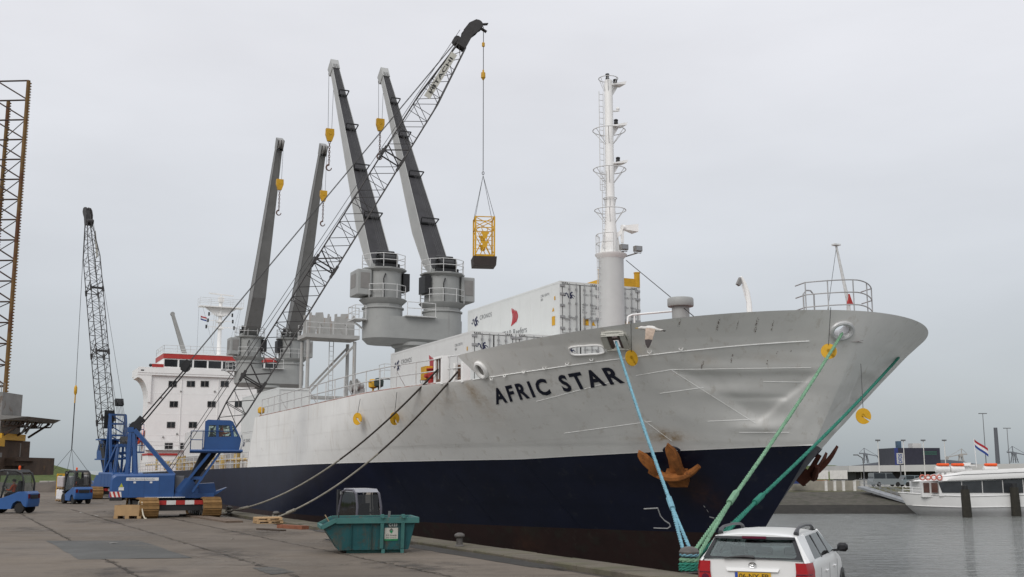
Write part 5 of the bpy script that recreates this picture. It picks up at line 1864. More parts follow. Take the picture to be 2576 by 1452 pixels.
# ------------------------------------------------------------------ rat guards
M_RATY = pm('rat_guard_yellow', (.60, .33, .012), rough=.5, var=.1, vs=4)
def rat_guard(pos, normal, r, label, string_top, lift=0.0, spin=0.0):
    t = thing('rat_guard', label, 'rat guard', pos, 0, 'yellow rat guard discs on the mooring lines')
    nrm = Vector(normal).normalized()
    s, u = frame_of(nrm)
    # disc outline with an S shaped rope slot
    sp_ = R(spin)
    g0, hw_ = -50.0, .13
    cd = Vector((math.cos(R(g0)), math.sin(R(g0)))); cn = Vector((-cd.y, cd.x))
    op = math.degrees(math.asin(hw_))
    out = [(math.cos(R(g0 + op + (360 - 2 * op) * k / 36)), math.sin(R(g0 + op + (360 - 2 * op) * k / 36))) for k in range(37)]
    hc, hr = Vector((-.03, .06)), .24           # rope hole
    st = math.degrees(math.asin(hw_ / hr))
    arc = []
    for k in range(15):                          # round the hole, clockwise back to the other bank
        a = R(g0 - st - (360 - 2 * st) * k / 14)
        arc.append((hc.x + hr * math.cos(a), hc.y + hr * math.sin(a)))
    mid = (cd * .62 - cn * (hw_ * 1.5)); mid2 = (cd * .62 + cn * (hw_ * .5))
    poly = out + [(mid.x, mid.y)] + arc + [(mid2.x, mid2.y)]
    poly = [(-(x * math.cos(sp_) - y * math.sin(sp_)) * r, (x * math.sin(sp_) + y * math.cos(sp_)) * r) for x, y in poly]
    mb = MB()
    n = len(poly)
    d = nrm * .012
    # triangulate through bmesh so that the slot stays open
    bm = bmesh.new()
    vs = [bm.verts.new(s * x + u * y) for x, y in poly]
    f = bm.faces.new(vs)
    bmesh.ops.triangulate(bm, faces=[f])
    bm.verts.index_update()
    fs = [tuple(v.index for v in q.verts) for q in bm.faces]
    co = [v.co.copy() for v in bm.verts]
    bm.free()
    mb._add([c + d for c in co], fs); mb._add([c - d for c in co], fs)
    mb._add([c + d for c in co] + [c - d for c in co], [(k, (k + 1) % n, n + (k + 1) % n, n + k) for k in range(n)])
    mb.build('disc', M_RATY, t)
    mb = MB()
    top = Vector(string_top) - Vector(pos)
    mb.tube((0, 0, r * .8), top, .012, 5)
    mb.build('lanyard', M_WIRE, t)
    return t
def hull_w(X, Y, off):
    a, y, z = hull_hit(X, Y)
    n = hull_n(a, z, 1 if y >= 0 else -1)
    return S(a, y, z) + (SA * n.x - SN * n.y + Vector((0, 0, n.z))) * off
h = hull_w(1594, 886, .35); tp = hull_w(1588, 806, .06)
rat_guard(h, (.55, -.8, .1), .30, 'yellow rat guard disc beside the blue rope, seen half edge-on', tp)
tp = hull_w(2088, 772, .06)
d_ = ray(2085, 884).normalized(); pg = Vector((0, 0, EYE)) + d_ * ((W(CHOCK) - Vector((0, 0, EYE))).length - 1.3)
rat_guard(pg, (-.15, -1, .1), .27, 'yellow rat guard disc threaded on the pale green rope by the bow chock', tp, spin=0)
d_ = ray(2172, 1047).normalized(); pg = Vector((0, 0, EYE)) + d_ * 38.5
rat_guard(pg, (.1, -1, 0), .265, 'yellow rat guard disc hanging free in the air below the dark green rope', hull_w(2160, 912, .1), spin=15)
h = hull_w(913, 1050, .3); rat_guard(h, (-.6, -.8, 0), .30, 'yellow rat guard disc hanging on the white side of the hull, farther aft', hull_w(911, 1003, .1), spin=10)
h = hull_w(1005, 1046, .3); rat_guard(h, (.75, -.6, 0), .30, 'yellow rat guard disc hanging beside the thin lines, seen nearly edge-on', hull_w(1003, 985, .1))

# ------------------------------------------------------------------ anchors
M_ANCH = pm('rusty_anchor', (.27, .097, .024), rough=.9, var=.5, vs=3, bump=.5, bs=14, stain=((.13, .05, .018), .56, 3, .8))
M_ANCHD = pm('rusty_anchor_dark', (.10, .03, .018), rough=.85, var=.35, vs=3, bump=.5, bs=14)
def anchor(side, label, mat):
    a, y, z = hull_hit(1697, 1158)
    y = abs(y) * side
    n = hull_n(a, z, side)
    up = (Vector((0, 0, 1)) - n * n.z).normalized()
    al = Vector((0, 0, 1)).cross(n).normalized()       # along the hull
    if al.x > 0: al = -al                              # towards the bow
    def T(u, v, w): return Vector((a, y, z)) + al * (u * .95) + up * (v * 1.08) + n * (w * 1.05)
    t = thing('anchor', label, 'anchor', S(a, y, z), SROT, 'the two bow anchors')
    loc = Vector((a, y, z))
    def L(u, v, w): return T(u, v, w) - loc
    mb = MB()
    # crown: curved bar, thick in the middle
    pts, rs_ = [], []
    for k in range(11):
        f = -1 + 2 * k / 10
        pts.append(L(f * 1.12, -.42 + .38 * f * f * (1 if f > 0 else .35), .28 + .22 * (1 - f * f))); rs_.append(.10 + .08 * (1 - f * f))
    mb.path(pts, .1, 8, rs=rs_)
    mb.hexa([L(-.34, -.95, .05), L(.42, -.95, .05), L(.42, -.95, .42), L(-.34, -.95, .42), L(-.42, -.35, .05), L(.5, -.35, .05), L(.5, -.35, .5), L(-.42, -.35, .5)])
    mb.build('crown', mat, t, smooth=True, angle=25)
    for s_, (tip_u, tip_v, tip_w) in ((-1, (-1.28, .72, .32)), (1, (.12, 1.12, .42))):
        mb = MB()
        u0 = -.62 if s_ < 0 else .36
        secs = []
        for k in range(8):
            f = k / 7
            c = [lerp(u0, tip_u, f ** 1.15), lerp(-.45, tip_v, f), lerp(.38, tip_w, f) + .1 * math.sin(f * math.pi)]
            w = .18 * (1 - f * .25) + .12 * math.sin(max(0, f - .35) / .65 * math.pi) if f < 1 else .02
            h_ = .13 * (1 - .6 * f)
            secs.append([L(c[0] - w, c[1], c[2] - h_), L(c[0] + w, c[1], c[2] - h_), L(c[0] + w * .8, c[1], c[2] + h_), L(c[0] - w * .8, c[1], c[2] + h_)])
        mb.grid(secs, close=True); mb._add(secs[0], [(0, 1, 2, 3)]); mb._add(secs[-1], [(0, 1, 2, 3)])
        mb.build('fluke', mat, t, smooth=True, angle=22)
    mb = MB()
    mb.beam(L(-.05, -.6, .3), L(-.05, .42, .12), .26, .24, up=n, w2=.2, h2=.18)
    mb.build('shank', mat, t)
    mb = MB()
    rows = []
    for d_, f in ((.0, .40), (.05, .36), (.04, .29), (-.1, .26)):
        rows.append([L(0 + f * math.cos(2 * math.pi * k / 20), .45 + f * .6 * math.sin(2 * math.pi * k / 20), d_) for k in range(20)])
    mb.grid(rows, close=True)
    mb.build('hawse_lip', M_HNAVY, t, smooth=True)
anchor(1, 'orange rusty anchor on the near side of the bow under the grey paint', M_ANCH)
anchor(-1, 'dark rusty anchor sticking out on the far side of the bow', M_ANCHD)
# ------------------------------------------------------------------ crawler cranes
M_BLUE = pm('crane_blue_paint', (0.018, 0.068, 0.205), rough=.38, var=.1, vs=1.5, stain=((.03, .05, .11), .64, 3, .5), spec=.5)
M_BLUE2 = pm('crane_dark_blue', (0.016, 0.055, 0.16), rough=.45, var=.15, vs=2)
M_LATT = pm('lattice_black', (.036, .033, .033), rough=.55, var=.25, vs=4, stain=((.09, .07, .05), .68, 5, .5))
M_HWHITE = pm('hazard_white', (.62, .60, .57), rough=.6, var=.12, vs=4)
M_HRED = pm('hazard_red', (.36, .025, .02), rough=.6, var=.12, vs=4)
M_SHOE = pm('muddy_track_shoe', (.22, .125, .045), rough=.85, var=.25, vs=5, bump=.4, bs=20, stain=((.06, .04, .025), .60, 7, .7))
M_SIGNW = pm('sign_white', (.60, .61, .62), rough=.5, var=.08)
M_CABGL = glass_mat('cab_glass', (.78, .84, .82), .9)
M_GREYM = pm('machine_grey', (.12, .12, .125), rough=.5, var=.15)
def lattice_boom(F, T, w, d, nb, taper0, taper1, d0, d1):
    """four chord boom from F to T in the local xz plane; returns points per station"""
    ax = (T - F).normalized(); L = (T - F).length
    up = Vector((-ax.z, 0, ax.x))
    st = []
    for k in range(nb + 1):
        f = k / nb
        if f < taper0: q = lerp(d0, 1, f / taper0)
        elif f > taper1: q = lerp(1, d1, (f - taper1) / (1 - taper1))
        else: q = 1
        c = F + ax * (L * f)
        hw, hd = w / 2 * max(q, .45), d / 2 * q
        st.append([c + up * hd + Vector((0, hw, 0)), c + up * hd - Vector((0, hw, 0)), c - up * hd - Vector((0, hw, 0)), c - up * hd + Vector((0, hw, 0))])
    return st, ax, up, L
def crawler(C, tip, track_dir, label, load_drop, full=True):
    d = Vector((tip.x - C.x, tip.y - C.y, 0)); reach = d.length
    head = math.atan2(d.y, d.x)
    t = thing('crawler_crane', label, 'crane', C, head, 'blue crawler cranes on the quay')
    trz = math.atan2(track_dir.y, track_dir.x) - head
    TM = Matrix.Rotation(trz, 4, 'Z')
    # tracks
    TL, THT, TWD, GA = 4.7, 1.0, .95, 3.15
    for s in (1, -1):
        mb = MB(TM)
        y0 = s * GA / 2
        mb.box((-TL / 2 + .5, y0 - TWD * .3, .22), (TL / 2 - .5, y0 + TWD * .3, .82))
        for k in range(7):
            x = -TL / 2 + .75 + k * (TL - 1.5) / 6
            mb.tube((x, y0 - TWD * .42, .28), (x, y0 + TWD * .42, .28), .2, 14)
        for x in (-TL / 2 + .5, TL / 2 - .5):
            mb.tube((x, y0 - TWD * .40, .5), (x, y0 + TWD * .40, .5), .40, 20)
            mb.tube((x, y0 - TWD * .46, .5), (x, y0 + TWD * .46, .5), .14, 12)
        tr = mb.build('track', M_GREYM, t)
        # shoes round the stadium
        per = 2 * (TL - 1.0) + 2 * math.pi * .47
        ns = 38
        shoe = None
        for k in range(ns):
            q = per * k / ns
            st = TL - 1.0
            if q < st: x, z, ang = -st / 2 + q, .03, 0
            elif q < st + math.pi * .47:
                a = (q - st) / .47; x, z, ang = st / 2 + .47 * math.sin(a), .5 - .47 * math.cos(a), a
            elif q < 2 * st + math.pi * .47:
                x, z, ang = st / 2 - (q - st - math.pi * .47), .97, math.pi
            else:
                a = (q - 2 * st - math.pi * .47) / .47; x, z, ang = -st / 2 - .47 * math.sin(a), .5 + .47 * math.cos(a), math.pi + a
            if shoe is None:
                m = MB()
                ln = per / ns * .46
                m.box((-ln, -TWD / 2, -.03), (ln, TWD / 2, .03))
                m.box((-ln * .9, -TWD / 2 + .05, -.055), (-ln * .5, TWD / 2 - .05, -.029))
                m.box((-ln * .4, -.12, .03), (ln * .4, .12, .08))
                o = m.build('track_shoe', M_SHOE, tr); shoe = o
            else:
                o = shoe.copy(); COL.objects.link(o)
            o.matrix_local = TM @ Matrix.Translation((x, y0, z)) @ Matrix.Rotation(-ang, 4, 'Y')
    mb = MB(TM)
    for x in (-.9, .9):
        mb.box((x - .28, -GA / 2, .35), (x + .28, GA / 2, .78))
    mb.box((-1.3, -.9, .5), (1.3, .9, .9))
    mb.lathe([(.95, .9), (.95, 1.02)], (0, 0, 0), 24)
    mb.box((-1.95, -GA / 2 + .45, .36), (-1.8, GA / 2 - .45, .62))
    mb.build('car_body', M_BLACK, t)
    # hazard beam across the near end of the tracks
    for k in range(5):
        mb = MB(TM)
        y0 = GA / 2 - .42 - k * (GA - .84) / 5
        mb.box((-2.0, y0, .66), (-1.86, y0 - (GA - .84) / 5, .87))
        mb.build('hazard_panel', M_HRED if k % 2 == 0 else M_HWHITE, t)
    # upper works: machinery house
    mb = MB()
    prof = [(-3.15, 1.02), (-3.1, 1.9), (-3.05, 2.1), (-2.9, 2.2), (.05, 2.24), (.05, 1.02)]
    def ring(y, i): return [(x + (i if x < -2.5 else -i * .2), y, z - (i if z > 2 else 0)) for x, z in prof]
    rows = [ring(-1.38, .10), ring(-1.32, 0.02), ring(-1.30, 0), ring(1.30, 0), ring(1.32, .02), ring(1.38, .10)]
    mb.grid(rows, close=True)
    mb._add(rows[0], [tuple(range(6))]); mb._add(rows[-1], [tuple(range(6))])
    house_ = mb.build('machinery_house', M_BLUE, t, smooth=True, angle=35)
    mb = MB()
    for y in (-1.385, 1.385):
        for x in (-2.2, -1.45, -.7):
            mb.box((x - .006, y - .004, 1.12), (x + .006, y + .004, 2.1))
    mb.build('panel_seam', M_BLUE2, house_)
    mb = MB()
    mb.box((-.4, -1.3, .98), (2.05, 1.3, 1.22))
    mb.prism([(.1, 1.22), (.1, 1.45), (.55, 2.0), (.9, 2.0), (1.25, 1.42), (1.25, 1.22)], -1.25, -1.08, 'xz')
    mb.prism([(.1, 1.22), (.1, 1.45), (.55, 2.0), (.9, 2.0), (1.25, 1.42), (1.25, 1.22)], 1.08, 1.25, 'xz')
    mb.prism([(1.25, 1.22), (1.25, 1.7), (2.05, 1.74), (2.15, 1.3), (2.7, 1.5), (2.1, 1.1), (2.05, 1.0), (1.2, 1.0)], -.95, .95, 'xz')
    mb.build('revolving_frame', M_BLUE, t)
    mb = MB(); mb.box((.06, -1.1, 1.24), (.5, 1.1, 2.1)); mb.build('engine_grille', M_GREYM, t)
    mb = MB(); mb.box((-1.4, -1.48, 1.0), (-.1, -1.385, 1.04)); mb.box((-.08, -1.48, 1.0), (.6, -1.305, 1.04)); mb.build('side_step', M_SIGNW, t)
    # hazard stripes on the counterweight corner, near side and rear
    def stripes(fn, n, flip=1):
        for k in range(n):
            mb = MB()
            u0, u1 = k / n, (k + 1) / n
            sh = .55 / n * flip
            P = [fn(min(max(u0 + sh, 0), 1), 0), fn(min(max(u1 + sh, 0), 1), 0), fn(min(max(u1 - sh, 0), 1), 1), fn(min(max(u0 - sh, 0), 1), 1)]
            mb._add(P, [(0, 1, 2, 3)])
            mb.build('hazard_stripe', M_HRED if k % 2 == 0 else M_HWHITE, house_)
    stripes(lambda u, v: Vector((-3.12 + u * .62 + (1 - v) * -.02, -1.392, 1.04 + v * .28)), 6)
    stripes(lambda u, v: Vector((-3.165 + .004 * v, 1.25 - u * 2.5, 1.05 + v * .26)), 14)
    mb = MB(); mb.box((-3.1, -1.37, .86), (-2.5, 1.37, 1.019)); mb.build('counterweight', M_BLACK, t)
    # name boards (worn script), warning sign
    def board(fn, w):
        mb = MB(); mb._add([fn(0, 0, .004), fn(1, 0, .004), fn(1.0, 1, .004), fn(.01, 1, .004)], [(0, 1, 2, 3)]); mb.build('name_board', M_SIGNW, house_)
        lettering('name_lettering', 'Anjo Bouwberg Ijmuiden', lambda u, v: fn(.1 + .78 * u, .2 + .6 * v, .012), M_LOGG, house_)
    board(lambda u, v, o: Vector((-2.35 + 1.6 * u, -1.385 - o, 1.87 + .16 * v)), 1.6)
    board(lambda u, v, o: Vector((-3.12 - o + .04 * v, .9 - 1.8 * u, 1.87 + .15 * v)), 1.6)
    mb = MB(); mb._add([(-2.66, -1.392, 1.55), (-2.46, -1.392, 1.55), (-2.56, -1.392, 1.75)], [(0, 1, 2)]); mb.build('warning_triangle', pm('faded_yellow_green', (.35, .36, .03), rough=.6), house_)
    mb = MB(); mb._add([(-2.69, -1.392, 1.38), (-2.43, -1.392, 1.38), (-2.43, -1.392, 1.54), (-2.69, -1.392, 1.54)], [(0, 1, 2, 3)]); mb.build('warning_plate', M_SIGNW, house_)
    for x in (-1.98, -1.18):
        mb = MB(); mb._add([(x, -1.392, 1.74), (x + .12, -1.392, 1.74), (x + .12, -1.392, 1.83), (x, -1.392, 1.83)], [(0, 1, 2, 3)]); mb.build('lift_label', M_SIGNW, house_)
    # gantry (A frame) over the house
    G = Vector((-2.2, 0, 4.55))
    for s in (-.85, .85):
        mb = MB()
        mb.beam((-2.38, s, 2.15), (-2.32, s * .8, 4.5), .17, .17)
        mb.beam((0, s, 2.1), (-2.1, s * .8, 4.5), .26, .2)
        mb.beam((-1.95, s, 2.15), (-2.15, s * .8, 4.4), .15, .15)
        mb.build('gantry_leg', M_BLUE, t)
    mb = MB()
    mb.beam((-2.3, -.8, 4.5), (-2.3, .8, 4.5), .3, .25); mb.beam((-1.5, -.82, 3.8), (-1.5, .82, 3.8), .1, .1)
    mb.build('gantry_head', M_BLUE, t)
    gd = Vector((2.4, 0, 3.5)).normalized()
    mb = MB()
    for y in (-.3, 0, .3):
        c = G + Vector((.1, y, .1))
        mb.tube(c - Vector((0, .1, 0)), c + Vector((0, .1, 0)), .3, 14)
    mb.beam(G + Vector((-.15, 0, -.1)), G + gd * .75, .75, .3)
    mb.build('sheave_block', M_BLACK, t)
    # boom
    F = Vector((.55, 0, 1.3))
    Tp = Vector((reach, 0, tip.z))
    ax0 = (Tp - F).normalized()
    T2 = Tp - ax0 * 1.75
    st, ax, up, L = lattice_boom(F, T2, 1.15, 1.25, 36, .17, .86, .16, .42)
    mb = MB()
    for e in range(4):
        mb.path([q[e] for q in st], .043, 6)
    boom = mb.build('boom', M_LATT, t)
    for a, b, flip, nm in ((0, 1, 0, 'top'), (2, 3, 0, 'under'), (1, 2, 1, 'near'), (3, 0, 1, 'far')):
        mb = MB()
        for k in range(1, len(st) - 1):
            mb.tube(st[k][a], st[k][b], .02, 5) if k % 2 == 0 else None
            if k % 2 == 0 or True:
                p, q = (a, b) if (k % 2 == 0) else (b, a)
                mb.tube(st[k][p], st[k + 1][q], .021, 5)
        # heavier frames where the boom sections are pinned together
        for k in (8, 17, 26):
            mb.tube(st[k][a], st[k][b], .045, 6); mb.tube(st[k][a], st[k + 1][b], .04, 5)
        mb.build('lacing', M_LATT, boom)
    for k in (8, 17, 26):
        mb = MB()
        for e in range(4):
            mb.beam(st[k][e] - ax * .28, st[k][e] + ax * .28, .14, .16, up=up)
        for e in range(4): mb.tube(st[k][e], st[k][(e + 1) % 4], .04, 5)
        mb.beam(st[k][0] + up * .05, st[k][1] + up * .05, .12, .2)
        mb.build('section_joint', M_LATT, boom)
    # solid foot plate
    mb = MB()
    e0 = F + ax * .2; e1 = F + ax * 3.3
    for s in (-.46, .46):
        mb.beam(e0 + Vector((0, s, 0)), e1 + Vector((0, s * 1.1, 0)), .06, .3, w2=.06, h2=.8, up=up)
    mb.beam(e0 - up * .1, e1 - up * .42, .9, .05, w2=1.0, h2=.05, up=up)
    mb.build('foot_plate', M_BLACK, boom)
    # boom head
    mb = MB()
    hb = T2
    for y in (-.3, .3):
        pts = [hb - up * .27 - ax * .1, hb + up * .25 - ax * .1, hb + ax * .5 + up * .28, hb + ax * .9 + up * .42, hb + ax * 1.5 + up * .36, hb + ax * 1.95 + up * .1, hb + ax * 2.0 - up * .22, hb + ax * 1.75 - up * .42, hb + ax * 1.35 - up * .36, hb + ax * .95 - up * .22]
        n = len(pts)
        mb._add([p + Vector((0, y - .03, 0)) for p in pts] + [p + Vector((0, y + .03, 0)) for p in pts],
                [tuple(range(n - 1, -1, -1)), tuple(range(n, 2 * n))] + [(k, (k + 1) % n, n + (k + 1) % n, n + k) for k in range(n)])
    mb.beam(hb, hb + ax * 1.6, .58, .3, up=up)
    c = hb + ax * 1.75 - up * .15
    for y in (-.15, .15): mb.tube(c + Vector((0, y - .07, 0)), c + Vector((0, y + .07, 0)), .33, 18)
    c2_ = hb + ax * .15 + up * .42
    mb.tube(c2_ - Vector((0, .28, 0)), c2_ + Vector((0, .28, 0)), .24, 16)
    mb.beam(c + ax * .1 - up * .0, c + ax * .45 + Vector((.45, 0, -.2)), .3, .05); mb.beam(c - up * .3, c + ax * .2 + Vector((.5, 0, -.5)), .3, .05)
    hd = mb.build('boom_head', M_LATT, boom)
    # maker's board between the chords of the tip section
    mb = MB()
    b0, b1 = F + ax * (L * .862), F + ax * (L * .972)
    yb = -.5
    mb._add([b0 + up * .34 + Vector((0, yb, 0)), b1 + up * .34 + Vector((0, yb, 0)), b1 - up * .06 + Vector((0, yb, 0)), b0 - up * .06 + Vector((0, yb, 0)),
             b0 + up * .34 + Vector((0, yb + .02, 0)), b1 + up * .34 + Vector((0, yb + .02, 0)), b1 - up * .06 + Vector((0, yb + .02, 0)), b0 - up * .06 + Vector((0, yb + .02, 0))],
            [(0, 1, 2, 3), (4, 5, 6, 7), (0, 1, 5, 4), (1, 2, 6, 5), (2, 3, 7, 6), (3, 0, 4, 7)])
    sgn_ = mb.build('maker_board', pm('maker_board_cream', (.46, .45, .40), rough=.6, var=.08), boom)
    lettering('maker_lettering', 'HITACHI', lambda u, v: b0.lerp(b1, .1 + .8 * u) + up * (.03 + .22 * v) + Vector((0, yb - .008, 0)), M_GASK, sgn_, bold=.02)
    # bridle and pendants
    BR = G.lerp(c2_, .0) + (c2_ - G).normalized() * 4.2
    mb = MB()
    mb.beam(BR - ax * .25, BR + ax * .35, .7, .3); 
    for y in (-.25, .25): mb.tube(BR + Vector((0, y - .05, 0)), BR + Vector((0, y + .05, 0)), .28, 12)
    mb.build('bridle', M_BLACK, t)
    mb = MB()
    for y in (-.36, -.22, -.08, .08, .22, .36):
        mb.tube(G + Vector((.2, y, .3)), BR + Vector((0, y * .8, -.1)), .018, 4)
        mb.tube(G + Vector((.3, y, .1)), BR + Vector((.05, y * .8, -.25)), .018, 4) if full else None
    mb.build('luffing_rope', M_WIRE, t)
    for y in (-.3, .3):
        mb = MB(); mb.tube(BR + Vector((0, y, 0)), c2_ + Vector((0, y, 0)), .017, 5); mb.build('pendant', M_WIRE, t)
    mb = MB()
    mb.tube((-.3, -.2, 2.2), hb + up * .35, .016, 4); mb.tube((-.5, .2, 2.2), hb + ax * .9 + up * .6, .016, 4)
    mb.build('hoist_rope', M_WIRE, t)
    # raised cab on its riser
    cy = -1.15 if full else -.2
    mb = MB()
    mb.box((.72, cy - .75, 3.30), (3.35, cy + .75, 3.42), mi=0)
    mb.tube((.72, cy - .78, 3.40), (3.4, cy - .78, 3.40), .07, 8)
    for y in (cy - .55, cy + .5):
        mb.beam((.25, y, 1.3), (1.75, y, 3.3), .14, .34, up=(0, 1, 0))
        mb.beam((.95, y, 1.3), (2.25, y, 3.3), .10, .2, up=(0, 1, 0))
        mb.beam((.75, y, 2.0), (1.45, y, 2.0), .08, .16)
    riser = mb.build('cab_riser', M_BLUE, t)
    mb = MB()
    rails(mb, [(.75, cy - .7, 3.42), (1.35, cy - .7, 3.42)], 1.0, .022); rails(mb, [(.75, cy - .7, 3.42), (.75, cy + .7, 3.42)], 1.0, .022)
    mb.tube((.75, cy - .72, 4.42), (3.0, cy - .72, 4.42), .018, 4)
    mb.build('guard_rail', M_BLUE2 if full else M_BLUE, riser)
    y0, y1 = cy - .62, cy + .62
    mb = MB()
    def pr(poly, a, b): mb.prism(poly, a, b, 'xz')
    low = [(1.42, 3.425), (3.22, 3.425), (3.30, 3.95), (3.24, 4.16), (1.44, 4.12)]
    for a, b in ((y0, y0 + .05), (y1 - .05, y1)):
        pr(low, a, b)
        pr([(1.44, 4.12), (1.62, 4.13), (1.64, 4.75), (1.48, 4.75)], a, b)                      # rear pillar
        pr([(2.02, 4.14), (2.16, 4.14), (2.12, 4.75), (2.0, 4.75)], a, b)                        # middle
        pr([(2.80, 4.15), (2.94, 4.15), (2.80, 4.75), (2.68, 4.75)], a, b)                       # front
        pr([(1.48, 4.74), (2.92, 4.74), (2.86, 4.93), (2.7, 5.0), (1.56, 5.02), (1.48, 4.95)], a, b)
    mb.box((1.44, y0 + .05, 3.425), (3.2, y1 - .05, 3.47)); mb.box((1.44, y0 + .05, 3.47), (1.5, y1 - .05, 4.95))
    mb.hexa([(1.5, y0 + .05, 4.92), (2.72, y0 + .05, 4.92), (2.72, y1 - .05, 4.92), (1.5, y1 - .05, 4.92), (1.56, y0 + .05, 5.0), (2.68, y0 + .05, 5.0), (2.68, y1 - .05, 5.0), (1.56, y1 - .05, 5.0)])
    mb.hexa([(3.17, y0 + .05, 3.47), (3.22, y0 + .05, 3.47), (3.22, y1 - .05, 3.47), (3.17, y1 - .05, 3.47), (3.22, y0 + .05, 3.95), (3.29, y0 + .05, 3.95), (3.29, y1 - .05, 3.95), (3.22, y1 - .05, 3.95)])
    for y in (y0 + .02, y1 - .08):
        mb.beam((3.27, y + .03, 4.0), (2.88, y + .03, 4.8), .07, .07)
    cab = mb.build('cab', M_BLUE, t)
    for poly, nm in (([(1.62, 4.13), (2.02, 4.14), (2.0, 4.75), (1.64, 4.75)], 'window'), ([(2.16, 4.14), (2.80, 4.15), (2.68, 4.75), (2.12, 4.75)], 'window'), ([(2.94, 4.16), (3.2, 4.16), (2.9, 4.75), (2.80, 4.75)], 'window')):
        for yy in (y0 + .02, y1 - .03):
            mb = MB(); mb.prism(poly, yy, yy + .008, 'xz'); mb.build('window', M_CABGL, cab)
    mb = MB(); mb.hexa([(3.25, y0 + .1, 3.98), (3.26, y0 + .1, 3.98), (3.26, y1 - .1, 3.98), (3.25, y1 - .1, 3.98), (2.89, y0 + .1, 4.8), (2.9, y0 + .1, 4.8), (2.9, y1 - .1, 4.8), (2.89, y1 - .1, 4.8)]); mb.build('windscreen', M_CABGL, cab)
    mb = MB()
    mb.path([(3.3, y0 + .1, 3.45), (3.42, y0, 3.9), (3.3, y0 - .05, 4.25)], .035, 6); mb.box((3.2, y0 - .2, 4.2), (3.28, y0 - .02, 4.4))
    mb.build('mirror', M_SIGNW, cab)
    mb = MB(); mb.box((1.75, cy - .28, 3.48), (2.25, cy + .28, 3.95)); mb.box((1.72, cy - .26, 3.95), (1.84, cy + .26, 4.6)); mb.build('seat', M_BLACK, cab)
    return t, cab, (hb + ax * 1.95 - up * .5), (lambda p: C + Matrix.Rotation(head, 3, 'Z') @ p), head, cy
G1, G2 = ground(376, 1303), ground(532, 1303)
C1 = (G1 + G2) / 2 + TQ * 2.2
TIP1 = at_y(1195, 62, 63.5)
cr1, cab1, hookpt, W1, head1, ccy1 = crawler(C1, TIP1, TQ, 'blue crawler crane in front, lifting a yellow frame with its lattice boom', 20)
C2 = ground(268, 1255) + Vector((0, 1.5, 0))
TIP2 = at_y(220, 528, 104.5)
cr2, cab2, hook2, W2, head2, ccy2 = crawler(C2, TIP2, TQ, 'blue crawler crane farther back with its boom nearly upright', 20, full=False)
# dark board and upper platforms on the far crane's mast
mb = MB()
mb.box((.6, -.9, 5.0), (1.9, 1.1, 5.12)); mb.box((.4, -1.5, 3.9), (1.6, -.9, 4.0))
tag(mb.build('service_platform', M_BLUE, cr2), kind=None)
for s in (-.75, .75):
    mb = MB(); mb.beam((-1.1, s, 2.2), (.0, s * .9, 7.2), .2, .2); mb.beam((.4, s, 1.3), (.0, s * .9, 7.2), .16, .16); mb.build('back_mast_leg', M_BLUE, cr2)
for z in (3.4, 4.5, 5.4, 6.4, 7.2):
    mb = MB(); x = lerp(-1.1, .0, (z - 2.2) / 5); mb.beam((x, -.72, z), (x, .72, z), .16, .16); mb.beam((x, -.72, z), (x + .34, .72, z + .9 if z < 7 else z), .09, .09); mb.build('back_mast_beam', M_BLUE, cr2)
for z, x in ((5.3, -.4), (3.9, -.7)):
    mb = MB(); mb.box((x - .5, -2.1, z), (x + .5, -.6, z + .12)); rails(mb, [(x - .48, -.7, z + .1), (x - .48, -1.4, z + .1), (x - .48, -2.05, z + .1), (x + .48, -2.05, z + .1)], 1.0, .03); mb.build('side_platform', M_BLUE, cr2)
mb = MB(); mb.box((.55, .1, 6.0), (.62, .95, 7.6)); mb.build('radiator_board', M_BLACK, cr2)
# load line of the front crane
p0 = W1(hookpt)
mb = MB()
lt = thing('load_line', 'thin hoist wire with yellow hook ball hanging from the front crane boom', 'hoist wire', p0)
zz = lambda Y, X=1205: at_y(X, Y, p0.y).z - p0.z
mb.tube((0, 0, 0), (.02, 0, zz(430, 1210)), .022, 5)
mb.build('wire', M_WIRE, lt)
mb = MB(); mb.lathe([(.04, .16), (.09, .12), (.09, -.1), (.04, -.14)], (0, 0, zz(113)), 10); mb.build('limit_weight', M_YEL, lt, smooth=True)
mb = MB(); mb.lathe([(.05, .35), (.06, .2), (.13, .17), (.14, -.15), (.08, -.22), (.04, -.3)], (0, 0, zz(190)), 12); mb.build('hook_ball', M_YEL, lt, smooth=True)
mb = MB(); mb.path([(.02 + .06 * math.sin(2 * math.pi * k / 10), 0, zz(436, 1210) + .1 * math.cos(2 * math.pi * k / 10)) for k in range(10)], .022, 5, closed=True); mb.build('shackle', M_WIRE, lt)
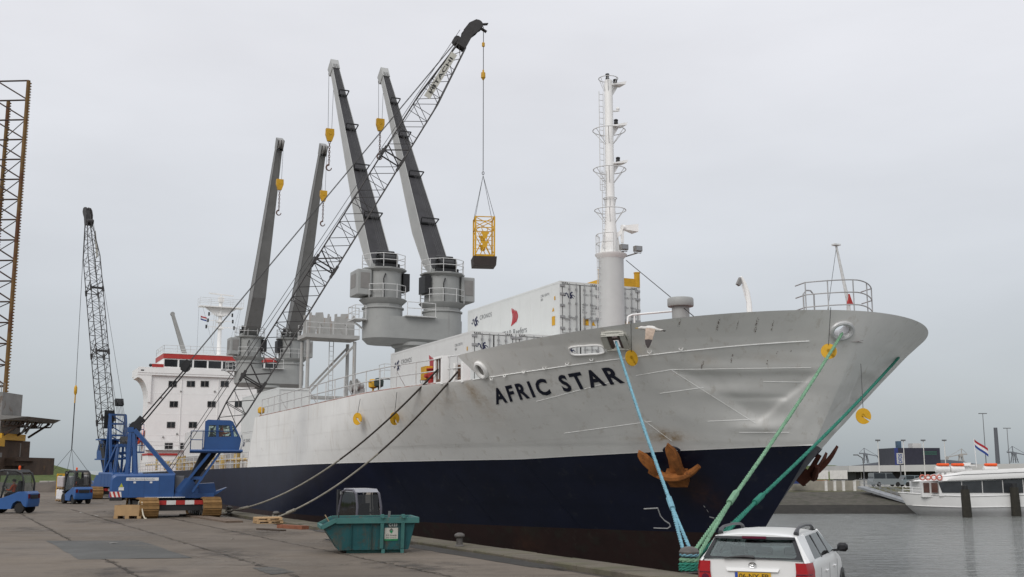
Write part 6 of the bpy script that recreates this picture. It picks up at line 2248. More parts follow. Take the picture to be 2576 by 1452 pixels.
# hanging yellow lattice frame with its dark block
LF = at_y(1217, 650, p0.y)
ld = thing('lifting_cage', 'yellow steel lattice frame on a brown block, hanging from the crane in mid air', 'hanging load', LF, R(8))
sc_ = p0.y * 1.0 / FPX
W_, D_, Hh = .56, .56, (650 - 545) * sc_ * 1.0
mb = MB()
for x in (-W_, W_):
    for y in (-D_, D_):
        mb.beam((x, y, 0), (x, y, Hh), .09, .09)
for z in (.06, Hh * .72, Hh - .03):
    for s in (-1, 1):
        mb.beam((-W_, s * D_, z), (W_, s * D_, z), .09 if z < 1 else .05, .14 if z < .5 else .05)
        mb.beam((s * W_, -D_, z), (s * W_, D_, z), .06, .06)
lfr = mb.build('frame', M_YEL, ld)
mb = MB()
for s in (-1, 1):
    y = s * D_
    mb.tube((-W_, y, Hh * .74), (W_, y, Hh - .06), .025, 5); mb.tube((W_, y, Hh * .74), (-W_, y, Hh - .06), .025, 5)
    mb.tube((-W_, y, Hh * .70), (W_ * .5, y, .12), .025, 5); mb.tube((W_, y, Hh * .70), (-W_ * .5, y, .12), .025, 5)
    mb.tube((-W_, y, .12), (W_ * .35, y, Hh * .7), .025, 5); mb.tube((W_, y, .12), (-W_ * .35, y, Hh * .7), .025, 5)
    for z in (.28, .5): mb.tube((-W_, y, Hh * z), (W_, y, Hh * z), .02, 5)
mb.build('bracing', M_YEL, lfr)
mb = MB()
for s in (-1, 1):
    y = s * (D_ + .02)
    for z0 in (Hh * .30, Hh * .52):
        mb.prism([(-.12, z0 - .18), (.12, z0 - .18), (.16, z0 + .05), (.24, z0 + .12), (.24, z0 + .2), (-.24, z0 + .2), (-.24, z0 + .12), (-.16, z0 + .05)], y - .01, y + .01, 'xz')
mb.build('gusset', M_YEL, lfr)
mb = MB(); mb.hexa([(-.66, -.66, -.52), (.66, -.66, -.52), (.66, .66, -.52), (-.66, .66, -.52), (-.7, -.7, 0), (.7, -.7, 0), (.7, .7, 0), (-.7, .7, 0)])
mb.build('block', pm('brown_rubber_block', (.035, .027, .025), rough=.8, var=.2, bump=.2), ld)
mb = MB()
top = Matrix.Rotation(-R(8), 3, 'Z') @ (p0 + Vector((.02, 0, zz(442, 1210))) - LF)
for x in (-W_, W_):
    for y in (-D_, D_):
        mb.tube((x, y, Hh), top, .016, 4)
mb.build('sling', M_WIRE, ld)
# the far crane's load line and spreader
p2 = at_y(189, 1000, 99.0)
l2 = thing('load_line', 'thin hoist wire with slings hanging beside the far crane', 'hoist wire', p2)
mb = MB(); tpp = W2(hook2) - p2
mb.tube(tpp, (0, 0, 1.0), .022, 4); mb.tube((0, 0, -.5), (0, 0, -4.6), .05, 5); mb.build('wire', M_WIRE, l2)
mb = MB(); mb.lathe([(.05, 1.1), (.14, .9), (.14, .4), (.05, .2), (.06, -.5)], (0, 0, 0), 10); mb.build('hook_block', M_YEL, l2, smooth=True)
mb = MB()
for x, y in ((-1.6, 0), (1.6, 0), (-.5, .5), (.5, -.5)): mb.tube((0, 0, -4.6), (x, y, -6.6), .018, 4)
mb.build('sling', M_WIRE, l2)
# ------------------------------------------------------------------ people (seated drivers)
M_ORANGE = pm('orange_work_jacket', (.75, .10, .02), rough=.8, var=.15, vs=8)
M_SKIN = pm('skin', (.45, .26, .19), rough=.6, var=.08)
M_TROUS = pm('navy_trousers', (.03, .035, .05), rough=.85, var=.2)
M_HAIR = pm('dark_hair', (.04, .03, .022), rough=.8)
def seated_person(loc, rz, label, scale=1.0, lean=.06):
    J = {'pel': (0, 0, .12), 'sp': (lean * .4, 0, .32), 'ch': (lean, 0, .50), 'nk': (lean * 1.2, 0, .64), 'h0': (lean * 1.4 + .015, 0, .74), 'h1': (lean * 1.4 + .02, 0, .86)}
    for s, k in ((1, 'l'), (-1, 'r')):
        J['sh' + k] = (lean, s * .19, .55); J['el' + k] = (lean + .12, s * .25, .30); J['wr' + k] = (lean + .36, s * .15, .36)
        J['ha' + k] = (lean + .44, s * .13, .37)
        J['hp' + k] = (.04, s * .10, .10); J['kn' + k] = (.44, s * .13, .13); J['an' + k] = (.50, s * .13, -.28); J['to' + k] = (.66, s * .14, -.33)
    E = [('pel', 'sp'), ('sp', 'ch'), ('ch', 'nk'), ('nk', 'h0'), ('h0', 'h1')]
    for k in 'lr':
        E += [('ch', 'sh' + k), ('sh' + k, 'el' + k), ('el' + k, 'wr' + k), ('wr' + k, 'ha' + k), ('pel', 'hp' + k), ('hp' + k, 'kn' + k), ('kn' + k, 'an' + k), ('an' + k, 'to' + k)]
    RD = {'pel': .15, 'sp': .145, 'ch': .16, 'nk': .06, 'h0': .085, 'h1': .09, 'sh': .085, 'el': .058, 'wr': .042, 'ha': .04, 'hp': .10, 'kn': .075, 'an': .05, 'to': .04}
    names = list(J)
    me = bpy.data.meshes.new('person')
    me.from_pydata([J[n] for n in names], [(names.index(a), names.index(b)) for a, b in E], [])
    ob = bpy.data.objects.new('person', me); COL.objects.link(ob)
    sk = ob.modifiers.new('skin', 'SKIN')
    ob.modifiers.new('sub', 'SUBSURF').levels = 1
    for i, n in enumerate(names):
        r_ = RD.get(n, RD.get(n[:-1], .06))
        me.skin_vertices[0].data[i].radius = (r_, r_)
    me.skin_vertices[0].data[0].use_root = True
    dg = bpy.context.evaluated_depsgraph_get()
    m2 = bpy.data.meshes.new_from_object(ob.evaluated_get(dg))
    bpy.data.objects.remove(ob); bpy.data.meshes.remove(me)
    for m in (M_ORANGE, M_SKIN, M_TROUS): m2.materials.append(m)
    for p in m2.polygons:
        c = p.center
        mi = 0
        if c.z > .645: mi = 1
        elif c.x > lean + .34 and c.z > .25: mi = 1
        elif c.z < .16 and (c.x > .08 or c.z < .08): mi = 2
        p.material_index = mi
    m2.shade_smooth()
    o = bpy.data.objects.new('person', m2); COL.objects.link(o)
    o.location = loc; o.rotation_euler = (0, 0, rz); o.scale = (scale,) * 3
    tag(o, label, 'person')
    mb = MB()
    hx = lean * 1.4 + .005
    mb.ball((hx, 0, .86), .112, 12, 8, sz=(1, .9, .85))
    mb.build('hair', M_HAIR, o, smooth=True)
    mb = MB(); mb.hexa([(hx + .085, -.015, .79), (hx + .085, .015, .79), (hx + .085, .01, .84), (hx + .085, -.01, .84), (hx + .13, -.014, .79), (hx + .13, .014, .79), (hx + .10, .006, .84), (hx + .10, -.006, .84)])
    mb.build('nose', M_SKIN, o)
    return o
seated_person(W1(Vector((2.22, ccy1 - .1, 4.0))), head1, 'crane operator in orange jacket seated in the front crane cab')

# ------------------------------------------------------------------ forklifts
M_FBLUE = pm('forklift_blue', (.026, .088, .25), rough=.38, var=.1, vs=2, stain=((.05, .08, .14), .66, 4, .4))
M_FGREY = pm('forklift_grey', (.085, .082, .10), rough=.4, var=.1, vs=2)
M_FDARK = pm('forklift_black', (.018, .018, .02), rough=.5, var=.2)
M_TYRE = pm('tyre_rubber', (.018, .017, .016), rough=.85, var=.25, vs=6)
M_RIM = pm('wheel_rim', (.16, .16, .16), rough=.5, var=.2)
M_FGL = glass_mat('forklift_glass', (.60, .64, .64), .9)
def wheel(parent, x, y, r, w):
    mb = MB(); mb.lathe([(r * .6, -w / 2), (r * .92, -w / 2), (r, -w * .3), (r, w * .3), (r * .92, w / 2), (r * .6, w / 2)], (x, y, r), 24, axis='y')
    o = mb.build('wheel', M_TYRE, parent, smooth=True, angle=30)
    mb = MB(); mb.lathe([(.02, -w * .36), (r * .58, -w * .36), (r * .62, -w * .5), (r * .62, w * .5), (r * .58, w * .36), (.02, w * .36)], (x, y, r), 20, axis='y')
    mb.build('rim', M_RIM, o, smooth=True, angle=30)
def forklift(loc, rz, label, paint, scale=1.0, glass=None, roof=None, mark=False, beacon=True):
    t = thing('forklift', label, 'forklift', loc, rz, 'forklift trucks on the quay')
    t.scale = (scale,) * 3
    # body: swept counterweight, side view x forward
    prof = [(-1.28, .32), (-1.33, .55), (-1.30, .98), (-1.18, 1.10), (-.75, 1.08), (-.35, .92), (.25, .72), (.62, .52), (.72, .30), (.2, .22), (-.45, .22), (-.55, .50), (-.78, .64), (-1.0, .60), (-1.14, .40)]
    mb = MB()
    def ring(y, f): return [(-.3 + (x + .3) * f, y, .55 + (z - .55) * (f if z > .55 else 1)) for x, z in prof]
    rows = [ring(-.60, .93), ring(-.56, .985), ring(-.45, 1), ring(.45, 1), ring(.56, .985), ring(.60, .93)]
    mb.grid(rows, close=True); n = len(prof)
    mb._add(rows[0], [tuple(range(n))]); mb._add(rows[-1], [tuple(range(n))])
    body = mb.build('body', paint, t, smooth=True, angle=38)
    mb = MB(); mb.box((-1.345, -.34, .72), (-1.28, .34, .92)); mb.build('grille', M_FDARK, body)
    for y in (-.47, .47):
        mb = MB(); mb.box((-1.33, y - .07, .74), (-1.26, y + .07, .95)); mb.build('tail_light', pm('dark_red_lens', (.10, .01, .015), rough=.25), body)
    mb = MB(); mb.box((-.5, -.5, .3), (.9, .5, .62)); mb.box((-.55, -.35, .62), (.1, .35, .95)); mb.build('chassis', M_FDARK, t)
    for y in (-.5, .5): wheel(t, .68, y, .34, .24); wheel(t, -.86, y * .92, .27, .2)
    # overhead guard
    mb = MB()
    for y in (-.52, .52):
        mb.path([(-.98, y, 1.02), (-1.0, y * .98, 1.5), (-.85, y * .94, 1.98), (-.55, y * .92, 2.12), (.1, y * .92, 2.14), (.42, y * .93, 2.06), (.62, y * .98, 1.5), (.78, y, .7)], .05, 8)
    guard = mb.build('overhead_guard', M_FDARK if paint is not M_FGREY else paint, t, smooth=True)
    mb = MB(); mb.hexa([(-.8, -.5, 2.04), (.36, -.5, 2.07), (.36, .5, 2.07), (-.8, .5, 2.04), (-.7, -.46, 2.17), (.3, -.46, 2.19), (.3, .46, 2.19), (-.7, .46, 2.17)]); mb.build('roof', roof or M_FDARK, guard)
    mb = MB(); mb._add([(-.99, -.47, 1.1), (-.99, .47, 1.1), (-.86, .45, 1.95), (-.86, -.45, 1.95)], [(0, 1, 2, 3)]); mb.build('rear_window', glass or M_FGL, guard)
    for y in (-.53, .53):
        mb = MB(); mb._add([(-.92, y, 1.05), (.60, y, .85), (.56, y * .97, 1.5), (.38, y * .93, 2.02), (-.5, y * .93, 2.06), (-.82, y * .95, 1.92)], [(0, 1, 2, 3, 4, 5)]); mb.build('side_window', glass or M_FGL, guard)
    mb = MB(); mb.box((-.45, -.25, .95), (0, .25, 1.06)); mb.hexa([(-.52, -.24, 1.04), (-.40, -.24, 1.04), (-.40, .24, 1.04), (-.52, .24, 1.04), (-.64, -.2, 1.62), (-.54, -.2, 1.62), (-.54, .2, 1.62), (-.64, .2, 1.62)]); mb.build('seat', M_FDARK, t)
    mb = MB(); mb.path([(.30 + .06 * math.sin(2 * math.pi * k / 14), .19 * math.cos(2 * math.pi * k / 14), 1.26 + .14 * math.sin(2 * math.pi * k / 14)) for k in range(14)], .02, 5, closed=True); mb.tube((.32, 0, 1.25), (.5, 0, .7), .04, 6); mb.build('steering_wheel', M_FDARK, t)
    # mast and forks
    for y in (-.36, .36):
        mb = MB(); mb.box((.98, y - .06, .12), (1.12, y + .06, 2.12)); mb.box((1.02, y - .14 * (1 if y > 0 else -1) - .03, .14), (1.10, y - .14 * (1 if y > 0 else -1) + .03, 2.05)); mb.build('mast_rail', M_FDARK, t)
    mb = MB(); mb.box((1.0, -.4, 2.02), (1.1, .4, 2.1)); mb.box((1.0, -.4, 1.1), (1.06, .4, 1.18)); mb.box((1.13, -.5, .35), (1.18, .5, .45)); mb.box((1.13, -.5, .72), (1.18, .5, .82)); mb.build('carriage', M_FDARK, t)
    for y in (-.3, .3):
        mb = MB(); mb.box((1.185, y - .06, .08), (1.23, y + .06, .85)); mb.box((1.231, y - .06, .08), (2.25, y + .06, .12)); mb.build('fork', M_FDARK, t)
    mb = MB(); mb.path([(1.14, -.15, .82), (1.14, -.15, 1.9)], .03, 6); mb.path([(1.14, .15, .82), (1.14, .15, 1.9)], .03, 6); mb.build('lift_chain', M_FDARK, t)
    if beacon:
        mb = MB(); mb.tube((-.6, .3, 2.17), (-.6, .3, 2.24), .05, 8); mb.lathe([(.06, 0), (.06, .1), (.02, .13)], (-.6, .3, 2.24), 10); mb.build('beacon', M_ORANGE, guard)
    for y in (-.5, .5):
        mb = MB(); mb.box((.4, y - .06, 1.94), (.5, y + .06, 2.06)); mb.build('work_light', M_RIM, guard)
    if mark:
        lettering('maker_lettering', 'Linde', lambda u, v: Vector((-1.325 + .03 * v, .1 - .38 * u, 1.0 + .09 * v)), M_SIGNW, body)
    return t
g = ground(66, 1291)
rz1 = math.atan2(.10, -1)
fdir = Vector((math.cos(rz1), math.sin(rz1), 0))
FL1 = g + fdir * .95 * 1.12
forklift(FL1, rz1, 'blue forklift with its driver at the left edge of the picture', M_FBLUE, 1.12)
seated_person(FL1 + Vector((0, 0, .86 * 1.12)) + fdir * -.3, rz1, 'driver in orange jacket in the forklift at the left edge')
d2 = Vector((-.67, .74, 0)).normalized(); rz2 = math.atan2(d2.y, d2.x)
FL2 = ground(203, 1268) + d2 * .86 * 1.1
forklift(FL2, rz2, 'blue forklift seen from behind carrying white sacks near the far crane', M_FBLUE, 1.1)
seated_person(FL2 + Vector((0, 0, .86 * 1.1)) + d2 * -.3, rz2, 'driver in orange jacket in the forklift carrying white sacks')
d3 = Vector((-.55, .83, 0)).normalized(); rz3 = math.atan2(d3.y, d3.x)
FL3 = ground(912, 1372) + d3 * .4
forklift(FL3, rz3, 'dark grey forklift with pale roof parked behind the green skip', M_FGREY, .83, glass_mat('dark_forklift_glass', (.22, .24, .25), .9), roof=pm('pale_plastic_roof', (.30, .30, .32), rough=.35, var=.1), mark=True, beacon=False)
# load of wrapped sacks on the forklift
M_WRAP = pm('white_sack_wrap', (.66, .65, .66), rough=.45, var=.1, vs=5, bump=.6, bs=9)
M_WRAP2 = pm('greyish_sack_wrap', (.42, .38, .38), rough=.6, var=.12, vs=5, bump=.6, bs=9)
for k, (z0, z1, m, lab) in enumerate(((.14, 1.02, M_WRAP, 'white wrapped pallet load low on the forks'), (1.03, 1.98, M_WRAP2, 'greyish wrapped pallet load stacked on the white one'))):
    t = thing('wrapped_load', lab, 'pallet load', FL2 + d2 * 1.95 + Vector((0, 0, z0)), rz2)
    mb = MB()
    rr = random.Random(k)
    h_ = z1 - z0
    for i in range(2):
        for j in range(2):
            mb.box((-.56 + i * .57, -.56 + j * .57, .13), (-.01 + i * .57, -.01 + j * .57, h_ - rr.uniform(0, .04)), ch=.06)
    mb.build('sacks', m, t)
    mb = MB()
    for x in (-.5, 0, .5): mb.box((x - .05, -.58, 0), (x + .05, .58, .09))
    for q in range(6): mb.box((-.58, -.58 + q * .21, .09), (.58, -.46 + q * .21, .12))
    mb.build('pallet', pm('pallet_wood', (.36, .24, .13), rough=.85, var=.25, vs=5), t)
# yellow frame standing near it
p = ground(150, 1247)
t = thing('yellow_frame', 'tall yellow steel frame standing left of the sack-carrying forklift', 'frame', p, R(20))
mb = MB()
for x in (-.28, .28):
    for y in (-.5, .5): mb.box((x - .07, y - .07, 0), (x + .07, y + .07, 2.05))
for z in (.05, .7, 1.35, 1.98):
    for y in (-.5, .5): mb.box((-.28, y - .05, z), (.28, y + .05, z + .1))
    for x in (-.28, .28): mb.box((x - .05, -.5, z), (x + .05, .5, z + .1))
mb.build('frame', M_YEL, t)
mb = MB()
for y in (-.5, .5): mb.beam((-.28, y, .1), (.28, y, .7), .05, .05); mb.beam((.28, y, .75), (-.28, y, 1.38), .05, .05); mb.beam((-.28, y, 1.4), (.28, y, 2.0), .05, .05)
mb.build('bracing', M_YEL, t)

# ------------------------------------------------------------------ skip
M_TEAL = pm('skip_teal_paint', (.011, .075, .082), rough=.6, var=.18, vs=2, bump=.25, bs=6, stain=((.05, .052, .042), .53, 2.5, .75), streak=((.085, .062, .04), .54, 4, .65))
M_TEALR = pm('skip_rim_teal', (.04, .135, .125), rough=.65, var=.15, vs=3, stain=((.10, .09, .07), .58, 5, .7))
sA, sB = ground(852, 1394), ground(1026, 1391)
sx = (sB - sA); SL = sx.length; sx.normalize()
sk = thing('skip', 'teal steel skip standing on the quay in front of the grey forklift', 'skip', sA, math.atan2(sx.y, sx.x))
k_ = SL / 2.45
def sxz(x): return x * k_
HT, YB, YT = 1.02, 1.5, 1.62
def skp(x, y, z): return Vector((sxz(x), y, z))
def side_pt(x, z, near=True):
    y = lerp(.06, -.06, z / HT) if near else lerp(YB, YT, z / HT)
    return skp(x, y, z)
outline = [(0.0, .10), (2.45, .10), (2.70, 1.0), (-.10, 1.0), (-.56, .78)]
mb = MB()
for near in (True, False):
    for off in (0, .03):
        o = off if near else -off
        mb._add([side_pt(x, z, near) + Vector((0, o, 0)) for x, z in outline], [(0, 1, 2, 3, 4)])
def cross(x, z, x1, z1):
    mb.hexa([side_pt(x, z) + Vector((0, .0, 0)), side_pt(x, z, False), side_pt(x, z, False) + Vector((.03, 0, .03)), side_pt(x, z) + Vector((.03, 0, .03)),
             side_pt(x1, z1), side_pt(x1, z1, False), side_pt(x1, z1, False) + Vector((.03, 0, .03)), side_pt(x1, z1) + Vector((.03, 0, .03))])
cross(0, .1, 2.45, .1); cross(2.45, .1, 2.70, 1.0); cross(0, .1, -.56, .78)
sbody = mb.build('body', M_TEAL, sk)
mb = MB()
for near in (True, False):
    o = Vector((0, -.03 if near else .03, 0))
    mb.beam(side_pt(-.12, .95, near) + o, side_pt(2.82, .95, near) + o, .10, .16)
    mb.beam(side_pt(-.62, .76, near) + o, side_pt(-.12, .97, near) + o, .10, .12)
mb.beam(side_pt(2.78, .95), side_pt(2.78, .95, False), .09, .16)
mb.beam(side_pt(-.60, .76), side_pt(-.60, .76, False), .09, .10)
mb.build('rim', M_TEALR, sk)
for x in (.42, 1.12):
    mb = MB()
    xl = x
    mb.beam(side_pt(xl, .12) + Vector((0, -.03, 0)), side_pt(xl, .88) + Vector((0, -.03, 0)), (.012), .04, up=(0, 1, 0))
    mb.build('rib', M_TEAL, sk)
for x in (1.5, 2.24):
    mb = MB()
    mb.beam(side_pt(x, .14) + Vector((0, -.05, 0)), side_pt(x, 1.12) + Vector((0, -.06, 0)), .10, .05, up=(0, 1, 0))
    mb.tube(side_pt(x, 1.06) + Vector((0, -.15, 0)), side_pt(x, 1.06) + Vector((0, .02, 0)), .05, 10)
    mb.build('lifting_lug', M_TEALR, sk)
mb = MB(); mb.beam(side_pt(1.78, .95) + Vector((0, .3, 0)), side_pt(1.80, 1.2) + Vector((0, .3, 0)), .07, .02, up=(0, 1, 0)); mb.build('lug_plate', M_RIM, sk)
mb = MB()
for y in (.25, YB - .25): mb.box((sxz(.3), y - .05, 0), (sxz(2.2), y + .05, .1))
mb.box((sxz(1.5), -.03, .0), (sxz(1.62), .05, .12)); mb.box((sxz(2.18), -.03, .0), (sxz(2.3), .05, .12))
mb.build('skid', M_TEALR, sk)
fs_ = lambda x0, z0, w, h: (lambda u, v: side_pt(x0 + u * w, z0 + v * h) + Vector((0, -.012, 0)))
lettering('number_lettering', 'C123', fs_(1.74, .77, .31, .085), pm('faded_white_paint', (.5, .52, .5), rough=.7, var=.2, vs=9), sbody, bold=.04)
mb = MB(); f = fs_(1.60, .36, .48, .37); mb._add([f(0, 0), f(1, 0), f(1, 1), f(0, 1)], [(0, 1, 2, 3)])
mb.build('company_sign', pm('scuffed_white_sign', (.48, .47, .42), rough=.7, var=.1, stain=((.05, .05, .04), .60, 16, .9)), sbody)
mb = MB(); f = fs_(1.60, .36, .48, .37)
f2 = lambda u, v: f(u, v) + Vector((0, -.006, 0))
mb._add([f2(.0, .0), f2(1, 0), f2(1, .13), f2(0, .13)], [(0, 1, 2, 3)])
mb._add([f2(.5, .55), f2(.62, .70), f2(.5, .84), f2(.38, .70)], [(0, 1, 2, 3)])
mb.build('sign_emblem', pm('sign_green', (.02, .20, .08), rough=.6, var=.2, vs=10), sbody)
mb = MB(); mb._add([f2(.36, .80), f2(.5, .97), f2(.64, .80), f2(.64, .72), f2(.5, .88), f2(.36, .72)], [(0, 1, 4, 5), (1, 2, 3, 4)]); mb.build('sign_emblem', M_GASK, sbody)
lettering('sign_lettering', 'AVI Arends', lambda u, v: f(.1 + .8 * u, .36 + .13 * v) + Vector((0, -.008, 0)), M_GASK, sbody)
lettering('sign_lettering', '0255 51 52 53', lambda u, v: f(.12 + .76 * u, .19 + .1 * v) + Vector((0, -.008, 0)), M_GASK, sbody)
# odds and ends in the skip
M_WOOD = pm('weathered_wood', (.30, .22, .13), rough=.85, var=.3, vs=4)
M_WOODR = pm('reddish_wood', (.20, .075, .04), rough=.85, var=.3, vs=4)
rr = random.Random(9)
for x, y, dx, dz, m, lab in ((-.05, .5, -.35, .55, M_WOOD, 'pale wooden lath leaning out of the skip on the left'), (.2, .7, .12, .35, M_WOOD, 'short wooden lath standing up in the skip corner'), (.1, .9, -.05, .62, M_FDARK, 'black metal bar standing in the skip')):
    mb = MB(); p = skp(x, y, .55); mb.beam(p, p + Vector((dx, 0, dz)), .07, .03)
    o = mb.build('lath' if m is M_WOOD else 'metal_bar', m)
    o.matrix_world = Matrix.Translation(sA) @ Matrix.Rotation(math.atan2(sx.y, sx.x), 4, 'Z')
    tag(o, lab, 'lath' if m is M_WOOD else 'bar')
mb = MB()
for k in range(26):
    p = skp(rr.uniform(.4, 2.0), rr.uniform(.55, 1.0), rr.uniform(.35, .6))
    mb.beam(p, p + Vector((rr.uniform(-.3, .3), rr.uniform(-.3, .3), rr.uniform(-.02, .15))), rr.uniform(.05, .2), rr.uniform(.02, .12))
mb.box((sxz(.05), .1, .13), (sxz(2.3), YB - .1, .4))
o = mb.build('rubbish', M_WOOD)
o.matrix_world = Matrix.Translation(sA) @ Matrix.Rotation(math.atan2(sx.y, sx.x), 4, 'Z')
tag(o, 'mixed wood rubbish lying in the skip', 'rubbish', kind='stuff')

# ------------------------------------------------------------------ boxes, pallets, dunnage
M_CARD = pm('brown_fibreboard', (.36, .235, .12), rough=.85, var=.15, vs=3, bump=.15, bs=12)
p = ground(328, 1304)
bx_ = thing('pallet_box', 'brown fibreboard pallet box on the quay beside the crane track', 'pallet box', p, R(4))
mb = MB()
for (a, b) in (((-.68, -.5, .14), (.68, -.47, .66)), ((-.68, .47, .14), (.68, .5, .66)), ((-.68, -.47, .14), (-.65, .47, .66)), ((.65, -.47, .14), (.68, .47, .66)), ((-.65, -.47, .14), (.65, .47, .17))): mb.box(a, b)
mb.build('box', M_CARD, bx_)
for x in (-.6, -.05, .55):
    mb = MB(); mb.box((x - .1, -.5, 0), (x + .1, .5, .139)); mb.build('pallet_runner', M_CARD, bx_)
mb = MB(); mb.path([(.58, -.35, .85), (.66, -.5, .8), (.7, -.58, .5), (.78, -.62, .2), (.88, -.66, .02), (.98, -.7, .015)], .035, 7); mb.path([(.45, -.3, .7), (.5, -.4, .84), (.6, -.38, .86)], .04, 6)
o = mb.build('hose', pm('cream_hose', (.60, .55, .44), rough=.6, var=.1)); o.matrix_world = Matrix.Translation(p) @ Matrix.Rotation(R(4), 4, 'Z'); tag(o, 'cream hose hanging over the corner of the brown pallet box', 'hose')
def pallet(p, rz, label, m, lift=0):
    t = thing('pallet', label, 'pallet', p, rz)
    for q in range(7):
        mb = MB(); mb.box((-.6, -.5 + q * .145, .11), (.6, -.39 + q * .145, .135)); mb.build('top_board', m, t)
    for y in (-.46, 0, .46):
        mb = MB(); mb.box((-.6, y - .05, 0), (.6, y + .05, .022)); mb.box((-.6, y - .05, .086), (.6, y + .05, .109))
        for x in (-.53, 0, .53): mb.box((x - .07, y - .05, .022), (x + .07, y + .05, .086))
        mb.build('runner', m, t)
    return t
M_PALE = pm('pale_pine', (.45, .30, .16), rough=.8, var=.2, vs=5)
pg = ground(674, 1316)
pallet(pg, QROT + R(86), 'pale pine pallet at the quay edge, lower one of two', M_PALE)
pallet(pg + Vector((-.02, 0, .136)), QROT + R(82), 'pale pine pallet lying on top of the other at the quay edge', M_PALE)
def plank(X0, Y0, X1, Y1, w, h, m, label, z=0.0):
    a, b = ground(X0, Y0), ground(X1, Y1)
    mb = MB(); mb.beam(Vector((0, 0, h / 2 + z)), b - a + Vector((0, 0, h / 2 + z)), w, h)
    o = mb.build('plank', m); o.location = a
    return tag(o, label, 'plank', 'loose timber on the quay')
plank(705, 1328, 768, 1332, .35, .14, M_WOODR, 'reddish timber baulk lying near the quay edge')
plank(652, 1332, 712, 1336, .3, .05, pm('dark_timber', (.05, .035, .025), rough=.9, var=.3), 'dark flat timber lying in front of the reddish baulk')
plank(470, 1297, 590, 1315, .8, .08, pm('grey_timber', (.13, .095, .07), rough=.9, var=.3, vs=4), 'wide timber mat under the front crane right track')
plank(500, 1290, 560, 1296, .5, .06, MATS['grey_timber'], 'short timber board behind the front crane right track')
M_PAPER = pm('litter_paper', (.55, .54, .5), rough=.8, var=.1)
for k, (X, Y, s_) in enumerate(((285, 1368, .16), (585, 1357, .09), (240, 1298, .14), (262, 1288, .16), (205, 1290, .2), (1520, 1424, .12), (1590, 1436, .10), (1430, 1421, .08))):
    p = ground(X, Y)
    mb = MB(); rr = random.Random(k)
    pts = [Vector((math.cos(a) * s_ * rr.uniform(.6, 1.2), math.sin(a) * s_ * rr.uniform(.5, 1.0), .015 + rr.uniform(0, .02))) for a in [i * 1.05 for i in range(6)]]
    mb._add(pts, [tuple(range(6))]); mb._add([q - Vector((0, 0, .004)) for q in pts], [tuple(range(6))])
    o = mb.build('litter', M_PAPER); o.location = p
    where = ['scrap of white paper lying on the dark repair patch', 'small white scrap on the bare concrete left of the skip', 'white scrap on the concrete behind the pallet box', 'white scrap on the concrete in front of the far forklift, right one', 'white scrap on the concrete in front of the far forklift, left one', 'pale scrap on the coping left of the near bollard', 'pale scrap on the coping nearest the near bollard', 'pale scrap on the quay right of the lone bollard'][k]
    tag(o, where, 'litter', 'scraps of litter on the quay')
# ------------------------------------------------------------------ white estate car
M_CARW = pm('white_car_paint', (.74, .74, .73), rough=.22, var=.02, vs=1, spec=.5, stain=((.60, .59, .56), .68, 3, .3))
M_CARBLK = pm('black_trim', (.012, .012, .014), rough=.4, var=.1)
M_CARRAIL = pm('dark_rail', (.045, .045, .05), rough=.45, var=.1)
M_LENS = pm('red_lens', (.36, .012, .018), rough=.18, var=.1, vs=6, spec=.6)
M_LENSD = pm('dark_red_lens2', (.10, .01, .03), rough=.2)
M_CARGL = glass_mat('car_glass', (.66, .72, .71), .85)
M_PLATE = pm('plate_yellow', (.62, .36, .02), rough=.4, var=.05)
M_CHROME = pm('chrome', (.55, .55, .55), rough=.15, metal=1.0, var=.05)
HD = R(23)
cf = Vector((math.sin(HD), math.cos(HD), 0))           # forward
RC = at_y(1893, 1400, 17.0); RC.z = 0
CARL = RC
car = thing('estate_car', 'white estate car parked at the quay edge, seen from behind', 'car', CARL, math.atan2(cf.y, cf.x))
# lower body: rings across, x forward from the tailgate
def belt(x):
    return table([(0, 1.05), (3.2, 1.03), (3.5, .96), (4.2, .84), (4.5, .72), (4.62, .58)], x)
def hwid(x):
    return table([(-.02, .76), (.12, .835), (.5, .865), (2.5, .875), (3.8, .86), (4.3, .78), (4.62, .58)], x)
xs = [-.02, .0, .06, .14, .3, .55, .9, 1.4, 2.0, 2.6, 3.2, 3.5, 3.8, 4.1, 4.35, 4.5, 4.6, 4.64]
def ringb(x):
    w, b = hwid(x), belt(x)
    lo = .30 if .1 < x < 4.4 else .36
    P = [(w * .90, lo), (w * .985, .45), (w * 1.0, .62), (w * .995, .78), (w * .975, b - .05), (w * .94, b), (w * .5, b + .02), (0, b + .03)]
    full = [(-y, z) for y, z in P] + [(y, z) for y, z in reversed(P[:-1])]
    return [(x, y, z) for y, z in full]
mb = MB()
rows = [ringb(x) for x in xs]
mb.grid(rows, close=True); n = len(rows[0])
mb._add(rows[0], [tuple(range(n))]); mb._add(rows[-1], [tuple(range(n))])
cbody = mb.build('body', M_CARW, car, smooth=True, angle=45)
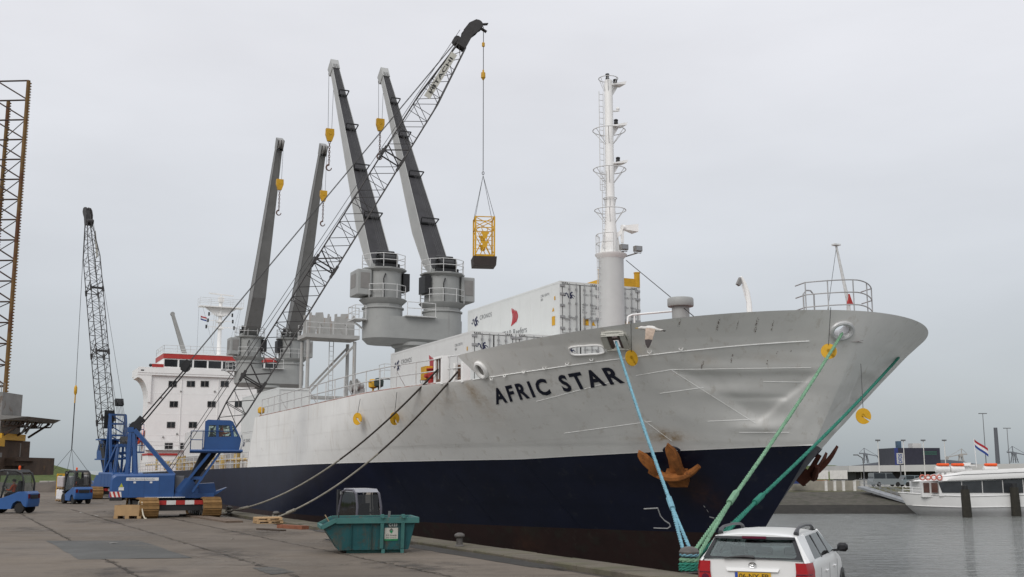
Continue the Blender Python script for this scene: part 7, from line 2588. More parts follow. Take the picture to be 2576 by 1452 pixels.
# roof
mb = MB()
rx = [.30, .36, .5, .9, 1.4, 1.9, 2.3, 2.52]
def roofz(x): return table([(.30, 1.425), (.36, 1.437), (.5, 1.450), (.9, 1.466), (1.4, 1.470), (1.9, 1.462), (2.3, 1.44), (2.52, 1.42)], x)
ys_ = [-.645, -.61, -.5, -.25, 0, .25, .5, .61, .645]
top_ = [[(x, y, roofz(x) - .055 * (abs(y) / .645) ** 3 - (.02 if abs(y) > .64 else 0)) for y in ys_] for x in rx]
bot_ = [[(p[0], p[1], p[2] - .035) for p in r] for r in top_]
mb.grid(top_); mb.grid(bot_)
mb.grid([[r[0] for r in top_], [r[0] for r in bot_]]); mb.grid([[r[-1] for r in top_], [r[-1] for r in bot_]]); mb.grid([top_[0], bot_[0]]); mb.grid([top_[-1], bot_[-1]])
mb.build('roof', M_CARW, car, smooth=True, angle=50)
# pillars: wide D pillar, slim dark B, white A
def pil(poly, mat, name):
    for s in (1, -1):
        mb = MB()
        A = [Vector((x, s * y, z)) for x, y, z in poly]
        B = [p + Vector((0, -s * .03, 0)) for p in A]
        m_ = len(A)
        mb._add(A + B, [tuple(range(m_)), tuple(range(m_, 2 * m_))] + [(k, (k + 1) % m_, m_ + (k + 1) % m_, m_ + k) for k in range(m_)])
        mb.build(name, mat, car)
pil([(-.01, .80, 1.03), (.10, .835, 1.035), (.66, .83, 1.035), (.80, .725, 1.24), (.86, .655, 1.385), (.30, .62, 1.40), (.12, .73, 1.16)], M_CARW, 'rear_pillar')
pil([(.86, .655, 1.375), (2.52, .64, 1.375), (2.52, .635, 1.40), (.86, .64, 1.42)], M_CARW, 'roof_side')
pil([(1.42, .832, 1.03), (1.50, .832, 1.03), (1.47, .665, 1.37), (1.40, .665, 1.37)], M_CARBLK, 'door_pillar')
pil([(2.32, .832, 1.025), (2.40, .832, 1.025), (2.30, .66, 1.37), (2.24, .66, 1.37)], M_CARBLK, 'door_pillar')
pil([(3.20, .825, .965), (3.42, .80, .95), (2.56, .625, 1.41), (2.46, .645, 1.385)], M_CARW, 'front_pillar')
# glass
def pane(name, pts, mat=M_CARGL, th=.006):
    mb = MB(); A = [Vector(p) for p in pts]
    nrm = (A[1] - A[0]).cross(A[2] - A[0]).normalized() * th
    m_ = len(A)
    mb._add(A + [p + nrm for p in A], [tuple(range(m_)), tuple(range(m_, 2 * m_))] + [(k, (k + 1) % m_, m_ + (k + 1) % m_, m_ + k) for k in range(m_)])
    return mb.build(name, mat, car)
for s in (1, -1):
    pane('side_window', [(.70, s * .815, 1.04), (1.42, s * .818, 1.04), (1.40, s * .648, 1.37), (.88, s * .645, 1.37)])
    pane('side_window', [(1.50, s * .818, 1.04), (2.32, s * .818, 1.035), (2.24, s * .645, 1.37), (1.47, s * .648, 1.37)])
    pane('side_window', [(2.40, s * .818, 1.035), (3.18, s * .812, 1.02), (2.48, s * .64, 1.375), (2.30, s * .645, 1.37)])
pane('windscreen', [(3.42, -.76, .96), (3.42, .76, .96), (2.54, .60, 1.41), (2.54, -.60, 1.41)])
RG = [(-.035, -.74, 1.08), (-.035, .74, 1.08), (.10, .705, 1.20), (.245, .60, 1.39), (.245, -.60, 1.39), (.10, -.705, 1.20)]
pane('rear_window', [RG[k] for k in (0, 1, 3, 4)])
# black ceramic border of the rear window
def rgp(u, v):
    """u -1..1 across, v 0..1 up the rear glass"""
    return Vector((lerp(-.035, .245, v) - .014, -u * lerp(.745, .605, v), lerp(1.08, 1.395, v)))
mb = MB()
outer = [(-1, 0), (1, 0), (1, 1), (-1, 1)]
def loop_pts(ins, r_, n=6):
    """rounded rectangle in u,v"""
    iu, iv = ins
    out = []
    for cx, cy, a0 in ((1 - iu - r_, iv + r_ * 1.6, -90), (1 - iu - r_, 1 - iv - r_ * 1.6, 0), (-1 + iu + r_, 1 - iv - r_ * 1.6, 90), (-1 + iu + r_, iv + r_ * 1.6, 180)):
        for k in range(n):
            a = R(a0 + 90 * k / (n - 1)); out.append(rgp(cx + r_ * math.cos(a), cy + r_ * 1.6 * math.sin(a)))
    return out
mb.grid([loop_pts((.0, .0), .001), loop_pts((.085, .07), .10)], close=True)
mb.build('window_border', M_CARBLK, car)
mb = MB(); mb._add([rgp(-1, 1) + Vector((-.02, 0, .0)), rgp(1, 1) + Vector((-.02, 0, .0)), rgp(1, .9) + Vector((-.03, 0, 0)), rgp(0, .86) + Vector((-.03, 0, 0)), rgp(-1, .9) + Vector((-.03, 0, 0))], [(0, 1, 2, 3, 4)]); mb.build('spoiler_dark_strip', M_CARBLK, car)  # black strip across the top of the rear glass
mb = MB(); a_, b_ = rgp(-.30, .97), rgp(.30, .97)
mb.beam(a_ + Vector((-.045, 0, .0)), b_ + Vector((-.045, 0, .0)), .03, .035); mb.build('brake_light', M_LENSD, car)
mb = MB(); mb.path([rgp(.05, .07) + Vector((-.03, 0, 0)), rgp(-.15, .10) + Vector((-.04, 0, 0)), rgp(-.58, .02) + Vector((-.03, 0, .0))], .02, 6, rs=[.03, .025, .012]); mb.build('wiper', M_CARBLK, car)
# tail lamps wrap the corners
for s in (1, -1):
    mb = MB()
    prof = [(-.035, .60), (-.045, .70), (-.03, .80), (.10, .855), (.24, .872)]
    rows = []
    for z, f in ((.62, .97), (.72, 1.0), (.91, 1.0), (1.035, .97)):
        r0 = []
        for x, y in prof:
            yy = y if y > .64 else lerp(.60, .64, (z - .58) / .4)
            r0.append((x - .006, s * (yy * f + .012), z))
        rows.append(r0)
    mb.grid(rows); o = mb.build('tail_lamp', M_LENS, car, smooth=True)
    mb = MB(); mb.tube((-.06, s * .72, .79), (-.045, s * .72, .79), .055, 16); mb.build('lamp_ring', M_LENSD, o)
    for z_ in (.70, .87):
        mb = MB(); mb.path([(-.056, s * .645, z_), (-.062, s * .71, z_), (-.05, s * .80, z_), (.08, s * .872, z_)], .006, 5); mb.build('lamp_rib', M_LENSD, o)
# tailgate details
mb = MB(); mb.hexa([(-.055, -.38, .895), (-.02, -.38, .895), (-.02, .38, .895), (-.055, .38, .895), (-.045, -.40, .937), (-.02, -.40, .937), (-.02, .40, .937), (-.045, .40, .937)]); mb.build('tailgate_handle', M_CARW, cbody)
mb = MB(); mb.box((-.036, -.27, .765), (-.026, .27, .88)); pl = mb.build('number_plate', M_PLATE, car)
mb = MB(); mb.box((-.0385, .225, .767), (-.0365, .268, .878)); mb.build('euro_band', pm('euro_blue', (.02, .07, .35), rough=.4), pl)
lettering('plate_lettering', '06-NX-FP', lambda u, v: Vector((-.039, .205 - u * .44, 0.787 + v * .072)), M_CARBLK, pl, bold=.01)
mb = MB()
def ell(cx, cz, a, b, r=.005):
    mb.path([(-.040, cx + a * math.cos(2 * math.pi * k / 24), cz + b * math.sin(2 * math.pi * k / 24)) for k in range(24)], r, 5, closed=True)
ell(0, .988, .056, .037); ell(0, 1.001, .034, .0165); ell(0, .985, .015, .033)
mb.build('emblem', M_CHROME, cbody)
mb = MB(); mb.hexa([(-.10, -.78, .34), (.06, -.84, .34), (.06, .84, .34), (-.10, .78, .34), (-.09, -.76, .56), (.04, -.83, .57), (.04, .83, .57), (-.09, .76, .56)]); mb.build('bumper', M_CARW, car)
for s in (1, -1):
    mb = MB(); mb.path([(.50, s * .585, 1.43), (.56, s * .59, 1.475), (.75, s * .59, 1.515), (1.4, s * .585, 1.525), (2.05, s * .58, 1.50), (2.22, s * .58, 1.46), (2.26, s * .58, 1.43)], .02, 8, rs=[.045, .034, .022, .02, .022, .03, .034]); mb.build('roof_rail', M_CARRAIL, car, smooth=True)
    mb = MB(); mb.box((2.93, s * .89, 1.02), (3.05, s * 1.07, 1.165), ch=.04); mb.beam((3.0, s * .8, 1.03), (2.99, s * .95, 1.05), .05, .04); mb.build('door_mirror', M_CARBLK, car, smooth=True)
    for x in (1.55, 2.55):
        mb = MB(); mb.box((x, s * .865, .80), (x + .18, s * .90, .825), ch=.008); mb.build('door_handle', M_CARW, cbody)
    for x in (.98, 2.0, 3.0):
        mb = MB(); mb.box((x - .003, s * .8755, .42), (x + .003, s * .8785, .90)); mb.build('door_gap', M_CARBLK, cbody)
    for x in (.80, 3.72):
        mb = MB(); r_ = .315
        mb.lathe([(r_ * .66, -.1), (r_ * .95, -.1), (r_, -.06), (r_, .06), (r_ * .95, .1), (r_ * .66, .1)], (x, s * .78, r_), 24, axis='y'); w = mb.build('wheel', M_TYRE, car, smooth=True, angle=30)
        mb = MB(); mb.lathe([(.03, -.09), (r_ * .6, -.08), (r_ * .66, -.1), (r_ * .66, .1), (r_ * .6, .08), (.03, .09)], (x, s * .78, r_), 20, axis='y'); mb.build('rim', M_RIM, w, smooth=True, angle=30)
        mb = MB(); mb.tube((x, s * .70, r_ + .01), (x, s * .879, r_ + .01), .37, 24); mb.build('wheel_arch', M_CARBLK, cbody)
# interior: seats and head rests
M_SEATG = pm('grey_upholstery', (.07, .072, .075), rough=.9, var=.1)
for x, ys2, hgt in ((1.05, (-.42, .02, .42), 1.0), (2.0, (-.38, .38), 1.05)):
    for y in ys2:
        mb = MB(); w = .19 if x < 1.5 else .25
        mb.box((x, y - w, .5), (x + .14, y + w, hgt), ch=.03); mb.box((x, y - .13, hgt + .02), (x + .1, y + .13, hgt + .19), ch=.03); mb.tube((x + .05, y, hgt - .02), (x + .05, y, hgt + .04), .02, 6)
        mb.build('seat', M_SEATG, car)
mb = MB(); mb.box((.05, -.75, .5), (3.3, .75, .55)); mb.box((3.0, -.74, .7), (3.35, .74, .96)); mb.build('floor_and_dashboard', M_CARBLK, car)
mb = MB(); mb.box((2.55, -.1, 1.30), (2.58, .1, 1.36)); mb.build('rear_view_mirror', M_CARBLK, car)
# ------------------------------------------------------------------ land behind the quay on the left
def grass_mat(name, c1, c2, sc=.5):
    m = pm(name, c1, rough=.95, var=.35, vs=sc, bump=1.0, bs=1.2, stain=(c2, .5, sc * 2.2, .8), spec=.1)
    return m
M_GRASS = grass_mat('dune_grass', (.085, .105, .035), (.05, .075, .025))
M_EARTH = pm('brown_bank_earth', (.085, .07, .058), rough=.95, var=.3, vs=.6, bump=.8, bs=2, stain=((.14, .12, .095), .6, .8, .7))
def hill_sheet(name, xs, ys, fz, mat, label):
    mb = MB()
    mb.grid([[(x, y, fz(x, y)) for x in xs] for y in ys])
    o = mb.build(name, mat, smooth=True, angle=80)
    return tag(o, label, kind='structure')
def vnoise(x, y, s):
    from mathutils import noise
    return noise.noise(Vector((x / s, y / s, 3.7)))
def bump01(t): return max(0.0, 1 - t * t) ** 1.5 if abs(t) < 1 else 0.0
def dune(x, y):
    base = -2.6
    if y < 165: return base
    h = -.3 + 3.7 * (1.0 if x < -99 else math.exp(-((x + 99) / 8.5) ** 2)) * math.exp(-((y - 225) / 30) ** 2) + 1.0 * math.exp(-((x + 90) / 30) ** 2 - ((y - 215) / 30) ** 2)
    return h + .25 * vnoise(x, y, 9) + .15 * vnoise(x, y, 3)
hill_sheet('dune', [-260 + 10 * k for k in range(14)] + [-119 + 1.5 * k for k in range(70)], [166 + 4 * k for k in range(30)], dune, M_GRASS, 'grassy green dune behind the quay')
def land(x, y): return .05 + .12 * vnoise(x, y, 30)
mb = MB()
xs = [-400, -200, -140, -100, -70, -50, -36]
mb.grid([[(x, y, .1 + .1 * vnoise(x, y, 20)) for x in xs] for y in (124, 140, 165, 170)])
tag(mb.build('land', M_EARTH, smooth=True), 'bare ground beyond the end of the quay', kind='structure')
mb = MB()
rows = []
for (dy, h) in ((0, -.05), (1.2, .55), (2.4, 1.0), (4.5, 1.15), (7, 1.0), (10, .0)):
    rows.append([(x, 121 + dy + .04 * (x + 60), max(-.05, h * (.9 + .35 * vnoise(x, dy, 4) + .2 * vnoise(x, dy, 1.5))) if dy else -.05) for x in [-110 + 1.0 * k for k in range(78)]])
mb.grid(rows)
tag(mb.build('embankment', M_EARTH, smooth=True, angle=80), 'low brown earth bank at the end of the quay', kind='structure')
M_CBLOCK = pm('grey_concrete_block', (.30, .28, .26), rough=.85, var=.15)
for k, (X0, X1, Y, dz) in enumerate(((98, 120, 1222, 1.0), (122, 148, 1222, 1.2))):
    p = at_y(X0, Y, 131); q = at_y(X1, Y, 131)
    mb = MB(); mb.box((0, 0, -.6), (q.x - p.x, 1.2, .55), ch=.05)
    o = mb.build('concrete_block', M_CBLOCK); o.location = (p.x, p.y, p.z)
    tag(o, ['pale concrete block on the brown bank, left one', 'pale concrete block on the brown bank, right one'][k], 'block', 'concrete blocks on the bank')
# simple far cars
M_FARGL = pm('far_car_glass', (.02, .025, .03), rough=.1, spec=.6)
def far_car(p, rz, col, label, van=False, k=1.0):
    t = thing('parked_car', label, 'car', p, rz, 'cars parked across the water')
    t.scale = (k,) * 3
    paint = pm('far_car_paint_%d' % (len(bpy.data.materials)), col, rough=.3, var=.03, spec=.5)
    prof = [(-2.1, .25), (2.1, .25), (2.15, .6), (1.9, .8), (1.0, .92), (-2.0, .95), (-2.15, .7)] if not van else [(-2.2, .25), (2.2, .25), (2.25, .7), (1.8, .95), (1.2, 1.05), (-2.1, 1.05), (-2.2, .7)]
    mb = MB(); mb.prism(prof, -.84, .84, 'xz'); mb.build('body', paint, t, smooth=True, angle=30)
    cab = [(-1.95, .93), (1.05, .9), (.35, 1.42), (-1.5, 1.46)] if not van else [(-2.1, 1.04), (1.25, 1.04), (.7, 1.75), (-1.95, 1.8)]
    mb = MB(); mb.prism(cab, -.74, .74, 'xz'); mb.build('glasshouse', M_FARGL, t)
    zt = 1.44 if not van else 1.77
    mb = MB(); mb.box((cab[3][0], -.72, zt - .02), (cab[2][0], .72, zt + .06)); 
    for x in (cab[3][0] - .1, -.3):
        mb.box((x, -.76, .95), (x + .1, .76, zt))
    mb.build('roof', paint, t)
    for x in (-1.35, 1.35):
        for y in (-.78, .78): wheel(t, x, y, .31, .2)
    return t
# ------------------------------------------------------------------ jack-up rig leg at the left edge
JY = 150.0
jx = at_y(16, 940, JY).x
M_LEGD = pm('leg_brace_brown', (.05, .032, .024), rough=.8, var=.3, vs=.8, stain=((.14, .07, .03), .62, 1, .7))
def chord_mat():
    m = pm('leg_chord_rust', (.15, .085, .026), rough=.8, var=.25, vs=.3, stain=((.09, .034, .016), .48, .12, .9))
    return m
M_CHORD = chord_mat()
zb, ztp = 10.0, at_y(60, 203, JY).z
rr_ = random.Random(21)
rig = thing('jack_up_rig', 'rusty jack-up rig with a tall lattice leg at the left edge', 'rig', (jx, JY, -2.2))
def rz_(z): return z + 2.2
chs = [(0, 0), (-9.0, .6), (-6.8, 8.6)]
bay = 2.92
nb = int((ztp - zb) / bay)
legs = []
for i, (cx, cy) in enumerate(chs):
    mb = MB(); mb.tube((cx, cy, rz_(-8)), (cx, cy, rz_(ztp)), .27, 14)
    ch = mb.build('leg_chord', M_CHORD, rig, smooth=True); legs.append(ch)
    mb = MB()
    z = rz_(zb)
    sgnx = 1 if i != 1 else -1
    while z < rz_(ztp) - .3:
        mb.prism([(cx + sgnx * .22, z), (cx + sgnx * .44, z + .08), (cx + sgnx * .44, z + .2), (cx + sgnx * .22, z + .28)], cy - .12, cy + .12, 'xz'); z += .42
    tag(mb.build('rack', M_CHORD, ch), kind='stuff')
for (i, j) in ((0, 1), (1, 2), (2, 0)):
    A, B = Vector((*chs[i], 0)), Vector((*chs[j], 0))
    for k in range(nb + 2):
        z = rz_(zb) + (nb - k) * bay + (ztp - zb - nb * bay)
        up_ = Vector((0, 0, 1))
        mb = MB()
        if (i, j) != (0, 1) and (k < 2 or (i, j) == (1, 2)): continue
        mb.tube(A + up_ * z, B + up_ * z, .12 if (i, j) == (0, 1) else .07, 6)
        M_ = (A + B) / 2
        if (i, j) == (0, 1) and k > 0:
            mb.tube(M_ + up_ * (z + bay * .98), A + up_ * (z + .1), .11, 6)
            mb.tube(M_ + up_ * (z + bay * .98), B + up_ * (z + .1), .11, 6)
        mb.build('leg_brace', M_LEGD, rig)
def rb(mb, X0, Y0, X1, Y1, d0=-5, d1=5, mi=0):
    a, b = at_y(X0, Y0, JY), at_y(X1, Y1, JY)
    mb.box((a.x - jx, d0, rz_(a.z)), (b.x - jx, d1, rz_(b.z)), mi)
M_RIGG = pm('rig_grey', (.20, .195, .185), rough=.75, var=.2, vs=.4, stain=((.10, .06, .035), .58, .6, .7))
M_RIGB = pm('rig_brown', (.075, .05, .036), rough=.85, var=.4, vs=.5, stain=((.16, .09, .04), .58, .8, .7))
mb = MB(); rb(mb, -120, 1092, 33, 990, -3, 3); mb.build('jack_house', M_RIGG, rig)
mb = MB(); rb(mb, -120, 1108, 36, 1092, -3.6, 3.6); mb.build('deck_beam', M_YEL, rig)
mb = MB(); rb(mb, -120, 1150, 28, 1108, -4, 6); mb.build('deck_block', M_RIGB, rig)
mb = MB(); rb(mb, -160, 1196, 30, 1150, -5, 14); mb.build('rig_hull', M_RIGB, rig)
mb = MB(); rb(mb, 30, 1160, 62, 1152, -2, 4); rb(mb, 28, 1172, 52, 1160, -2, 4); mb.build('side_platform', M_RIGB, rig)
for k in range(14):      # lockers, pipes and tanks crowded on the rig
    X_ = rr_.uniform(-60, 44); Y_ = rr_.uniform(1112, 1176)
    mb = MB(); rb(mb, X_, Y_, X_ + rr_.uniform(8, 22), Y_ - rr_.uniform(6, 22), -5 - rr_.uniform(.2, 1.2), -4); mb.build('deck_locker', [M_RIGG, M_RIGB, M_YEL, M_LEGD][k % 4], rig)
# helideck
mb = MB()
a, b = at_y(34, 1050, JY), at_y(106, 1052, JY)
mb.hexa([(a.x - jx, -5, rz_(a.z) - .6), (b.x - jx - .8, -4, rz_(a.z) - .6), (b.x - jx - .8, 6, rz_(a.z) - .6), (a.x - jx, 7, rz_(a.z) - .6),
         (a.x - jx, -5, rz_(a.z) + .1), (b.x - jx, -4.4, rz_(a.z) - .1), (b.x - jx, 6.4, rz_(a.z) - .1), (a.x - jx, 7, rz_(a.z) + .1)])
hel = mb.build('helideck', M_RIGG, rig)
mb = MB()
for y in (-3, 1, 5):
    mb = MB()
    mb.beam((a.x - jx, y, rz_(a.z) - 2.6), (a.x - jx + 2.9, y, rz_(a.z) - .7), .25, .25); mb.beam((a.x - jx, y, rz_(a.z) - 1.3), (b.x - jx - 1.0, y, rz_(a.z) - 1.2), .2, .2)
    for k in range(5): mb.beam((a.x - jx + k * .75, y, rz_(a.z) - 1.25), (a.x - jx + k * .75 + .4, y, rz_(a.z) - .6), .12, .12)
    mb.build('helideck_truss', M_LEGD, hel)
mb = MB(); p_, q_ = at_y(80, 1056, JY), at_y(62, 1092, JY)
for y in (-1, .2):
    mb.beam((p_.x - jx, y, rz_(p_.z) - .5), (q_.x - jx, y, rz_(q_.z)), .1, .25)
mb.build('stair', M_RIGG, rig)
mb = MB()
a, b = at_y(2, 990, JY), at_y(35, 990, JY)
rails(mb, [(lerp(a.x, b.x, k / 4) - jx, -2.8, rz_(a.z)) for k in range(5)], 1.2, .04)
c = at_y(58, 1150, JY); mb.tube((c.x - jx, -1, rz_(c.z)), (c.x - jx, -1, rz_(c.z) + 1.8), .05, 5)
mb.build('guard_rail', M_RIGG, rig)
# ------------------------------------------------------------------ far shore on the right
M_REVET = pm('stone_revetment', (.062, .056, .045), rough=.95, var=.35, vs=1.4, bump=1.2, bs=2.2, stain=((.035, .038, .02), .52, .9, .8))
M_WETST = pm('wet_dark_stone', (.018, .016, .013), rough=.7, var=.4, vs=1.5, bump=1.2, bs=2.2)
M_VERGE = grass_mat('shore_verge', (.10, .095, .06), (.075, .08, .035), .4)
mb = MB()
BX = [15 + 2.0 * k for k in range(120)]
rows = [[(x, 118.5 + .6 * vnoise(x, 0, 3), WATER - 1) for x in BX], [(x, 120.5 + .5 * vnoise(x, 2, 3), WATER + .9) for x in BX]]
mb.grid(rows, 1)
rows = [[(x, 120.5 + .5 * vnoise(x, 2, 3), WATER + .9) for x in BX], [(x, 124.5 + .3 * vnoise(x, 5, 3), -.55 + .1 * vnoise(x, 7, 2)) for x in BX], [(x, 128.0, -.05 + .06 * vnoise(x, 9, 4)) for x in BX]]
mb.grid(rows, 0)
shore = tag(mb.build('far_shore', [M_REVET, M_WETST], smooth=True, angle=80), 'stone faced bank of the opposite shore', kind='structure')
mb = MB()
mb._add([(15, 127.9, -.06), (800, 127.9, -.06), (1600, 900, .2), (60, 900, .2)], [(0, 1, 2, 3)])
tag(mb.build('far_land', M_VERGE), 'flat land of the opposite shore', kind='structure')
def far(X, Y, y): return at_y(X, Y, y)
# low wall of concrete posts along the bank
for k, X in enumerate((2078, 2100, 2122, 2150)):
    p = far(X, 1224, 134); mb = MB(); mb.box((-.14, -.12, -.6), (.14, .12, .62)); mb.box((-.17, -.15, .62), (.17, .15, .7))
    o = mb.build('gate_post', M_HWHITE); o.location = p
    tag(o, 'pale post on the far bank, the ' + ['first', 'second', 'third', 'fourth'][k] + ' one right of the ship bow', 'post', 'pale posts on the far bank')
mb = MB(); a, b = far(1985, 1226, 136), far(2165, 1226, 136)
mb.box((0, 0, -.4), (b.x - a.x, .3, .8)); o = mb.build('low_wall', pm('beige_wall', (.27, .25, .21), rough=.9, var=.15)); o.location = a
tag(o, 'low beige wall along the top of the far bank', 'wall')
for k, (X0, X1) in enumerate(((2045, 2084), (2088, 2132))):
    a, b = far(X0, 1204, 140), far(X1, 1204, 140)
    t = thing('sign_board', ['blank white board beside the bow, left of the pair across the water', 'blank white board across the water, right of the pair'][k], 'sign', (a.x, a.y, 0), 0, 'white boards across the water')
    mb = MB(); mb.box((0, -.06, 1.3), (b.x - a.x, .06, 2.4)); mb.build('board', M_HWHITE, t)
    for x in (.2, b.x - a.x - .2):
        mb = MB(); mb.box((x - .06, -.05, -.2), (x + .06, .05, 1.3)); mb.build('post', M_GREYM, t)
    mb = MB(); mb.box((0, -.05, .35), (b.x - a.x, .05, 1.2)); mb.build('lower_panel', pm('orange_brick', (.30, .13, .06), rough=.9) if k == 0 else M_GREYM, t)
# terminal
TY = 168.0
ta, tb = far(2130, 1221, TY), far(2760, 1221, TY)
term = thing('terminal_building', 'long low white terminal building with dark windows across the water', 'building', (ta.x, TY, 0))
TW = tb.x - ta.x
def tz(Y): return at_y(2300, Y, TY).z
M_TWH = pm('terminal_white', (.50, .495, .48), rough=.7, var=.08, vs=.3)
M_TDK = pm('terminal_dark_glass', (.018, .016, .016), rough=.6, var=.3, vs=.4)  # near-black glass of the window band
mb = MB(); mb.hexa([(0, -1.5, tz(1187)), (TW, -1.5, tz(1183)), (TW, 14, tz(1183)), (0, 14, tz(1187)), (0, -1.5, tz(1172)), (TW, -1.5, tz(1164)), (TW, 14, tz(1164)), (0, 14, tz(1172))]); mb.build('roof_fascia', M_TWH, term)
mb = MB(); mb.box((1.5, 0, -.3), (TW, 12, tz(1187) + .02)); mb.build('glazing', M_TDK, term)
for k in range(13):
    mb = MB(); x = 2.2 + k * 3.0; mb.box((x, -.1, tz(1206)), (x + .12, -.005, tz(1188))); mb.build('mullion', M_TWH, term)
mb = MB(); mb.box((1.2, -.15, -.3), (TW, -.004, tz(1207))); mb.build('parapet', M_TWH, term)
mb = MB(); mb.box((14, -.12, tz(1198)), (30, -.006, tz(1194))); mb.build('parapet', M_TWH, term)
# dark box on the roof
a, b = far(2252, 1170, 175), far(2364, 1127, 175)
bxx = thing('dark_roof_block', 'dark block with blue edge rising above the terminal roof', 'building', (a.x, 175, 0))
mb = MB(); mb.box((0, 0, .5), (b.x - a.x, 8, b.z)); mb.build('block', pm('dark_cladding', (.018, .018, .03), rough=.5, var=.2), bxx)
mb = MB(); mb.box((-.02, -.05, a.z), (.55, -.004, b.z)); mb.build('edge_panel', pm('deep_blue_panel', (.02, .03, .13), rough=.5), bxx)
mb = MB()
for dz in (.55, .75, .95): mb.box(((b.x - a.x) * .62, -.04, b.z - dz - .09), ((b.x - a.x) * .93, -.004, b.z - dz))
tag(mb.build('green_letter_stripes', pm('dull_green_panel', (.03, .10, .07), rough=.6), bxx), kind='stuff')
mb = MB(); c = far(2313, 1127, 175); mb.box((c.x - a.x - .7, 1, b.z), (c.x - a.x + .7, 3, b.z + .75)); mb.build('roof_unit', M_TWH, bxx)
mb = MB(); c = far(2268, 1127, 175); mb.box((c.x - a.x - .25, 1, b.z), (c.x - a.x + .35, 2, b.z + 1.1)); mb.build('roof_vent', pm('blue_grey', (.05, .09, .14), rough=.6), bxx)
# vertical white sign
c = far(2268, 1222, 160)
t = thing('pole_sign', 'upright white sign with blue letters on a pole before the dark block', 'sign', (c.x, 160, 0))
z0, z1 = at_y(2268, 1167, 160).z, at_y(2268, 1140, 160).z
mb = MB(); mb.box((-.45, -.08, z0), (.45, .08, z1)); mb.build('panel', M_TWH, t)
mb = MB(); mb.tube((0, 0, -.2), (0, 0, z0), .09, 8); mb.build('post', M_GREYM, t)
lettering('sign_lettering', 'DFDS', lambda u, v: Vector((.28 - .56 * v, -.09, z0 + .12 + (z1 - z0 - .24) * u)), pm('sign_blue', (.03, .07, .25), rough=.5), t, bold=.03)
# lamp poles
for k, (X, Yt, y, lab) in enumerate(((2208, 1107, 150, 'slim lamp pole left of the dark roof block'), (2272, 1107, 158, 'slim lamp pole rising over the left of the dark roof block'), (2322, 1107, 158, 'slim lamp pole in front of the middle of the dark roof block'), (2375, 1107, 165, 'slim lamp pole just right of the dark roof block'),
                                     (2472, 1040, 300, 'tallest lighting mast behind the tour boat'), (2533, 1077, 330, 'thin lighting mast at the right edge behind the tour boat'))):
    tp = far(X, Yt, y)
    t = thing('lamp_pole', lab, 'lamp pole', (tp.x, y, -.1), 0, 'lamp poles across the water')
    r_ = .085 if y < 200 else .14
    mb = MB(); mb.tube((0, 0, 0), (0, 0, tp.z), r_, 8, r2=r_ * .6); mb.build('pole', M_HWHITE if y < 200 else M_GREYM, t)
    mb = MB(); w_ = .28 if y < 200 else 1.1; mb.box((-w_, -.2, tp.z - .05), (w_, .2, tp.z + .15)); mb.build('lamp_head', M_GREYM, t)
# street lamp with a bent arm
c = far(2175, 1222, 150); tp = far(2170, 1150, 150)
t = thing('street_lamp', 'curved street lamp by the end of the terminal roof', 'street lamp', (c.x, 150, -.1))
mb = MB(); mb.path([(0, 0, 0), (0, 0, tp.z - .5), (-.15, 0, tp.z), (-.7, 0, tp.z + .35)], .07, 6); mb.build('pole', M_GREYM, t)
mb = MB(); mb.box((-1.3, -.12, tp.z + .3), (-.65, .12, tp.z + .45)); mb.build('lamp_head', M_GREYM, t)
# chimney far away
tp = far(2504, 1076, 700); t_ = MB(); t_.lathe([(1.4, 0), (1.1, tp.z + .1)], (0, 0, 0), 14); o = t_.build('chimney', pm('chimney_grey', (.11, .115, .13), rough=.8)); o.location = (tp.x, 700, -.1)
tag(o, 'distant dark chimney stack on the horizon behind the tour boat', 'chimney')
# coal heaps and far dunes
M_COAL = pm('far_coal_heap', (.045, .05, .06), rough=.95, var=.2, vs=.02)
def heaps(x, y):
    h = -.6
    for (cx, cy, w, hh) in ((185, 520, 30, 8.5), (165, 540, 25, 5), (225, 560, 26, 8), (255, 600, 34, 9), (205, 520, 22, 7), (250, 480, 26, 13), (262, 500, 30, 9), (320, 560, 60, 8), (380, 560, 60, 7)):
        h += hh * math.exp(-((x - cx) / w) ** 2 - ((y - cy) / 30) ** 2)
    return min(h * .55, 7.5 if x < 230 else 9) + .4 * vnoise(x, y, 12)
hill_sheet('coal_heap', [120 + 6 * k for k in range(60)], [430 + 8 * k for k in range(28)], heaps, M_COAL, 'dark coal heaps on the horizon across the water')
def rdune(x, y): return -.8 + 4.2 * math.exp(-((x - 60) / 14) ** 2 - ((y - 215) / 20) ** 2) + 2.0 * math.exp(-((x - 110) / 40) ** 2 - ((y - 260) / 25) ** 2) + .3 * vnoise(x, y, 8)
hill_sheet('grass_bank', [30 + 4 * k for k in range(50)], [188 + 5 * k for k in range(24)], rdune, M_GRASS, 'green grass bank behind the terminal')
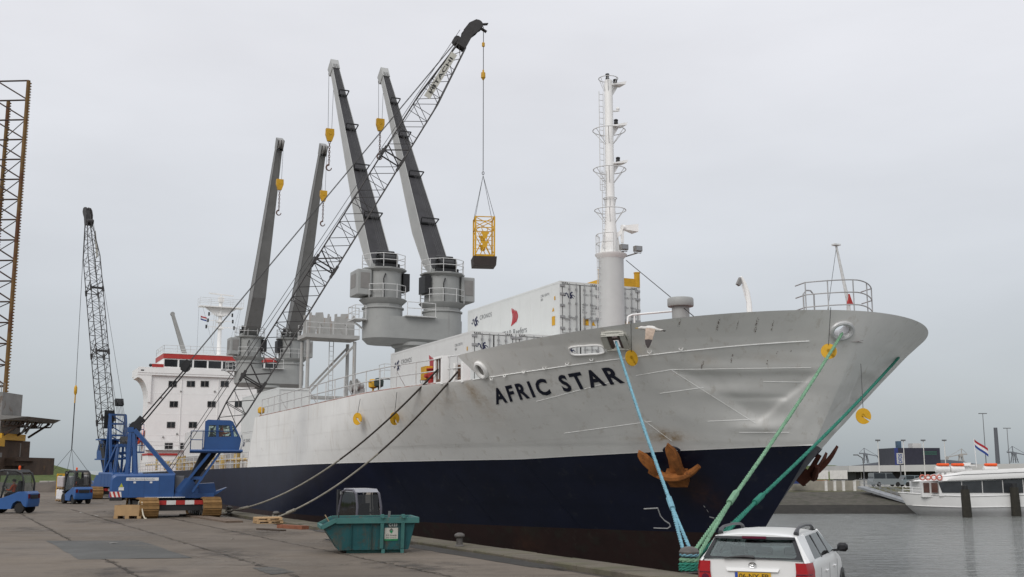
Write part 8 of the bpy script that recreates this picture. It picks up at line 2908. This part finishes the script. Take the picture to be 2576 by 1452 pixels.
# far harbour cranes
M_FARC = pm('far_crane_grey', (.16, .17, .185), rough=.8)
def far_crane(X, Y0, y, s, flip, label, mat):
    b = far(X, Y0, y)
    t = thing('harbour_crane', label, 'crane', (b.x, y, b.z - 1), 0, 'cranes on the horizon')
    t.scale = (s * flip, s, s)
    mb = MB()
    for x in (-3, 3):
        for yy in (-3, 3): mb.beam((x, yy, 0), (x * .5, yy * .5, 9), .9, .9)
    mb.beam((-3, -3, 4), (3, -3, 4), .5, .5); mb.box((-2.2, -2.2, 9), (2.2, 2.2, 12)); mb.build('portal', mat, t)
    mb = MB(); mb.beam((-1, 0, 12), (18, 0, 8), 1.0, 1.4, w2=.8, h2=.8); mb.beam((-1.5, 0, 19), (-1, 0, 12), .8, .8); mb.beam((-8, 0, 12), (0, 0, 12), 1.0, 1.6); mb.build('boom', mat, t)
    mb = MB(); mb.tube((-1.5, 0, 19), (16, 0, 8.6), .25, 5); mb.tube((-1.5, 0, 19), (-8, 0, 12.8), .25, 5); mb.build('stay', mat, t)
    mb = MB(); mb.tube((17.5, -.8, 7.5), (17.5, .8, 7.5), 2.2, 14); mb.build('bucket_wheel', mat, t)
far_crane(2178, 1160, 600, .42, 1, 'distant grey loading crane above the coal heap left of the dark block', M_FARC)
far_crane(2418, 1163, 620, .45, -1, 'distant cream loading crane behind the tour boat mast', pm('far_crane_cream', (.36, .34, .31), rough=.8))
far_crane(2552, 1160, 640, .5, 1, 'distant grey loading crane at the right edge', M_FARC)
# parked cars on the far bank
far_car(far(2008, 1222, 133), R(75), (.03, .05, .16), 'dark blue car on the far bank just beside the ship bow')
far_car(far(2228, 1224, 150), R(8), (.20, .22, .23), 'silver grey van above the gangway across the water', van=True)
far_car(far(2300, 1224, 152), R(8), (.20, .24, .26), 'blue grey car right of the van across the water')
# gangway to the tour boat
ga, gb = far(2168, 1224, 127), far(2292, 1262, 121)
t = thing('gangway', 'sloping steel gangway leading down to the tour boat', 'gangway', ga)
M_GANG = pm('gangway_steel', (.22, .23, .24), rough=.6, var=.2)
e = gb - ga
mb = MB(); mb.beam((0, 0, -.1), e + Vector((0, 0, -.1)), 1.4, .25); mb.build('walkway', M_GANG, t)
for s in (-.7, .7):
    mb = MB(); n_ = 9
    for l in (.45, .9): mb.tube(Vector((0, s, l)), e + Vector((0, s, l)), .025, 5)
    for k in range(n_ + 1): p = e * (k / n_); mb.tube(p + Vector((0, s, 0)), p + Vector((0, s, .9)), .022, 5)
    mb.build('railing', M_GANG, t)
for k in (.35, .95):
    mb = MB(); p = e * k; mb.tube((p.x, 0, -4.5 - ga.z), (p.x, 0, p.z), .2, 8); mb.build('pile', M_WETST, t)
# ------------------------------------------------------------------ tour boat
BY = 116.0
b0 = at_y(2262, 1290, BY)
boat = thing('tour_boat', 'white passenger tour boat with dark window band, moored across the water', 'boat', (b0.x, BY, WATER))
def bz(X, Y):
    p = at_y(X, Y, BY); return p.x - b0.x, p.z - WATER
M_BOATW = pm('boat_white', (.66, .655, .64), rough=.4, var=.04, vs=.5, streak=((.5, .44, .36), .66, 1.5, .4))
M_BOATG = pm('boat_grey_bottom', (.36, .36, .36), rough=.5, var=.1)
M_BOATGL = pm('boat_window_glass', (.03, .033, .036), rough=.12, var=.4, vs=.6, spec=.6)
BL, BHW = 24.0, 2.6
sheer = [(0, bz(2262, 1238)[1]), (2.5, bz(2320, 1243)[1]), (6, bz(2400, 1247)[1]), (12, bz(2540, 1243)[1]), (24, bz(2540, 1243)[1])]
stemx = [(-.6, 2.6), (0, 2.0), (.35, 1.5), (1.0, .8), (2.4, 0.0)]
def bhw(x, z):
    x0 = table(stemx, z)
    q = min(1, max(0, (x - x0) / 7.5))
    return BHW * (1 - (1 - q) ** 2) ** .75 * (1 if z > .5 else lerp(.88, 1, max(0, z) / .5))
def brows(f0, f1, n):
    rows = []
    for k in range(n + 1):
        row = []
        for i in range(41):
            s_ = (i / 40) ** 1.5
            x = s_ * BL
            for _ in range(3):
                z = lerp(-.5, table(sheer, x), lerp(f0, f1, k / n)); x0 = table(stemx, z); x = x0 + s_ * (BL - x0)
            row.append((x, z))
        rows.append(row)
    return rows
mb = MB()
for f0, f1, mi in ((0, .55, 1), (.55, 1.0, 0)):
    for s in (-1, 1):
        mb.grid([[(x, s * bhw(x, z), z) for x, z in r] for r in brows(f0, f1, 5)], mi)
bh = mb.build('hull', [M_BOATW, M_BOATG], boat, smooth=True, angle=60)
mb = MB(); xs_ = [.05 + .6 * k for k in range(40)]
mb.grid([[(x, -bhw(x, table(sheer, x)) + .02, table(sheer, x) - .1) for x in xs_], [(x, bhw(x, table(sheer, x)) - .02, table(sheer, x) - .1) for x in xs_]]); mb.build('deck', M_BOATG, boat)
mb = MB()
for s in (-1, 1): mb.path([(x, s * (bhw(x, table(sheer, x)) + .02), table(sheer, x) - .02) for x in xs_], .06, 5); mb.path([(x, s * (bhw(x, lerp(-.5, table(sheer, x), .55)) + .03), lerp(-.5, table(sheer, x), .55)) for x in xs_[2:]], .05, 5)
mb.build('rubbing_strake', M_BOATW, bh)
# saloon: glass band under a swept roof
x0, zf = bz(2290, 1240); xg, zg = bz(2350, 1240)
ztop_ = bz(2290, 1212)[1]
def rfz(x): return table([(0, ztop_), (6, bz(2420, 1208)[1]), (14, bz(2576, 1200)[1]), (24, bz(2576, 1200)[1])], x)
SW = 2.2
mb = MB(); mb.hexa([(x0 + 2.2, -SW + .05, zf - .3), (22, -SW + .05, zf - .3), (22, SW - .05, zf - .3), (x0 + 2.2, SW - .05, zf - .3), (x0 + 2.2, -SW + .05, rfz(3)), (22, -SW + .05, rfz(22)), (22, SW - .05, rfz(22)), (x0 + 2.2, SW - .05, rfz(3))]); mb.build('saloon', M_BOATW, boat)
for k in range(8):
    x = xg + k * 2.1
    mb = MB(); mb.hexa([(x, -SW - .0, zf + .05), (x + 2.0, -SW, zf + .05), (x + 2.0, -SW + .04, zf + .05), (x, -SW + .04, zf + .05), (x - (.35 if k == 0 else 0), -SW, rfz(x) - .12), (x + 2.0, -SW, rfz(x + 2) - .12), (x + 2.0, -SW + .04, rfz(x + 2) - .12), (x - (.35 if k == 0 else 0), -SW + .04, rfz(x) - .12)]); mb.build('saloon_window', M_BOATGL, boat)
for k, (xa, xb) in enumerate(((x0 + .75, x0 + 1.35), (x0 + 1.45, x0 + 2.1))):
    mb = MB(); mb.box((xa, -SW + .4 - k * .3, zf + .05), (xb, -SW + .44 - k * .3, rfz(2) - .15)); mb.build('saloon_window', pm('reddish_interior', (.10, .05, .04), rough=.2, var=.3, vs=2), boat)
mb = MB(); mb.box((x0 + .6, -SW + .45, zf - .4), (x0 + 2.3, SW - .45, rfz(1.5))); mb.build('wheelhouse', M_BOATW, boat)
# roof deck with swept bulwark
rows = []
rxs = [x0 - .1 + 1.0 * k for k in range(24)]
mb = MB()
for dz, w in ((0, SW + .25), (.28, SW + .30), (.95, SW + .02), (.95, SW - .1), (.3, SW - .15)):
    rows.append([(x + dz * 1.2, -w * min(1, .35 + (x - rxs[0]) / 4.5), rfz(x) + dz * min(1, .35 + (x - rxs[0]) / 6)) for x in rxs])
mb.grid(rows); mb.grid([[(x, -y, z) for x, y, z in r] for r in rows])
mb.grid([rows[0], [(x, -y, z) for x, y, z in rows[0]]]); mb.grid([rows[4], [(x, -y, z) for x, y, z in rows[4]]])
mb.build('roof_bulwark', M_BOATW, boat, smooth=True, angle=40)
mb = MB()
for dz in (.42, .6): mb.path([(x + dz * 1.2, -(SW + .2) * min(1, .35 + (x - rxs[0]) / 4.5), rfz(x) + dz * min(1, .35 + (x - rxs[0]) / 6)) for x in rxs], .03, 4)
mb.build('trim_line', M_GREYM, boat)
for k in range(4):
    xx, z_ = bz(2300 + 14 * k, 1201); mb = MB()
    mb.path([(xx + .25 * math.cos(2 * math.pi * q / 14), -SW - .1 + .1 * k * 0, z_ + .25 * math.sin(2 * math.pi * q / 14)) for q in range(14)], .07, 6, closed=True); mb.build('life_ring', pm('life_ring_red', (.55, .16, .12), rough=.6), boat)
for k, X in enumerate((2365, 2402, 2485)):
    xx, z_ = bz(X, 1181); mb = MB(); mb.lathe([(.05, -.75), (.32, -.7), (.36, -.3), (.36, .3), (.32, .7), (.05, .75)], (xx, -.6, z_), 12, axis='x'); c_ = mb.build('raft_canister', M_BOATW, boat, smooth=True)
    mb = MB(); mb.box((xx - .5, -.9, z_ + .34), (xx + .7, -.2, z_ + .62), ch=.1); mb.build('orange_cover', M_ORANGE, c_)
    mb = MB(); mb.box((xx - .3, -.7, rfz(xx)), (xx - .15, -.5, z_)); mb.box((xx + .2, -.7, rfz(xx)), (xx + .35, -.5, z_)); mb.build('raft_cradle', M_BOATG, c_)
xx, z_ = bz(2428, 1164)
mb = MB(); mb.prism([(xx - 1.3, rfz(8)), (xx + 1.2, rfz(8)), (xx + .4, z_ - .4), (xx + .5, z_), (xx - .1, z_), (xx - .4, z_ - .5)], -.25, .25, 'xz'); mb.box((xx - .8, -.6, z_ - .35), (xx + .8, .6, z_ - .25)); mast_ = mb.build('mast', M_BOATW, boat)
mb = MB(); xx2, z2_ = bz(2452, 1103); mb.tube((xx2, 0, z_ - .5), (xx2 - .1, 0, z2_), .04, 5); mb.build('flag_staff', M_BOATW, mast_)
# national flag on the staff: three cloth strips
for k, m in enumerate((pm('flag_red', (.35, .02, .03), rough=.8), pm('flag_white', (.65, .65, .65), rough=.8), pm('flag_blue', (.02, .05, .22), rough=.8))):
    mb = MB(); rows = []
    for q in range(9):
        f = q / 8
        x = xx2 - .05 + 1.35 * f; y = .12 * math.sin(f * 6); zt2 = z2_ - .1 - k * .26 - .95 * f * (1 + .05 * k)
        rows.append([(x, y, zt2), (x, y + .02, zt2 - .26)])
    mb.grid(rows); mb.build('flag_stripe', m, mast_)
mb = MB(); rails(mb, [(x, -bhw(x, 2.2) * .95, table(sheer, x)) for x in (.4, 1.2, 2.0, 2.8, 3.6)], .6, .03); mb.build('bow_rail', M_BOATW, boat)
# mooring piles
for k, (X, Yt, Yb) in enumerate(((2435, 1221, 1302), (2559, 1216, 1299))):
    b = ground(X, Yb, WATER); tp = at_y(X - 3, Yt, b.y)
    t = thing('mooring_pile', ['dark wooden mooring pile in front of the tour boat middle', 'dark wooden mooring pile near the right edge of the picture'][k], 'pile', b, 0, 'mooring piles by the tour boat')
    mb = MB(); mb.tube((0, 0, -2), (-.12, 0, tp.z - WATER - .4), .50, 12, r2=.42); mb.build('pile', pm('weedy_pile_wood', (.028, .026, .02), rough=.9, var=.3, vs=2, stain=((.12, .11, .07), .6, 2, .6)), t, smooth=True)
    mb = MB(); mb.tube((-.12, 0, tp.z - WATER - .4), (-.13, 0, tp.z - WATER), .3, 10); mb.build('pile_head', M_BLACK, t)
# ------------------------------------------------------------------ gull in flight
gp = Vector((0, 0, EYE)) + ray(1636, 828).normalized() * 26.5
M_GULLW = pm('gull_white', (.60, .58, .55), rough=.8, var=.1, vs=12)
M_GULLB = pm('gull_brown', (.36, .28, .22), rough=.85, var=.25, vs=12)
M_GULLK = pm('gull_black', (.06, .05, .05), rough=.85)
gull = thing('gull', 'pale gull flying low in front of the grey bow with its near wing down', 'bird', gp, R(0))
mb = MB()
secs = [(-.30, .02, .012), (-.265, .025, .03), (-.22, .03, .042), (-.17, .025, .04), (-.10, .01, .06), (.0, 0, .072), (.10, -.01, .06), (.18, -.02, .035), (.26, -.03, .03), (.30, -.035, .022)]
mb.path([(x, 0, z) for x, z, r_ in secs], .05, 10, rs=[r_ for x, z, r_ in secs]); mb.build('body', M_GULLW, gull, smooth=True)
mb = MB(); mb.lathe([(.005, -.07), (.013, -.02), (.016, 0)], (-.30, 0, .02), 8, axis='x'); mb.build('beak', pm('beak_yellow', (.45, .30, .06), rough=.5), gull)
mb = MB(); mb.hexa([(.26, -.05, -.04), (.36, -.09, -.05), (.36, .09, -.05), (.26, .05, -.04), (.26, -.05, -.03), (.36, -.09, -.044), (.36, .09, -.044), (.26, .05, -.03)]); mb.build('tail', M_GULLK, gull)
def wing(pts, name='wing'):
    mb = MB()
    le = [Vector(p[0]) for p in pts]; te = [Vector(p[1]) for p in pts]
    th = Vector((0.0, -.006, .006))
    mb.grid([[p + th for p in le], [p.lerp(q, .5) + th * 1.8 for p, q in zip(le, te)], te, [p.lerp(q, .5) - th * .4 for p, q in zip(le, te)], [p + th for p in le]])
    return mb
w_ = wing([((-.10, -.04, .02), (.12, -.04, 0)), ((-.14, -.18, -.04), (.09, -.18, -.06)), ((-.16, -.30, -.16), (.04, -.30, -.18)), ((-.18, -.34, -.30), (.0, -.34, -.30))]); wo = w_.build('wing', M_GULLB, gull, smooth=True)
w_ = wing([((-.181, -.34, -.301), (.0, -.34, -.301)), ((-.17, -.36, -.42), (-.05, -.36, -.42)), ((-.13, -.37, -.50), (-.10, -.37, -.50))]); w_.build('wing_tip', M_GULLK, wo, smooth=True)
w_ = wing([((-.10, .04, .03), (.12, .04, .02)), ((-.06, .2, .10), (.14, .2, .08)), ((.02, .4, .13), (.18, .4, .11)), ((.12, .6, .11), (.20, .6, .10))]); w_.build('wing', M_GULLW, gull, smooth=True)
# flag at the ship's radar mast
fy_, fz_ = pa(505, 794, HA + 3.5); fy2, fz2 = pa(520, 805, HA + 3.5)
for k, m in enumerate((MATS['flag_red'], MATS['flag_white'], MATS['flag_blue'])):
    mb = MB(); hgt = (fz_ - fz2) / 3
    rows = []
    for q in range(7):
        f = q / 6
        rows.append([(HA + 3.5 + .1 * math.sin(f * 6), lerp(fy_, fy2, f), fz_ - k * hgt - .25 * f), (HA + 3.5 + .1 * math.sin(f * 6), lerp(fy_, fy2, f), fz_ - (k + 1) * hgt - .25 * f)])
    mb.grid(rows); mb.build('flag_stripe', m, rmast)
# lifeboat on the house side
ly = hy + .9; la, lz = HA + 2.5, pa(357, 1103, HA + 2.5)[1]
lb = thing('lifeboat', 'orange covered lifeboat hanging at the left side of the ship house', 'lifeboat', S(la + 2, ly, lz), SROT)
mb = MB()
rows = []
for k in range(11):
    f = -1 + 2 * k / 10; w = 1.05 * max(.05, (1 - f * f)) ** .5
    rows.append([(f * 3, w * math.cos(2 * math.pi * q / 12), (1.0 if math.sin(2 * math.pi * q / 12) > 0 else .85) * math.sin(2 * math.pi * q / 12) * (.5 + .5 * w)) for q in range(12)])
mb.grid(rows, close=True); mb.build('hull', M_ORANGE, lb, smooth=True)
mb = MB(); mb.box((-1.0, -.45, .75), (.8, .45, 1.35), ch=.15); mb.build('canopy', M_ORANGE, lb)
